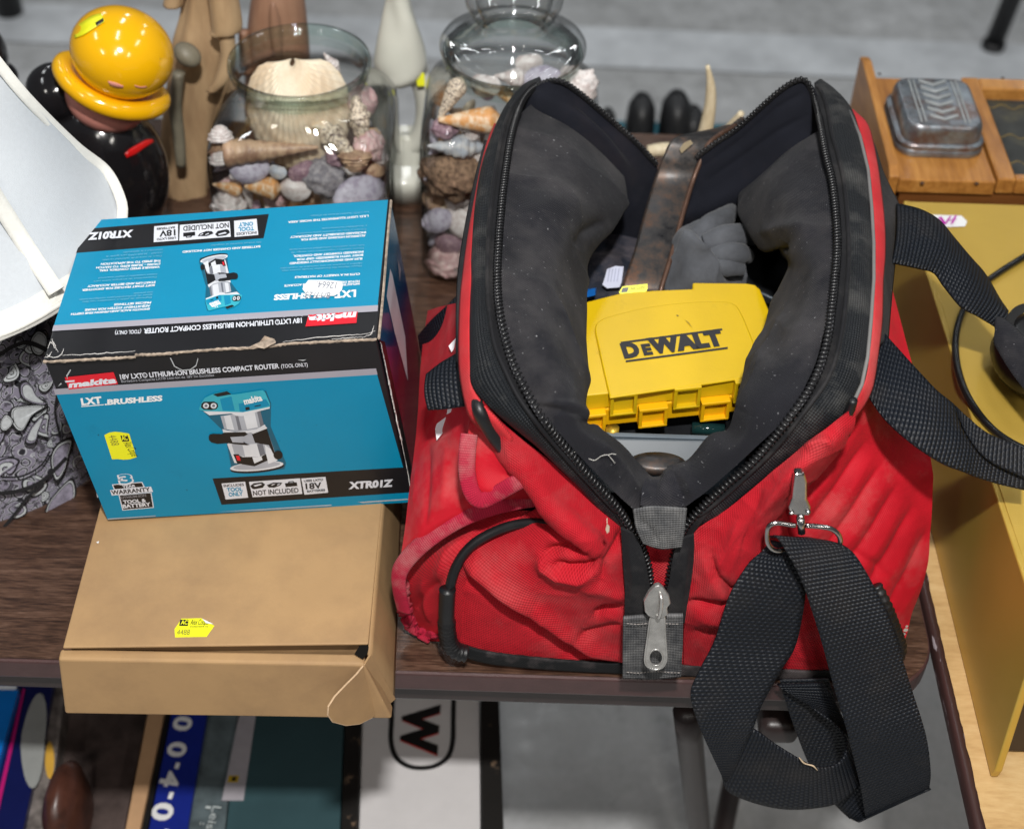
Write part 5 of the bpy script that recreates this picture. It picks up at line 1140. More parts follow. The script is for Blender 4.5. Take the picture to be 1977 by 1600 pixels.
LINN = cloth('navy_lining', (.007, .008, .014), .002, .85, .5, dust=(.05, .035, .035), dust_amt=.4, dust_scale=12, contrast=.3, sheen=.02)
RUB = cloth('black_rubberised_trim', (.010, .012, .015), .0030, .5, 1.0, dust=(.15, .145, .135), dust_amt=.6, dust_lo=.49, dust_hi=.72, dust_scale=24, kind='mesh', contrast=.5)
TAPE = cloth('zip_tape', (.010, .010, .012), .0018, .7, .5, dust=(.11, .10, .095), dust_amt=.5, dust_scale=20, contrast=.4, sheen=.03)
WEB = cloth('black_webbing', (.008, .011, .0175), .0035, .5, 1.0, dust=(.042, .035, .030), dust_amt=.6, dust_lo=.5, dust_hi=.75, dust_scale=16, kind='rib', contrast=.75, sheen=.0, spec=.3)
WEBD = cloth('dusty_webbing', (.060, .063, .07), .0030, .8, 1.0, dust=(.27, .265, .26), dust_amt=.85, dust_lo=.36, dust_hi=.66, dust_scale=40, kind='mesh', contrast=.6)
CHROME = mat('worn_steel', (.50, .49, .48), .22, metal=1.0, var=.12, vscale=60, rvar=.1); ZIPM = mat('zip_metal', (.50, .49, .47), .28, metal=.7, var=.2, vscale=120, rvar=.12)
PIPE = mat('black_piping', (.008, .008, .009), .42, var=.3, vscale=40, dirt=(.06, .055, .05), dirt_amt=.4)
BAG = thing('tool_bag', 'large open red canvas tool bag with black zip mouth and webbing straps', 'tool bag', (.13, .2, 0))
zv = [120, 160, 250, 400, 600, 700, 800, 900, 1010, 1160, 1290, 1400]; zz_ = [.28, .285, .296, .300, .300, .290, .273, .229, .176, .1035, .020, -.04]
def Zr(v): return float(np.interp(v, zv, zz_))
def rim(L, off=0.0, back=()):
    return np.array([K(u, v, z=Zr(v)-off) for u, v in L]+[K(u, v, y=.40+dy) for u, v, dy in back])
teethL = [(1257, 1150), (1252, 1105), (1245, 1078), (1233, 1045), (1212, 1014), (1188, 978), (1130, 914), (1103, 880), (1073, 845), (1043, 803), (1015, 755), (992, 708), (975, 655), (964, 600), (960, 545), (962, 480), (968, 400), (977, 325), (989, 255), (1010, 195), (1040, 166)]
teethR = [(1288, 1150), (1293, 1112), (1299, 1085), (1308, 1055), (1321, 1020), (1350, 986), (1400, 938), (1447, 898), (1488, 852), (1525, 806), (1556, 762), (1580, 715), (1596, 660), (1605, 600), (1611, 545), (1616, 480), (1614, 420), (1606, 350), (1594, 300), (1583, 240), (1572, 192)]
backTL = [(1078, 157, 0), (1115, 178, 0), (1179, 232, 0), (1228, 276, 0), (1268, 318, 0)]
backTR = [(1556, 158, 0), (1534, 158, 0), (1497, 183, 0), (1424, 248, 0), (1382, 276, 0), (1344, 304, 0)]
TLc, TRc = rim(teethL, 0, backTL), rim(teethR, 0, backTR)
# hull: floor and walls behind everything
mb = MB(); x0, x1, y0, y1, h = -.030, .276, .062, .398, .130
for (a, b) in (((x0, y0, 0.002), (x1, y0+.004, h-.03)), ((x0, y1-.004, .002), (x1, y1, h)), ((x0, y0, .002), (x0+.004, y1, h-.02)), ((x1-.004, y0, .002), (x1, y1, h-.02)), ((x0, y0, .001), (x1, y1, .006))):
    a, b = np.array(a), np.array(b); mb.box((a+b)/2, b-a)
mb.build('bag_base', [LINN], BAG)

A3 = lambda *p: np.array(p, float)
patch('rear_wall', [[A3(-.024, .10, .25), A3(-.012, .25, .25), A3(.014, .385, .235)], [A3(-.026, .10, .13), A3(-.020, .25, .13), A3(.004, .39, .13)], [A3(-.028, .10, .008), A3(-.024, .25, .008), A3(-.010, .395, .008)]], 30, 30, REDS, BAG, thick=.002, wr=.002, wscale=18)
patch('rear_wall', [[A3(.262, .12, .25), A3(.262, .25, .25), A3(.250, .385, .235)], [A3(.284, .10, .13), A3(.284, .25, .13), A3(.275, .39, .13)], [A3(.290, .06, .008), A3(.288, .25, .008), A3(.280, .395, .008)]], 30, 30, REDS, BAG, thick=.002, wr=.002, wscale=18)
patch('rear_wall', [[A3(.014, .398, .235), A3(.13, .403, .160), A3(.250, .398, .235)], [A3(.004, .400, .12), A3(.13, .404, .11), A3(.275, .400, .12)], [A3(-.010, .400, .006), A3(.13, .402, .006), A3(.280, .400, .006)]], 40, 30, REDS, BAG, thick=.002, wr=.002, wscale=18)
# front panel, left of the zip
fo = [([(940, 815), (1000, 900), (1050, 975), (1110, 1040), (1165, 1070)], 30, .010, 0),
      ([(985, 900), (1040, 990), (1090, 1035), (1130, 1064)], 13, -.012, 0),
      ([(1130, 1064), (1090, 1055), (1050, 1064)], 9, -.008, 0),
      ([(1045, 1070), (1052, 1088), (1080, 1105), (1120, 1110), (1150, 1100)], 14, .010, 0),
      ([(1065, 1085), (1100, 1093), (1135, 1090), (1155, 1078)], 8, -.008, 0),
      ([(1160, 1115), (1168, 1085), (1190, 1050), (1205, 1020)], 9, -.006, 0),
      ([(1120, 1130), (1160, 1135), (1208, 1150)], 18, .006, 0),
      ([(1205, 1172), (1170, 1178), (1145, 1190)], 8, -.009, 0),
      ([(1200, 1208), (1160, 1218), (1110, 1228)], 8, -.006, 0),
      ([(885, 1085), (950, 1130), (1020, 1180), (1080, 1225), (1140, 1262), (1205, 1280)], 16, -.010, 1),
      ([(900, 1075), (960, 1110), (1040, 1160)], 30, .005, 0)]
def kk(L, ys): return [K(u, v, y=y) for (u, v), y in zip(L, ys)]
rows = [kk([(932, 770), (990, 830), (1060, 888), (1130, 952), (1215, 1018)], (.030, .026, .020, .014, .006)),
        kk([(948, 835), (1010, 890), (1080, 958), (1150, 1015), (1215, 1060)], (.034, .020, .010, .004, 0)),
        kk([(985, 912), (1040, 965), (1105, 1020), (1160, 1058), (1215, 1100)], (.036, .012, -.002, -.006, -.004)),
        kk([(1030, 975), (1070, 1012), (1115, 1050), (1160, 1092), (1215, 1135)], (.038, .012, -.002, -.010, -.006)),
        kk([(968, 1022), (1010, 1050), (1085, 1098), (1150, 1138), (1215, 1168)], (.036, .012, -.004, -.010, -.008)),
        kk([(892, 1066), (950, 1105), (1045, 1152), (1130, 1184), (1215, 1205)], (.030, .012, .000, -.006, -.008)),
        kk([(868, 1130), (950, 1168), (1045, 1205), (1130, 1226), (1215, 1240)], (.022, .010, .004, -.002, -.006)),
        kk([(866, 1195), (950, 1220), (1045, 1244), (1130, 1256), (1215, 1265)], (.016, .008, .005, .002, -.002)),
        kk([(876, 1246), (955, 1266), (1045, 1277), (1130, 1283), (1215, 1290)], (.010, .006, .005, .004, .003))]
patch('front_panel', rows, 170, 190, RED, BAG, folds=fo, wr=.0008, wscale=24, rot=.7, wfun=ridged(.0012, 34))
# front panel, right of the zip
fo = [([(1640, 830), (1590, 885), (1540, 935), (1490, 1015), (1465, 1090), (1420, 1150)], 26, .009, 0),
      ([(1345, 1060), (1390, 1120), (1400, 1160)], 26, .006, 0), ([(1375, 1068), (1385, 1110), (1410, 1135), (1450, 1120)], 9, -.007, 0),
      ([(1330, 1162), (1370, 1165), (1410, 1158), (1440, 1135)], 7, -.008, 0), ([(1335, 1185), (1400, 1195), (1470, 1175)], 20, .006, 0), ([(1335, 1222), (1400, 1222), (1470, 1210)], 12, -.005, 0),
      ([(1430, 1000), (1410, 1060), (1380, 1100)], 16, .005, 0), ([(1555, 868), (1585, 850), (1600, 845)], 9, .006, 0), ([(1470, 940), (1450, 1010), (1430, 1060)], 12, -.004, 0)]
rows = [kk([(1316, 1035), (1400, 985), (1480, 920), (1560, 855), (1650, 782)], (0.006, .010, .014, .020, .030)),
        kk([(1320, 1080), (1400, 1020), (1480, 950), (1560, 882), (1644, 825)], (0, .004, .006, .012, .030)),
        kk([(1322, 1120), (1395, 1070), (1455, 1000), (1520, 930), (1580, 888)], (-.004, -.004, 0, .008, .032)),
        kk([(1322, 1160), (1390, 1120), (1430, 1060), (1480, 990), (1535, 935)], (-.008, -.010, -.006, .006, .034)),
        kk([(1322, 1195), (1380, 1170), (1430, 1120), (1465, 1060), (1500, 1000)], (-.008, -.010, -.008, .004, .034)),
        kk([(1320, 1230), (1390, 1215), (1450, 1185), (1520, 1150), (1590, 1130)], (-.006, -.006, -.004, .006, .028)),
        kk([(1320, 1262), (1400, 1258), (1480, 1250), (1560, 1235), (1660, 1200)], (-.002, -.002, 0, .006, .022)),
        kk([(1320, 1292), (1400, 1296), (1500, 1300), (1600, 1302), (1715, 1262)], (.003, .003, .003, .004, .012))]
patch('front_panel', rows, 150, 150, RED, BAG, folds=fo, wr=.0008, wscale=24, rot=-.7, wfun=ridged(.0012, 34, 3.0))
patch('front_panel', [[K(1205, 1015, y=.012), K(1265, 1020, y=.010), K(1330, 1015, y=.012)], [K(1205, 1090, y=.004), K(1265, 1090, y=.003), K(1330, 1090, y=.004)], [K(1205, 1180, y=-.003), K(1265, 1180, y=-.004), K(1330, 1180, y=-.003)], [K(1205, 1290, y=.004), K(1265, 1290, y=.004), K(1330, 1290, y=.004)]], 40, 60, RED, BAG, wr=.001, wscale=30, rot=.2)
# black base trim
up = kk([(868, 1236), (900, 1248), (960, 1262), (1100, 1276), (1215, 1281), (1340, 1286), (1480, 1292), (1600, 1296), (1690, 1282), (1730, 1262)], (.006, .003, .001, 0, 0, 0, 0, 0, .004, .010))
lo = kk([(872, 1256), (900, 1270), (960, 1284), (1100, 1296), (1215, 1301), (1340, 1306), (1480, 1311), (1600, 1314), (1690, 1298), (1732, 1272)], (.006, .002, 0, -.001, -.001, -.001, -.001, -.001, .004, .010))
ribbon('base_trim', up, lo, 120, 6, cloth('black_base_binding', (.008, .009, .010), .0022, .7, .5), BAG, thick=.002, arch=.0004)
# corner piping and ribbed boots
mb = MB(); mb.tube(cr(np.array(kk([(1110, 1022), (1080, 1016), (1020, 1010), (965, 1022), (912, 1052), (880, 1095), (866, 1150), (864, 1200)], (.012, .018, .027, .030, .026, .018, .008, .004))), 70), .0040, 12); mb.build('piping', [PIPE], BAG, smooth=True)
P = cr(np.array(kk([(864, 1138), (862, 1190), (866, 1235), (880, 1256), (902, 1262)], (.006, .001, -.001, -.002, -.002))), 60)
mb = MB(); mb.tube(P, [.0066]+[.0066+.0007*math.sin(i*1.9) if i > 22 else .0062 for i in range(58)]+[.0050], 14); mb.build('corner_boot', [PIPE], BAG, smooth=True)
mb = MB(); mb.tube(cr(np.array(kk([(920, 765), (926, 792), (945, 825), (972, 866), (1000, 905)], (.040, .028, .027, .026, .03))), 30), [.004, .0055, .006, .005, .002], 12); mb.build('piping', [PIPE], BAG, smooth=True)
P = cr(np.array([K(u, v, y=y) for u, v, y in ((1690, 1130, .020), (1708, 1165, .012), (1724, 1205, .008), (1738, 1250, .006), (1728, 1280, .004))]), 50)
mb = MB(); mb.tube(P, [.0050+.0006*math.sin(i*1.9) for i in range(50)], 14); mb.build('corner_boot', [PIPE], BAG, smooth=True)
mb = MB(); mb.tube(cr(np.array([K(u, v, y=y) for u, v, y in ((1648, 772, .03), (1638, 800, .032), (1632, 835, .034), (1618, 860, .038))]), 20), [.003, .0042, .004, .002], 10); mb.build('piping', [PIPE], BAG, smooth=True)

# left side: gusset, moulded pocket shell, bound flap
rows = [[K(1090, 1000, y=.045), K(1000, 985, y=.05), K(900, 1010, y=.048), K(835, 1045, y=.045), K(788, 1095, y=.040)],
        [K(1090, 1030, y=.038), K(985, 1020, y=.038), K(890, 1050, y=.030), K(830, 1080, y=.030), K(782, 1125, y=.034)],
        [K(1060, 1045, y=.034), K(940, 1045, y=.030), K(880, 1085, y=.020), K(828, 1110, y=.024), K(784, 1150, y=.034)],
        [K(990, 1080, y=.03), K(900, 1090, y=.022), K(866, 1125, y=.012), K(832, 1140, y=.020), K(790, 1172, y=.036)],
        [K(950, 1150, y=.03), K(890, 1150, y=.016), K(868, 1165, y=.010), K(838, 1172, y=.020), K(798, 1194, y=.034)],
        [K(940, 1210, y=.026), K(886, 1200, y=.012), K(866, 1205, y=.010), K(845, 1208, y=.020), K(812, 1218, y=.032)],
        [K(940, 1250, y=.02), K(890, 1242, y=.010), K(870, 1240, y=.010), K(852, 1238, y=.016), K(832, 1238, y=.024)]]
patch('side_gusset', rows, 80, 80, RED, BAG, folds=[([(800, 1180), (825, 1140), (850, 1120)], 8, -.004, 0), ([(835, 1200), (820, 1160), (815, 1120)], 9, .004, 0), ([(905, 1035), (860, 1070), (845, 1120)], 9, .003, 0)], wr=.0012, wscale=40)
rows = [[K(826, 600, z=.150), K(858, 590, z=.185), K(886, 585, z=.22), K(910, 590, z=.255)],
        [K(812, 700, z=.145), K(850, 700, z=.18), K(888, 700, z=.215), K(920, 700, z=.25)],
        [K(806, 800, z=.140), K(846, 800, z=.172), K(900, 808, z=.205), K(950, 820, z=.23)],
        [K(797, 900, z=.132), K(845, 890, z=.165), K(920, 885, z=.190), K(1000, 880, z=.205)],
        [K(786, 990, z=.122), K(840, 965, z=.155), K(940, 935, z=.172), K(1050, 930, z=.18)],
        [K(776, 1055, z=.112), K(835, 1010, z=.142), K(930, 975, z=.155), K(1055, 960, z=.16)],
        [K(768, 1098, z=.100), K(830, 1040, z=.128), K(930, 992, z=.145), K(1060, 972, z=.15)]]
fo = [([(828, 860), (826, 940), (822, 1010)], 6, -.0022, 0), ([(848, 850), (862, 850), (862, 860)], 6, -.001, 0), ([(835, 850), (850, 838), (872, 832)], 5, -.0018, 0), ([(888, 850), (890, 920), (884, 985)], 9, .0016, 0), ([(806, 900), (800, 980)], 7, .0016, 0), ([(862, 850), (858, 930), (850, 990)], 10, .0014, 0)]
sp_ = patch('pocket_shell', rows, 100, 130, REDS, BAG, folds=fo, wr=.0006, wscale=30)
# white slash marks on the shell
def sticker_on(name, px, rowsdepth, m, parent, lift=.0012):
    P = [K(u, v, z=z+lift) for (u, v), z in zip(px, rowsdepth)]; mk(name, P, [tuple(range(len(P)))[::-1]], m, parent, smooth=False)
WEM = mat('white_emblem', (.66, .66, .70), .5, var=.05)
SG = LASTG.copy()
for px in ([(840, 828), (843, 818), (875, 794), (874, 812), (843, 850)], [(862, 800), (864, 790), (877, 783), (877, 792)], [(866, 668), (884, 648), (885, 658), (872, 680)]):
    mk('emblem', [CAM_LOC+ray(u, v)*((on_grid(SG, sum(p[0] for p in px)/len(px), sum(p[1] for p in px)/len(px), .0016)-CAM_LOC)@_fw) for u, v in px], [tuple(range(len(px)))[::-1]], WEM, sp_, smooth=False)
# bindings
def bindp(L, w0, m, parent, name='binding', n=90, ruff=0.0):
    P = cr(np.array(L), n); N_ = len(P); P = P+np.stack([ruff*np.sin(np.arange(N_)*.9), ruff*.6*np.cos(np.arange(N_)*1.3), ruff*np.sin(np.arange(N_)*1.1+1)], 1)
    V, F = tube_geo(P, w0, 14, flat=.34, up=(CAM_LOC-P[0]))
    s_ = np.r_[0, np.cumsum(np.linalg.norm(np.diff(P, axis=0), axis=1))]; uv = [(k*2*math.pi*w0/14, s_[i]) for i in range(N_) for k in range(14)]
    return mk(name, V, F, m, parent, uv=uv)
# outer bound edge
bindp([K(1060, 958, z=.157), K(1000, 966, z=.157), K(930, 984, z=.152), K(872, 1010, z=.142), K(820, 1046, z=.126), K(784, 1082, z=.108), K(770, 1110, z=.094), K(772, 1145, z=.076), K(780, 1180, z=.056)], .0068, PNK, BAG)
bindp([K(774, 1130, y=.030), K(780, 1172, y=.030), K(790, 1195, y=.031), K(800, 1212, y=.030), K(822, 1226, y=.027), K(846, 1228, y=.021), K(862, 1222, y=.014)], .0060, PNK, BAG, ruff=.0012)
rows = [[K(908, 800, z=.232), K(940, 830, z=.232), K(985, 868, z=.228), K(1010, 890, z=.225)],
        [K(902, 850, z=.220), K(935, 862, z=.222), K(980, 890, z=.218), K(1012, 908, z=.215)],
        [K(900, 905, z=.205), K(928, 905, z=.208), K(975, 915, z=.206), K(1014, 922, z=.205)],
        [K(908, 952, z=.188), K(925, 945, z=.195), K(955, 945, z=.198), K(1012, 928, z=.203)],
        [K(922, 972, z=.180), K(932, 968, z=.184), K(950, 960, z=.190), K(1005, 932, z=.202)]]
fl_ = patch('pocket_flap', rows, 50, 50, REDS, BAG, thick=.002)
bindp([K(906, 838, z=.228), K(902, 875, z=.219), K(902, 915, z=.206), K(911, 950, z=.194), K(928, 966, z=.188), K(955, 955, z=.193), K(985, 938, z=.202), K(1012, 924, z=.208)], .0062, PNK, fl_)
# right side moulded shell with chevron ribs
rows = [[K(1640, 700, y=.10), K(1690, 640, y=.14), K(1724, 560, y=.20)],
        [K(1610, 800, y=.07), K(1690, 740, y=.10), K(1748, 650, y=.17)],
        [K(1590, 860, y=.055), K(1690, 810, y=.085), K(1770, 740, y=.135)],
        [K(1520, 930, y=.045), K(1660, 900, y=.065), K(1799, 890, y=.090)],
        [K(1470, 1010, y=.040), K(1650, 990, y=.050), K(1802, 945, y=.082)],
        [K(1470, 1100, y=.036), K(1650, 1085, y=.036), K(1792, 1065, y=.066)],
        [K(1500, 1200, y=.030), K(1660, 1190, y=.024), K(1766, 1180, y=.048)],
        [K(1520, 1285, y=.02), K(1660, 1280, y=.014), K(1736, 1262, y=.022)]]
rb = []
for k in range(9):
    a0 = (1500+k*42, 1000+k*36-(k > 5)*0); b0_ = (1640+k*30, 815+k*42)
    rb.append(([(a0[0], a0[1]), ((a0[0]+b0_[0])/2+4, (a0[1]+b0_[1])/2), b0_], 8, -.0030, 0))
    rb.append(([(a0[0]+20, a0[1]+16), ((a0[0]+b0_[0])/2+24, (a0[1]+b0_[1])/2+20), (b0_[0]+14, b0_[1]+20)], 15, .0022, 0))
rb.append(([(1640, 1062), (1690, 1088), (1730, 1130)], 8, -.002, 0))
patch('side_shell', rows, 130, 170, REDS, BAG, folds=rb, wr=.0008, wscale=22, rot=.3)

# rim layers: red stripe, rubberised band, zip tape, teeth
RL = dict(
 bo=[(1216, 1030), (1202, 1020), (1170, 992), (1139, 966), (1088, 911), (1040, 866), (1004, 838), (962, 802), (925, 766), (909, 738), (907, 703), (907, 610), (909, 540), (911, 464), (920, 373), (936, 296), (958, 240), (980, 203), (1010, 170), (1042, 155)],
 bi=[(1226, 1018), (1205, 1000), (1178, 975), (1150, 945), (1108, 900), (1066, 852), (1030, 808), (1000, 765), (975, 715), (955, 665), (945, 605), (941, 545), (942, 480), (947, 400), (958, 320), (972, 250), (990, 206), (1020, 168), (1046, 157)])
RRc = dict(
 bo=[(1318, 1040), (1340, 1018), (1372, 1005), (1400, 993), (1435, 962), (1487, 920), (1540, 881), (1582, 846), (1624, 811), (1650, 776), (1668, 742), (1678, 690), (1685, 615), (1689, 540), (1689, 470), (1685, 400), (1679, 328), (1662, 259), (1643, 208), (1616, 176), (1590, 158)],
 bi=[(1312, 1030), (1332, 1004), (1364, 985), (1400, 956), (1445, 915), (1490, 872), (1530, 825), (1566, 778), (1596, 735), (1614, 690), (1627, 630), (1635, 560), (1639, 487), (1636, 419), (1629, 350), (1618, 300), (1606, 259), (1598, 214), (1586, 178), (1572, 160)])
for S, sg in ((RL, -1), (RRc, 1)):
    bo, bi = rim(S['bo'], .010), rim(S['bi'], .001)
    ribbon('rubber_band', bo, bi, 200, 14, RUB, BAG, thick=.002, arch=.0035, wr=.0006)
tapeL = ribbon('zip_tape', rim(RL['bi'], .0008), cr(TLc, 150)[:-26]+0, 200, 6, TAPE, BAG, thick=.001, arch=.0008)
tapeR = ribbon('zip_tape', rim(RRc['bi'], .0008), cr(TRc, 150)[:-34]+0, 200, 6, TAPE, BAG, thick=.001, arch=.0008)
# ridge cord inside band
for S in (RL, RRc):
    a = cr(rim(S['bi'], -.0012), 160); mb = MB(); mb.tube(a[6:-2], .0016, 8); mb.build('zip_cord', [TAPE], BAG, smooth=True)
# red stripe
so = [(971, 868), (940, 842), (909, 812), (896, 775), (885, 703), (886, 600), (892, 532), (905, 441), (926, 335), (941, 272), (955, 238)]
si = [(990, 850), (960, 812), (927, 775), (911, 745), (909, 703), (909, 610), (911, 540), (913, 464), (922, 373), (938, 296), (958, 242)]
ribbon('red_stripe', rim(so, .020), rim(si, .011), 120, 6, REDST, BAG, thick=.002, arch=.001)
so = [(1615, 842), (1640, 820), (1662, 794), (1677, 770), (1688, 740), (1696, 688), (1704, 620), (1706, 543), (1710, 489), (1709, 434), (1703, 373), (1692, 300), (1676, 240), (1647, 212)]
si = [(1600, 835), (1624, 812), (1648, 781), (1666, 745), (1676, 700), (1683, 650), (1686, 600), (1689, 540), (1690, 489), (1688, 434), (1683, 373), (1674, 300), (1660, 250), (1644, 212)]
ribbon('red_stripe', rim(so, .018), rim(si, .011), 120, 6, REDST, BAG, thick=.002, arch=.001)
so = [(1716, 655), (1720, 605), (1724, 560), (1730, 500), (1736, 440), (1738, 400), (1722, 365), (1706, 330), (1690, 280)]
si = [(1694, 670), (1700, 605), (1703, 560), (1706, 500), (1707, 440), (1703, 390), (1698, 350), (1692, 310), (1682, 268)]
ribbon('outer_side_cloth', rim(so, .045), rim(si, .019), 80, 8, LIN, BAG, thick=.002)
so = [(880, 700), (880, 600), (884, 520), (898, 430), (918, 335), (936, 270)]; si = [(890, 703), (890, 600), (895, 532), (908, 441), (929, 335), (943, 272)]
ribbon('outer_side_cloth', rim(so, .030), rim(si, .020), 60, 5, LIN, BAG, thick=.002)
mb = MB(); mb.tube(rim([(1640, 215), (1660, 262), (1676, 328), (1683, 400), (1687, 470), (1687, 540), (1682, 615), (1675, 690), (1664, 742), (1646, 780)], .0065), .0014, 8); mb.build('edge_cord', [mat('grey_cord', (.16, .155, .15), .7)], BAG, smooth=True)

def teeth(C, name, inward):
    s_ = np.r_[0, np.cumsum(np.linalg.norm(np.diff(C, axis=0), axis=1))]; pitch = .0037; n = int(s_[-1]/pitch); Q = np.stack([np.interp(np.arange(n)*pitch, s_, C[:, j]) for j in range(3)], 1)
    T = np.gradient(Q, axis=0); T /= np.linalg.norm(T, axis=1, keepdims=True); mb = MB()
    for i in range(n):
        view = CAM_LOC-Q[i]; view /= np.linalg.norm(view); up = np.array([0, -.35, 1.0]); up = up/np.linalg.norm(up); nrm = up-T[i]*(up@T[i]); nrm /= np.linalg.norm(nrm); sd = np.cross(T[i], nrm)
        c = Q[i]+nrm*(.0010 if Q[i][1] > .012 else .0019); w = .0029 if Q[i][1] < .36 else .0017
        ph = np.linspace(-1, 1, 7); P = np.array([c+sd*w*p+nrm*.0016*(1-p*p)+T[i]*.0006*p for p in ph]); mb.tube(P, [.0008, .00115, .0012, .00115, .0008], 6)
    return mb.build(name, [mat('zip_nylon', (.010, .010, .011), .32, var=.2)], BAG, smooth=True)
teeth(cr(TLc, 600), 'zip_teeth', 1); teeth(cr(TRc, 600), 'zip_teeth', -1)
mb = MB(); mb.tube(cr(TLc, 300)[4:], .0022, 8); mb.tube(cr(TRc, 300)[4:], .0022, 8); mb.build('zip_core', [TAPE], BAG, smooth=True)

# lining, left
def LR(stations):
    rows = []
    for st in stations: rows.append([K(u, v, **{k: w}) for u, v, k, w in st])
    return rows
def zst(a, b, c, z0, d1, d2, dd=-26): return [(a[0]+(-12 if dd < 0 else 12), a[1], 'z', z0-.006), (b[0], b[1], 'z', z0-d1), (c[0], c[1], 'z', z0-d2), (c[0]+dd*.25, c[1]+2, 'z', z0-d2-.02), (c[0]+dd, c[1]+4, 'z', z0-d2-.09)]
def yst(a, b, c, ya, yb, yc): return [(a[0], a[1], 'y', ya), (b[0], b[1], 'y', yb), (c[0], c[1], 'y', yc), (c[0], c[1]+3, 'y', yc+.01), (c[0], c[1]+14, 'y', yc+.05)]
L = [yst((1233, 990), (1246, 952), (1256, 918), .001, .012, .026), yst((1190, 952), (1218, 918), (1241, 900), .004, .016, .030), yst((1128, 890), (1165, 868), (1202, 858), .009, .018, .034), yst((1080, 838), (1118, 822), (1152, 820), .014, .022, .038),
     zst((1042, 782), (1092, 784), (1133, 800), .272, .004, .018), zst((1002, 700), (1070, 706), (1134, 706), .288, .010, .045), zst((980, 610), (1060, 614), (1133, 606), .298, .014, .055), zst((970, 505), (1060, 512), (1132, 508), .298, .018, .060),
     zst((976, 410), (1090, 424), (1178, 440), .298, .020, .068), zst((988, 310), (1105, 338), (1205, 374), .294, .022, .070), zst((1006, 235), (1110, 270), (1200, 326), .290, .026, .074), zst((1040, 198), (1110, 232), (1182, 284), .284, .030, .078)]
fo = [([(1020, 778), (1075, 784), (1120, 794), (1150, 818)], 9, -.0025, 1), ([(1110, 480), (1125, 450), (1170, 425)], 14, -.006, 0), ([(1010, 420), (1060, 400), (1120, 405)], 40, .006, 0), ([(1050, 640), (1100, 720), (1110, 790)], 30, .003, 0), ([(1160, 850), (1200, 900), (1235, 950)], 16, .004, 0)]
patch('lining', LR(L), 110, 240, LIN, BAG, folds=fo, wr=.0016, wscale=16, wfun=ridged(.0042, 13))
mb = MB(); th = cr(np.array([K(u, v, y=.02) for u, v in ((1107, 862), (1122, 868), (1138, 876), (1148, 878), (1160, 870), (1172, 868), (1178, 874), (1186, 884))])+np.array([0, -.009, .004]), 40); mb.tube(th, .00022, 5); mb.tube(cr(np.array([K(u, v, y=.02) for u, v in ((1172, 868), (1180, 866), (1188, 867))])+np.array([0, -.009, .004]), 10), .0002, 5); mb.build('loose_thread', [mat('pale_thread', (.6, .58, .54), .8)], BAG)
# lining, right
L = [yst((1304, 990), (1297, 948), (1290, 906), .001, .012, .026), yst((1348, 962), (1336, 926), (1328, 893), .004, .016, .030), yst((1402, 916), (1386, 882), (1371, 851), .008, .018, .034), yst((1455, 868), (1434, 846), (1411, 834), .012, .02, .038),
     zst((1506, 806), (1465, 790), (1430, 778), .272, .006, .022, 26), zst((1548, 742), (1500, 726), (1449, 698), .286, .012, .045, 26), zst((1580, 650), (1535, 636), (1489, 611), .296, .016, .056, 26), zst((1596, 550), (1560, 538), (1522, 512), .298, .018, .060, 26),
     zst((1600, 455), (1545, 462), (1478, 480), .298, .020, .072, 26), zst((1598, 380), (1520, 388), (1440, 420), .296, .022, .078, 26), zst((1584, 300), (1510, 325), (1433, 374), .292, .026, .082, 26), zst((1574, 255), (1520, 296), (1445, 362), .288, .030, .086, 26)]
fo = [([(1500, 560), (1490, 500), (1520, 470)], 10, -.007, 0), ([(1475, 450), (1520, 440), (1570, 445)], 16, .005, 0), ([(1495, 690), (1470, 740), (1440, 800)], 26, .004, 0), ([(1520, 600), (1470, 690), (1430, 770)], 9, .003, 0), ([(1300, 905), (1330, 930), (1340, 960)], 14, .004, 0)]
patch('lining', LR(L), 110, 240, LIN, BAG, folds=fo, wr=.0016, wscale=16, seed=9, wfun=ridged(.0042, 13, 4.0))
# front centre saddle of lining
rows = [kk([(1236, 975), (1262, 985), (1300, 985), (1322, 975)], (-.002, -.003, -.003, -.002)), kk([(1240, 940), (1262, 945), (1290, 942), (1310, 935)], (.010, .008, .008, .010)), kk([(1252, 915), (1262, 918), (1285, 905), (1296, 900)], (.028, .024, .024, .028)), kk([(1250, 925), (1262, 926), (1285, 915), (1298, 912)], (.06, .055, .055, .06))]
patch('lining', rows, 30, 30, LIN, BAG, folds=[([(1262, 970), (1266, 930), (1276, 905)], 8, -.003, 0)], wr=.001)
# back flaps
rows = [kk([(1048, 160), (1076, 157), (1115, 178), (1179, 232), (1228, 277), (1270, 322)], (.402,)*6), kk([(1022, 178), (1058, 172), (1110, 200), (1175, 254), (1215, 305), (1258, 372)], (.400, .398, .396, .394, .392, .392)), kk([(1004, 206), (1038, 192), (1105, 224), (1172, 278), (1205, 340), (1240, 430)], (.396, .39, .386, .382, .378, .376)), kk([(996, 240), (1030, 235), (1095, 280), (1160, 350), (1200, 430), (1232, 520)], (.392, .386, .38, .376, .374, .372)), kk([(1000, 330), (1040, 340), (1095, 400), (1150, 480), (1190, 560), (1236, 600)], (.392, .386, .38, .376, .374, .372))]
patch('back_flap', rows, 90, 40, LINN, BAG, folds=[([(1095, 188), (1170, 252), (1225, 320)], 5, -.002, 0), ([(1105, 205), (1175, 270), (1215, 330)], 7, .002, 0)], wr=.001, thick=.0015)
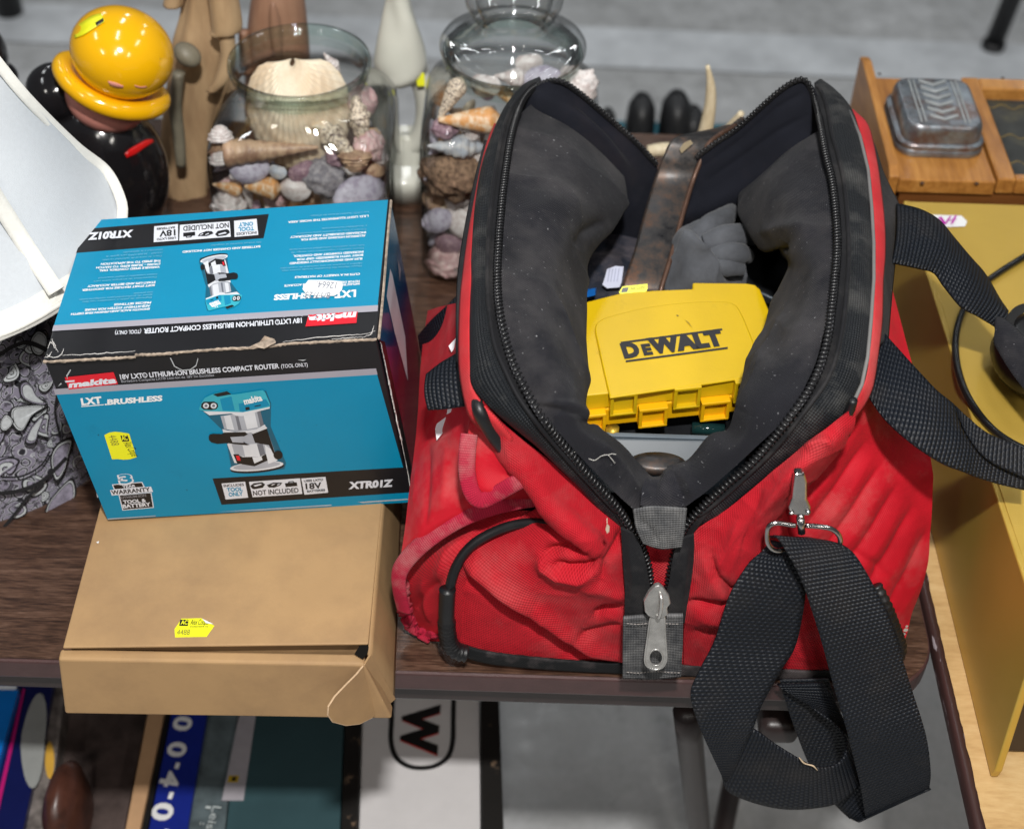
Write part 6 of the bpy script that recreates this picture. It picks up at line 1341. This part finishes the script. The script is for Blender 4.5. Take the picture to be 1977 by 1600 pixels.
rows = [kk([(1570, 166), (1534, 157), (1497, 183), (1424, 249), (1345, 305), (1316, 330)], (.402,)*6), kk([(1582, 196), (1540, 195), (1500, 222), (1430, 284), (1350, 340), (1310, 362)], (.398, .396, .394, .394, .394, .396)), kk([(1592, 236), (1545, 245), (1500, 272), (1430, 325), (1360, 372), (1302, 395)], (.392, .388, .386, .386, .386, .39)), kk([(1598, 270), (1550, 290), (1500, 330), (1436, 378), (1365, 412), (1296, 442)], (.386, .38, .376, .376, .376, .38)), kk([(1580, 300), (1550, 340), (1500, 380), (1440, 430), (1370, 470), (1296, 510)], (.386, .38, .376, .39, .392, .394))]
patch('back_flap', rows, 90, 50, LINN, BAG, folds=[([(1550, 180), (1500, 208), (1430, 270), (1350, 328)], 5, -.002, 0), ([(1555, 225), (1500, 255), (1430, 305), (1365, 350)], 6, -.0018, 0), ([(1345, 370), (1330, 400), (1320, 430)], 8, .003, 0)], wr=.001, thick=.0015)
rows = [kk([(1262, 318), (1290, 345), (1320, 328)], (.402, .402, .402)), kk([(1240, 400), (1280, 400), (1312, 400)], (.39, .394, .392)), kk([(1222, 520), (1280, 520), (1320, 510)], (.385, .385, .385))]
patch('back_flap', rows, 30, 30, LINN, BAG, wr=.001)

# zipper tail, slider, webbing end tab
Zf = Frame(K(1262, 1180, y=-.020), (1, 0, 0), (0, .28, 1))
rows = [[K(1198, 1018, y=.000), K(1216, 1026, y=-.003), K(1231, 1036, y=-.004)], [K(1202, 1080, y=-.008), K(1222, 1082, y=-.011), K(1246, 1084, y=-.012)], [K(1206, 1140, y=-.014), K(1230, 1140, y=-.017), K(1256, 1140, y=-.018)], [K(1206, 1172, y=-.016), K(1235, 1172, y=-.019), K(1266, 1172, y=-.019)], [K(1206, 1204, y=-.017), K(1235, 1204, y=-.020), K(1264, 1204, y=-.020)]]
patch('zip_tail', rows, 24, 50, TAPE, BAG, folds=[([(1215, 1060), (1222, 1120), (1218, 1190)], 6, .0012, 0)], wr=.0006, thick=.001)
rows = [[K(1306, 1046, y=-.003), K(1320, 1036, y=-.002), K(1340, 1030, y=.000)], [K(1298, 1084, y=-.012), K(1316, 1082, y=-.011), K(1340, 1080, y=-.007)], [K(1288, 1140, y=-.018), K(1308, 1140, y=-.017), K(1332, 1140, y=-.013)], [K(1266, 1172, y=-.0195), K(1300, 1172, y=-.019), K(1326, 1172, y=-.015)], [K(1262, 1204, y=-.0205), K(1295, 1204, y=-.020), K(1322, 1204, y=-.016)]]
patch('zip_tail', rows, 24, 50, TAPE, BAG, folds=[([(1328, 1060), (1322, 1120), (1314, 1190)], 6, .0012, 0)], wr=.0006, thick=.001)
patch('saddle_webbing', [kk([(1222, 984), (1260, 979), (1326, 982)], (-.008, -.010, -.008)), kk([(1228, 1020), (1265, 1024), (1322, 1020)], (-.012, -.013, -.012)), kk([(1242, 1050), (1275, 1060), (1316, 1056)], (-.014, -.014, -.014))], 34, 26, WEBD, BAG, folds=[([(1232, 1000), (1262, 1030), (1268, 1050)], 7, -.002, 0)], wr=.0008, thick=.0016)
tb = patch('end_tab', [kk([(1203, 1194), (1260, 1190), (1319, 1189)], (-.0225, -.0235, -.0225)), kk([(1202, 1250), (1260, 1250), (1318, 1246)], (-.0235, -.0245, -.0235)), kk([(1202, 1310), (1260, 1311), (1315, 1307)], (-.0245, -.0255, -.0245))], 40, 40, WEBD, BAG, folds=[([(1200, 1200), (1260, 1199), (1320, 1197)], 3, -.0009, 0), ([(1200, 1292), (1260, 1294), (1320, 1290)], 3, -.0008, 0)], wr=.0005, thick=.003)
FZp = Frame(K(1270, 1172, y=-.0265), (1, .05, 0), (0, .32, 1)); mb = MB()
mb.prism(FZp.pts([(1245, 1180), (1243, 1160), (1252, 1143), (1264, 1130), (1272, 1127), (1280, 1133), (1292, 1150), (1295, 1164), (1288, 1172), (1290, 1186), (1278, 1191), (1262, 1191), (1252, 1188)]), FZp, -.004, .0015)
sl = mb.build('zip_slider', [ZIPM], BAG, bevel=.0014, seg=3)
a = [FZp.p(*FZp.at(u, v), h) for u, v, h in ((1274, 1142, .001), (1275, 1146, .0045), (1275, 1160, .0062), (1273, 1175, .0060), (1270, 1186, .004), (1268, 1188, .001))]
mb = MB(); mb.tube(cr(a, 24), .0014, 8, up=FZp.X); mb.build('slider_loop', [ZIPM], sl, smooth=True)
FPu = Frame(K(1264, 1240, y=-.0325), (1, 0, 0), (0, .25, 1)); mb = MB()
outl = FPu.pts([(1256, 1190), (1262, 1182), (1272, 1180), (1280, 1184), (1283, 1192), (1284, 1220), (1287, 1262), (1286, 1275), (1280, 1285), (1268, 1290), (1254, 1287), (1246, 1279), (1245, 1266), (1249, 1235), (1253, 1205)])
hole_ = FPu.pts([(1266+13.5*math.cos(a), 1267+15.5*math.sin(a)) for a in np.linspace(math.pi/2, -3*math.pi/2, 16)[:-1]])
def prism_hole(mb, out, hole, fr, h0, h1):
    from mathutils.geometry import tessellate_polygon
    P = out+hole; T = tessellate_polygon([[Vector((x, y, 0)) for x, y in out], [Vector((x, y, 0)) for x, y in hole]]); n = len(P); F = []
    for t_ in T:
        a, b, c = (np.array(P[i]) for i in t_); t_ = tuple(t_) if (b[0]-a[0])*(c[1]-a[1])-(b[1]-a[1])*(c[0]-a[0]) > 0 else tuple(t_)[::-1]
        F.append(tuple(i+n for i in t_)); F.append(t_[::-1])
    no = len(out)
    for R_ in (range(no), range(no, n)):
        R_ = list(R_)
        for i in range(len(R_)): a, b = R_[i], R_[(i+1) % len(R_)]; F.append((a, b, n+b, n+a))
    mb.put([fr.p(x, y, h0) for x, y in P]+[fr.p(x, y, h1) for x, y in P], F)
prism_hole(mb, outl, hole_, FPu, -.0008, .0012); pl_ = mb.build('zip_pull', [ZIPM], sl)
mb = MB(); mb.tube(cr([FPu.p(x, y, .0010) for x, y in outl], 60, True), .0008, 6, closed=True); mb.tube(cr([FPu.p(x, y, .0010) for x, y in hole_], 30, True), .0008, 6, closed=True); mb.build('pull_rim', [ZIPM], sl, smooth=True)

# stitching
def stitches(C, name, m, step=.0034, ln=.0019, r=.00028, lift=.0006, parent=None):
    s_ = np.r_[0, np.cumsum(np.linalg.norm(np.diff(C, axis=0), axis=1))]; mb = MB(); n = int(s_[-1]/step)
    for i in range(n):
        a, b = i*step, i*step+ln; P = np.array([[np.interp(t_, s_, C[:, j]) for j in range(3)] for t_ in (a, (a+b)/2, b)]); v_ = CAM_LOC-P[1]; v_ /= np.linalg.norm(v_); P = P+v_*lift; mb.tube(P, r, 5)
    return mb.build(name, [m], parent or BAG)
GTH = mat('grey_thread', (.10, .10, .11), .8, var=.3, vscale=300); RTH = mat('red_thread', (.50, .10, .11), .8); LTH = mat('light_thread', (.30, .27, .25), .8, var=.4, vscale=300)
stitches(cr(rim([(p[0]-5, p[1]) for p in teethL[3:]], -.0012), 400), 'stitching', GTH)
stitches(cr(rim([(p[0]+6, p[1]) for p in teethR[3:]], -.0012), 400), 'stitching', GTH)
for v0 in (1203, 1297): stitches(cr(np.array([K(1210+k*21, v0+1.5*math.sin(k*1.7), y=-.0262) for k in range(6)]), 60), 'stitching', LTH, .0026, .0018, .0003, .0012)
# shoulder strap, hook and ring
HK = Frame(K(1550, 1010, y=-.012), (1, .05, 0), (0, .12, 1))
rp = [HK.p(*HK.at(u, v), h) for u, v, h in ((1536, 1014, 0), (1500, 1009, 0), (1485, 1015, 0), (1481, 1028, 0), (1482, 1046, .001), (1492, 1058, .001), (1508, 1062, .0), (1540, 1060, -.004), (1590, 1062, -.004), (1614, 1060, -.002), (1622, 1048, 0), (1620, 1034, 0), (1608, 1022, 0), (1590, 1017, 0), (1556, 1014, 0))]
hook = mk('snap_hook', *tube_geo(cr(rp, 90), .0019, 10), CHROME, BAG)
mb = MB(); mb.tube([HK.p(*HK.at(1548, 1028), 0), HK.p(*HK.at(1545, 998), 0)], [.0028, .0052, .0052, .0030], 14); mb.tube([HK.p(*HK.at(1546, 1000), 0), HK.p(*HK.at(1545, 992), 0)], .0028, 12); mb.build('swivel', [CHROME], hook, smooth=True)
mb = MB(); mb.prism(HK.pts([(1526, 992), (1564, 994), (1565, 978), (1558, 962), (1558, 930), (1553, 912), (1535, 912), (1531, 940), (1529, 960), (1522, 978)]), HK, -.006, .0015); mb.build('hook_body', [CHROME], hook, bevel=.0016, seg=3)
mb = MB(); mb.lathe([(0, .0015), (.0014, .0012), (.0020, 0)], HK.p(*HK.at(1559, 984), .002), 10); mb.lathe([(0, .0015), (.0014, .0012), (.0020, 0)], HK.p(*HK.at(1527, 986), .002), 10); mb.build('rivet', [CHROME], hook, smooth=True)
S = lambda L: np.array([K(u, v, y=y) for u, v, y in L])
STR = ribbon('shoulder_strap', S([(1484, 1040, .000), (1474, 1060, -.010), (1445, 1090, -.020), (1409, 1150, -.030), (1380, 1238, -.038), (1353, 1291, -.045), (1334, 1338, -.052), (1345, 1388, -.058), (1368, 1443, -.060), (1397, 1505, -.060)]),
       S([(1520, 1050, -.006), (1540, 1075, -.012), (1552, 1110, -.018), (1555, 1152, -.024), (1537, 1244, -.032), (1506, 1297, -.040), (1471, 1361, -.048), (1453, 1408, -.054), (1438, 1437, -.056), (1406, 1505, -.059)]), 110, 14, WEB, BAG, thick=.0016)
ribbon('strap_fold', S([(1436, 1420, -.050), (1453, 1408, -.052), (1500, 1440, -.058), (1544, 1467, -.064), (1573, 1481, -.066), (1603, 1481, -.064), (1626, 1467, -.058), (1636, 1443, -.048), (1632, 1418, -.038), (1611, 1394, -.030), (1573, 1368, -.024), (1529, 1342, -.020), (1500, 1322, -.016)]),
       S([(1394, 1500, -.057), (1406, 1528, -.057), (1456, 1550, -.060), (1515, 1562, -.064), (1573, 1560, -.066), (1617, 1550, -.064), (1655, 1522, -.058), (1675, 1500, -.048), (1670, 1470, -.038), (1650, 1430, -.030), (1625, 1380, -.024), (1605, 1340, -.020), (1590, 1318, -.016)]), 120, 14, WEB, STR, thick=.0016)
ribbon('strap_back', S([(1505, 1312, -.010), (1515, 1349, -.014), (1535, 1408, -.018), (1561, 1473, -.024), (1590, 1520, -.030), (1612, 1553, -.036), (1640, 1580, -.040)]), S([(1600, 1310, -.010), (1612, 1349, -.014), (1630, 1408, -.018), (1645, 1473, -.026), (1658, 1520, -.034), (1668, 1553, -.040), (1674, 1580, -.044)]), 80, 12, WEB, STR, thick=.0016)
STC = ribbon('shoulder_strap', S([(1486, 1034, -.008), (1501, 1035, -.018), (1522, 1070, -.026), (1547, 1120, -.032), (1564, 1168, -.038), (1585, 1235, -.044), (1610, 1326, -.052), (1632, 1399, -.060), (1649, 1467, -.064), (1662, 1522, -.066), (1671, 1577, -.066)]),
       S([(1560, 1036, -.008), (1613, 1046, -.012), (1643, 1062, -.018), (1668, 1096, -.026), (1697, 1151, -.034), (1725, 1217, -.042), (1762, 1335, -.052), (1779, 1388, -.060), (1791, 1434, -.064), (1797, 1490, -.066), (1794, 1524, -.066)]), 130, 16, WEB, BAG, thick=.0016)
ribbon('strap_fold', S([(1668, 1578, -.066), (1655, 1584, -.062), (1640, 1578, -.054), (1622, 1560, -.046), (1605, 1540, -.040)]), S([(1796, 1520, -.066), (1780, 1522, -.058), (1740, 1500, -.048), (1700, 1470, -.042), (1670, 1440, -.036)]), 40, 10, WEB, STC, thick=.0016)
fz_ = cr(S([(1543, 1462, -.0665), (1552, 1472, -.067), (1560, 1475, -.067), (1570, 1478, -.068), (1578, 1486, -.068)]), 20); mb = MB(); mb.tube(fz_, [.0004, .0008, .0005, .0007, .0003], 5); mb.build('frayed_thread', [mat('tan_thread', (.55, .42, .28), .8)], STR)
# carry handles
def zs(L): return np.array([K(u, v, z=z) for u, v, z in L])
h1 = ribbon('carry_handle', zs([(1732, 392, .268), (1778, 404, .262), (1812, 424, .256), (1843, 456, .248), (1875, 496, .238), (1908, 536, .226), (1948, 600, .212)]), zs([(1722, 508, .262), (1778, 519, .254), (1806, 527, .248), (1824, 552, .240), (1857, 592, .230), (1890, 612, .220), (1921, 632, .208)]), 90, 14, WEB, BAG, thick=.002, arch=.005, wr=.002)
ribbon('handle_wrap', zs([(1923, 606, .216), (1950, 622, .214), (1985, 655, .210), (2040, 700, .206)]), zs([(1918, 662, .206), (1940, 700, .202), (1965, 736, .198), (2000, 780, .196)]), 40, 10, LIN, h1, thick=.004, arch=.004)
h2 = ribbon('carry_handle', zs([(1706, 640, .262), (1749, 688, .258), (1803, 746, .248), (1843, 779, .236), (1872, 811, .224), (1912, 840, .212), (1985, 868, .198)]), zs([(1674, 762, .250), (1712, 815, .244), (1767, 862, .232), (1821, 894, .220), (1860, 910, .210), (1894, 923, .200), (1985, 948, .184)]), 100, 16, WEB, BAG, thick=.002, arch=.003, wr=.0015)
ribbon('carry_handle', zs([(1845, 783, .242), (1872, 808, .232), (1912, 838, .222), (1985, 866, .210)]), zs([(1848, 800, .236), (1875, 850, .222), (1912, 890, .210), (1985, 925, .196)]), 50, 10, WEB, h2, thick=.002)
ribbon('carry_handle', zs([(900, 668, .252), (880, 682, .248), (850, 700, .242), (822, 722, .236)]), zs([(905, 782, .240), (880, 786, .236), (852, 790, .232), (826, 792, .226)]), 40, 12, WEB, BAG, thick=.002, arch=.004)
ribbon('carry_handle', zs([(892, 560, .20), (862, 590, .19), (832, 618, .17), (806, 648, .14)]), zs([(892, 590, .20), (868, 622, .19), (842, 655, .17), (816, 705, .14)]), 40, 10, WEB, BAG, thick=.002)
# dried leaf bit and dust crumbs
mb = MB(); q = kk([(1172, 1010), (1177, 1016), (1176, 1026), (1172, 1030), (1169, 1022)], (-.022,)*5); mb.put(q, [(0, 1, 2, 3, 4)[::-1]]); mb.tube([q[0], K(1172, 1000, y=-.020)], .0003, 5); mb.build('seed_husk', [mat('husk', (.62, .50, .38), .7)], BAG)
mb = MB()
for u, v, r in ((1747, 1208, 5), (1743, 1216, 4), (1749, 1201, 3)):
    q = K(u, v, y=.034); mb.put([q+np.array([math.cos(a)*r*.0004, -.004, math.sin(a)*r*.0005]) for a in np.linspace(0, 6.28, 7)[:-1]], [(0, 1, 2, 3, 4, 5)])
mb.build('paint_chip', [mat('paint_white', (.6, .56, .5), .7)], BAG)

# ================================================================== what lies in the bag
YC = mat('yellow_case_plastic', (.62, .405, .004), .36, var=.04, vscale=18, dirt=(.36, .22, .02), dirt_lo=.60, dirt_hi=.80, dirt_scale=34, dirt_amt=.5, bump=.08, bscale=300)
YCD = mat('yellow_case_edge', (.78, .42, .004), .34, var=.05, vscale=20)
t = thing('bit_case', 'yellow plastic bit case with black lettering inside the open tool bag', 'case', K(1300, 680, z=.155))
FC = Frame(K(1300, 745, z=.188), K(1450, 729, z=.189)-K(1134, 762, z=.184), (0, 1, .03))
pe_ = FC.pts([(1080, 768), (1080, 600), (1132, 582), (1195, 566), (1262, 560), (1337, 557), (1337, 545), (1440, 546), (1458, 549), (1468, 558), (1490, 611), (1516, 690), (1520, 722)])
mb = MB(); mb.prism(pe_, FC, -.017, 0); mb.build('lid', [YC], t, bevel=.0016, seg=3, angle=30)
mb = MB(); mb.prism([(x*.995, y-.0005) for x, y in pe_], FC, -.036, -.0176); mb.build('case_base', [YCD], t, bevel=.0012, seg=2)
rp_ = [(x, y) for x, y in cr(np.array(FC.pts([(1177, 771), (1165, 720), (1152, 660), (1148, 637), (1156, 623), (1180, 613), (1248, 597), (1316, 588), (1390, 585), (1418, 591), (1430, 606), (1445, 640), (1456, 670), (1458, 705), (1453, 731)])), 60)]
mb = MB(); mb.prism(rp_, FC, -.0004, .0022); lp = mb.build('raised_panel', [YC], t, bevel=.0016, seg=3, angle=30)
# latch blocks along the front
def tab(u0, u1, vtop, name, h_top, h_bot, m, out=.006):
    xa, ya = FC.at(u0, vtop); xb, yb = FC.at(u1, vtop); w = xb-xa; yf = min(FC.at(1134, 761)[1], 0); mb = MB(); Rm = np.stack([FC.X, FC.Y, FC.N], 1)
    def bx(x0, x1, y0, y1, h0, h1): mb.box(FC.p((x0+x1)/2, (y0+y1)/2, (h0+h1)/2), (x1-x0, y1-y0, h1-h0), rot=Rm)
    y0, y1 = -out, .004; b = .0028
    bx(xa, xb, y0, y1, h_top-b, h_top); bx(xa, xb, y0, y1, h_bot, h_bot+b*.8); bx(xa, xa+b, y0+.0002, y1, h_bot+.0001, h_top-.0001); bx(xb-b, xb, y0+.0002, y1, h_bot+.0001, h_top-.0001); bx(xa+.001, xb-.001, y0+.0045, y1, h_bot+.001, h_top-.001)
    mb.build(name, [m], t, bevel=.0006, seg=2)
tab(1177, 1231, 760, 'latch_tab', .0015, -.021, YC); tab(1296, 1350, 733, 'latch_tab', .0015, -.021, YC); tab(1413, 1462, 722, 'latch_tab', .0015, -.021, YC)
tab(1125, 1171, 765, 'latch_tab', -.0165, -.037, YCD, .007); tab(1233, 1291, 750, 'latch_tab', -.0165, -.037, YCD, .007); tab(1352, 1410, 730, 'latch_tab', -.0165, -.037, YCD, .007)
INK = mat('worn_black_ink', (.022, .021, .024), .5, dirt=(.62, .44, .02), dirt_lo=.685, dirt_hi=.70, dirt_scale=120, dirt_amt=.95)
fcl = Frame(FC.p(0, 0, .0023), FC.X, FC.Y); s = Sheet(fcl, .00012)
s.poly([(1198, 660), (1394, 634), (1395, 638), (1199, 664)], INK, px=True); s.poly([(1208, 696), (1405, 670), (1405, 674), (1208, 700)], INK, px=True)
s.text('D', 0, 0, .0222, INK, bold=.07, px=(1205, 691, 1238, 686.6)); s.text('E', 0, 0, .0162, INK, bold=.07, px=(1243, 685.5, 1261, 683.3)); s.text('WALT', 0, 0, .0238, INK, bold=.07, px=(1257, 683, 1400, 665))
s.poly([(1305, 609), (1311, 610), (1308, 612)], INK, px=True); s.poly([(1322, 618), (1330, 624), (1337, 634), (1328, 625)], mat('scratch', (.30, .19, .02), .6), px=True)
s.build('printed_lettering', lp)
Fs = Frame(K(1225, 562, z=.1905), (1, -.05, .0), (0, .8, .6)); s = Sheet(Fs, .0002); s.poly([(1195, 564), (1202, 553), (1250, 548), (1250, 557), (1245, 569), (1201, 578)], STK, px=True)
s.poly([(1202, 556), (1214, 555), (1211, 564), (1199, 565)], BLKP, px=True); s.text('Alex Cooper', 0, 0, .0052, MATS['stamp_ink'], shear=.2, px=(1217, 561, 1247, 557)); s.text('4488', 0, 0, .004, MATS['stamp_ink'], px=(1203, 574, 1213, 573)); s.build('price_sticker', t)

# flat rusty pry bar
def rust():
    N = NT('rusty_steel'); oc = N.coord(); a = N.noise(oc, 30, 8, .7); b = N.noise(N.mapping(oc, loc=(4, 4, 4)), 90, 6, .7)
    f = N.math('ADD', N.math('MULTIPLY', a, .6), N.math('MULTIPLY', b, .4))
    N.con(N.ramp(f, [(.36, (.022, .022, .025)), (.48, (.050, .046, .045)), (.55, (.085, .060, .048)), (.62, (.15, .075, .045)), (.72, (.30, .28, .27))]), N.b.inputs['Base Color'])
    N.con(N.ramp(f, [(.35, (.25,)*3), (.6, (.5,)*3)]), N.b.inputs['Roughness']); N.b.inputs['Metallic'].default_value = .55; N.bump(b, .25, .001); return N.m
RUST = rust(); t = thing('pry_bar', 'long rusty flat pry bar with a nail slot sticking out of the tool bag', 'pry bar', K(1280, 430, y=.34))
Lb = [(1380, 248, .455), (1340, 256, .43), (1300, 268, .412), (1282, 300, .402), (1262, 350, .390), (1244, 410, .355), (1222, 490, .310), (1202, 550, .280), (1198, 585, .275), (1196, 610, .272)]
Rb = [(1420, 240, .455), (1392, 256, .43), (1368, 276, .412), (1352, 310, .402), (1336, 352, .390), (1318, 412, .355), (1296, 492, .310), (1277, 553, .280), (1272, 585, .275), (1268, 610, .272)]
ribbon('bar', S(Lb), S(Rb), 150, 14, RUST, t, thick=.005, arch=.0010)
mb = MB(); mb.tube(cr(S(Rb)[:9], 60)+np.array([0, -.001, -.0005]), .0022, 8); mb.build('rolled_edge', [mat('rust_edge', (.115, .062, .042), .4, metal=.4, var=.3, vscale=80)], t, smooth=True)
s = Sheet(Frame(K(1325, 282, y=.405)+np.array([0, -.003, .004]), (1, 0, 0), (0, .3, 1)), .0003); s.poly([(1312, 288), (1320, 276), (1333, 270), (1338, 277), (1326, 287), (1316, 296)], mat('slot_tan', (.30, .24, .15), .8), px=True); s.build('nail_slot', t)  # flat tan patch stands for the open slot
t2 = S([(1404, 245, .450), (1420, 236, .458), (1436, 226, .465)]); t3 = S([(1416, 250, .450), (1428, 243, .458), (1440, 232, .465)]); ribbon('claw', t2, t3, 14, 4, RUST, t, thick=.004)
ce = K(1270, 893, z=.165); mb = MB(); mb.lathe([(0, .004), (.016, .0035), (.021, .001), (.0215, -.003), (.015, -.005)], ce, 32, sy=.5)
tag(mb.build('chisel_head', [RUST], None, smooth=True), 'rounded rusty steel tool end poking up at the front of the bag opening', 'chisel')
# dark tray, glove, cases, tag
STEELB = mat('blue_grey_plastic', (.045, .060, .075), .4, var=.1); DK = mat('dark_tool_plastic', (.012, .013, .015), .4, var=.3, vscale=60)
t = thing('parts_tray', 'blue grey plastic tray edge below the yellow bit case', 'tray', K(1290, 870, z=.13))
a, b = K(1120, 840, z=.155), K(1440, 846, z=.155)
mb = MB(); mb.hexa([a+np.array([0, -.035, -.028]), b+np.array([0, -.035, -.028]), b+np.array([0, .0, -.03]), a+np.array([0, .0, -.03])], [a+np.array([0, -.0035, 0]), b+np.array([0, -.0035, 0]), b, a]); mb.build('tray_wall', [STEELB], t, bevel=.001)
mb = MB(); mb.box((a+b)/2+np.array([0, -.001, .0012]), (b[0]-a[0], .004, .0022)); mb.build('tray_lip', [mat('grey_lip', (.13, .16, .19), .35)], t, bevel=.0006)
mb = MB(); c = (a+b)/2; mb.box(c+np.array([0, .12, -.03]), (b[0]-a[0]+.02, .23, .01)); mb.build('tray_floor', [DK], t)
mb = MB(); mb.tube([K(1336, 826, z=.142), K(1398, 830, z=.142)], [.005, .0055, .0055, .005], 16); tag(mb.build('glass_vial', [mat('dark_teal_glass', (.008, .03, .03), .1, coat=.5)], None, smooth=True), 'small dark green vial lying under the yellow bit case', 'vial')
GREYS = mat('grey_suede', (.070, .074, .084), .9, var=.4, vscale=30, bump=.6, bscale=200, sheen=.1)
t = thing('work_glove', 'grey suede work glove crumpled behind the yellow bit case', 'glove', K(1370, 500, z=.16))
patch('palm', [[K(1306, 450, z=.178), K(1345, 425, z=.186), K(1395, 415, z=.18), K(1420, 430, z=.168)], [K(1298, 480, z=.180), K(1335, 462, z=.196), K(1385, 455, z=.188), K(1430, 470, z=.168)], [K(1290, 512, z=.175), K(1330, 500, z=.190), K(1380, 490, z=.182), K(1432, 505, z=.162)], [K(1286, 545, z=.165), K(1330, 540, z=.178), K(1385, 540, z=.174), K(1440, 545, z=.155)], [K(1286, 590, z=.15), K(1330, 590, z=.155), K(1385, 590, z=.155), K(1460, 590, z=.14)]], 60, 60, GREYS, t, wfun=ridged(.006, 38), folds=[([(1320, 450), (1350, 490), (1400, 560)], 12, .007, 0), ([(1340, 445), (1375, 490), (1420, 540)], 10, -.006, 0)], wr=.003, wscale=50)
for nm, L, r in (('finger', [(1360, 470, .19), (1400, 458, .196), (1440, 455, .192), (1456, 462, .186)], [.008, .011, .0105, .006]), ('finger', [(1375, 495, .185), (1410, 490, .190), (1438, 492, .184), (1446, 500, .178)], [.008, .010, .0095, .005]), ('finger', [(1340, 460, .186), (1370, 438, .190), (1400, 420, .188), (1412, 405, .184)], [.009, .011, .010, .006]), ('finger', [(1370, 520, .178), (1402, 515, .182), (1432, 520, .176)], [.008, .009, .006])):
    mb = MB(); mb.tube(cr(zs(L), 30), r, 16); mb.build(nm, [GREYS], t, smooth=True)
t = thing('tool_box', 'flat black plastic tool box lying deep in the bag behind the bit case', 'box', K(1390, 580, z=.12))
mb = MB(); mb.box(K(1400, 560, z=.135)+np.array([0, .0, -.01]), (.15, .13, .03)); mb.build('box_body', [DK], t, bevel=.004, seg=3)
mb = MB(); mb.tube([K(1290, 530, z=.162), K(1380, 548, z=.160), K(1470, 566, z=.160), K(1515, 588, z=.160)], .0016, 8); mb.build('box_edge', [STEELB], t, smooth=True)
t = thing('tool_pouch', 'dark blue cloth pouch with a white tag left of the pry bar', 'pouch', K(1170, 520, z=.1))
patch('pouch_cloth', [zs([(1105, 440, .14), (1170, 440, .15), (1260, 450, .14)]), zs([(1105, 500, .155), (1170, 500, .160), (1260, 500, .15)]), zs([(1105, 560, .15), (1170, 560, .155), (1260, 560, .15)]), zs([(1105, 620, .13), (1170, 620, .13), (1260, 620, .13)])], 40, 40, cloth('dark_blue_cloth', (.018, .022, .035), .002, .8, .4), t, wr=.004, wscale=40)
s = Sheet(Frame(K(1185, 532, z=.166), (1, .1, 0), (0, 1, .3)), .0003); s.poly([(1172, 520), (1188, 514), (1204, 515), (1200, 545), (1196, 555), (1172, 557), (1163, 550), (1168, 535)], mat('lilac_white_tag', (.52, .54, .66), .6), px=True)
for k in range(4): s.poly([(1176+k*6, 520), (1178+k*6, 520), (1174+k*6, 545), (1172+k*6, 545)], mat('tag_ink', (.34, .36, .48), .6), px=True)
s.build('paper_tag', t)
s_ = mk('blue_clip', *(lambda m_: (m_.V, m_.F))(MB().hexa([K(1128, 575, z=.17), K(1150, 572, z=.17), K(1152, 556, z=.165), K(1128, 558, z=.165)], [K(1128, 575, z=.178), K(1149, 570, z=.178), K(1149, 556, z=.175), K(1128, 562, z=.175)])), mat('bright_blue_plastic', (.01, .14, .50), .4), smooth=False); tag(s_, 'small bright blue plastic clip beside the left edge of the bit case', 'clip')
o = mk('brass_fitting', *(lambda m_: (m_.V, m_.F))(MB().tube([K(1182, 826, z=.158), K(1184, 842, z=.150)], [.0055, .0045], 12)), mat('dirty_brass', (.40, .26, .03), .4, metal=.5, var=.4, vscale=90)); tag(o, 'small dirty brass fitting under the left end of the bit case', 'fitting')
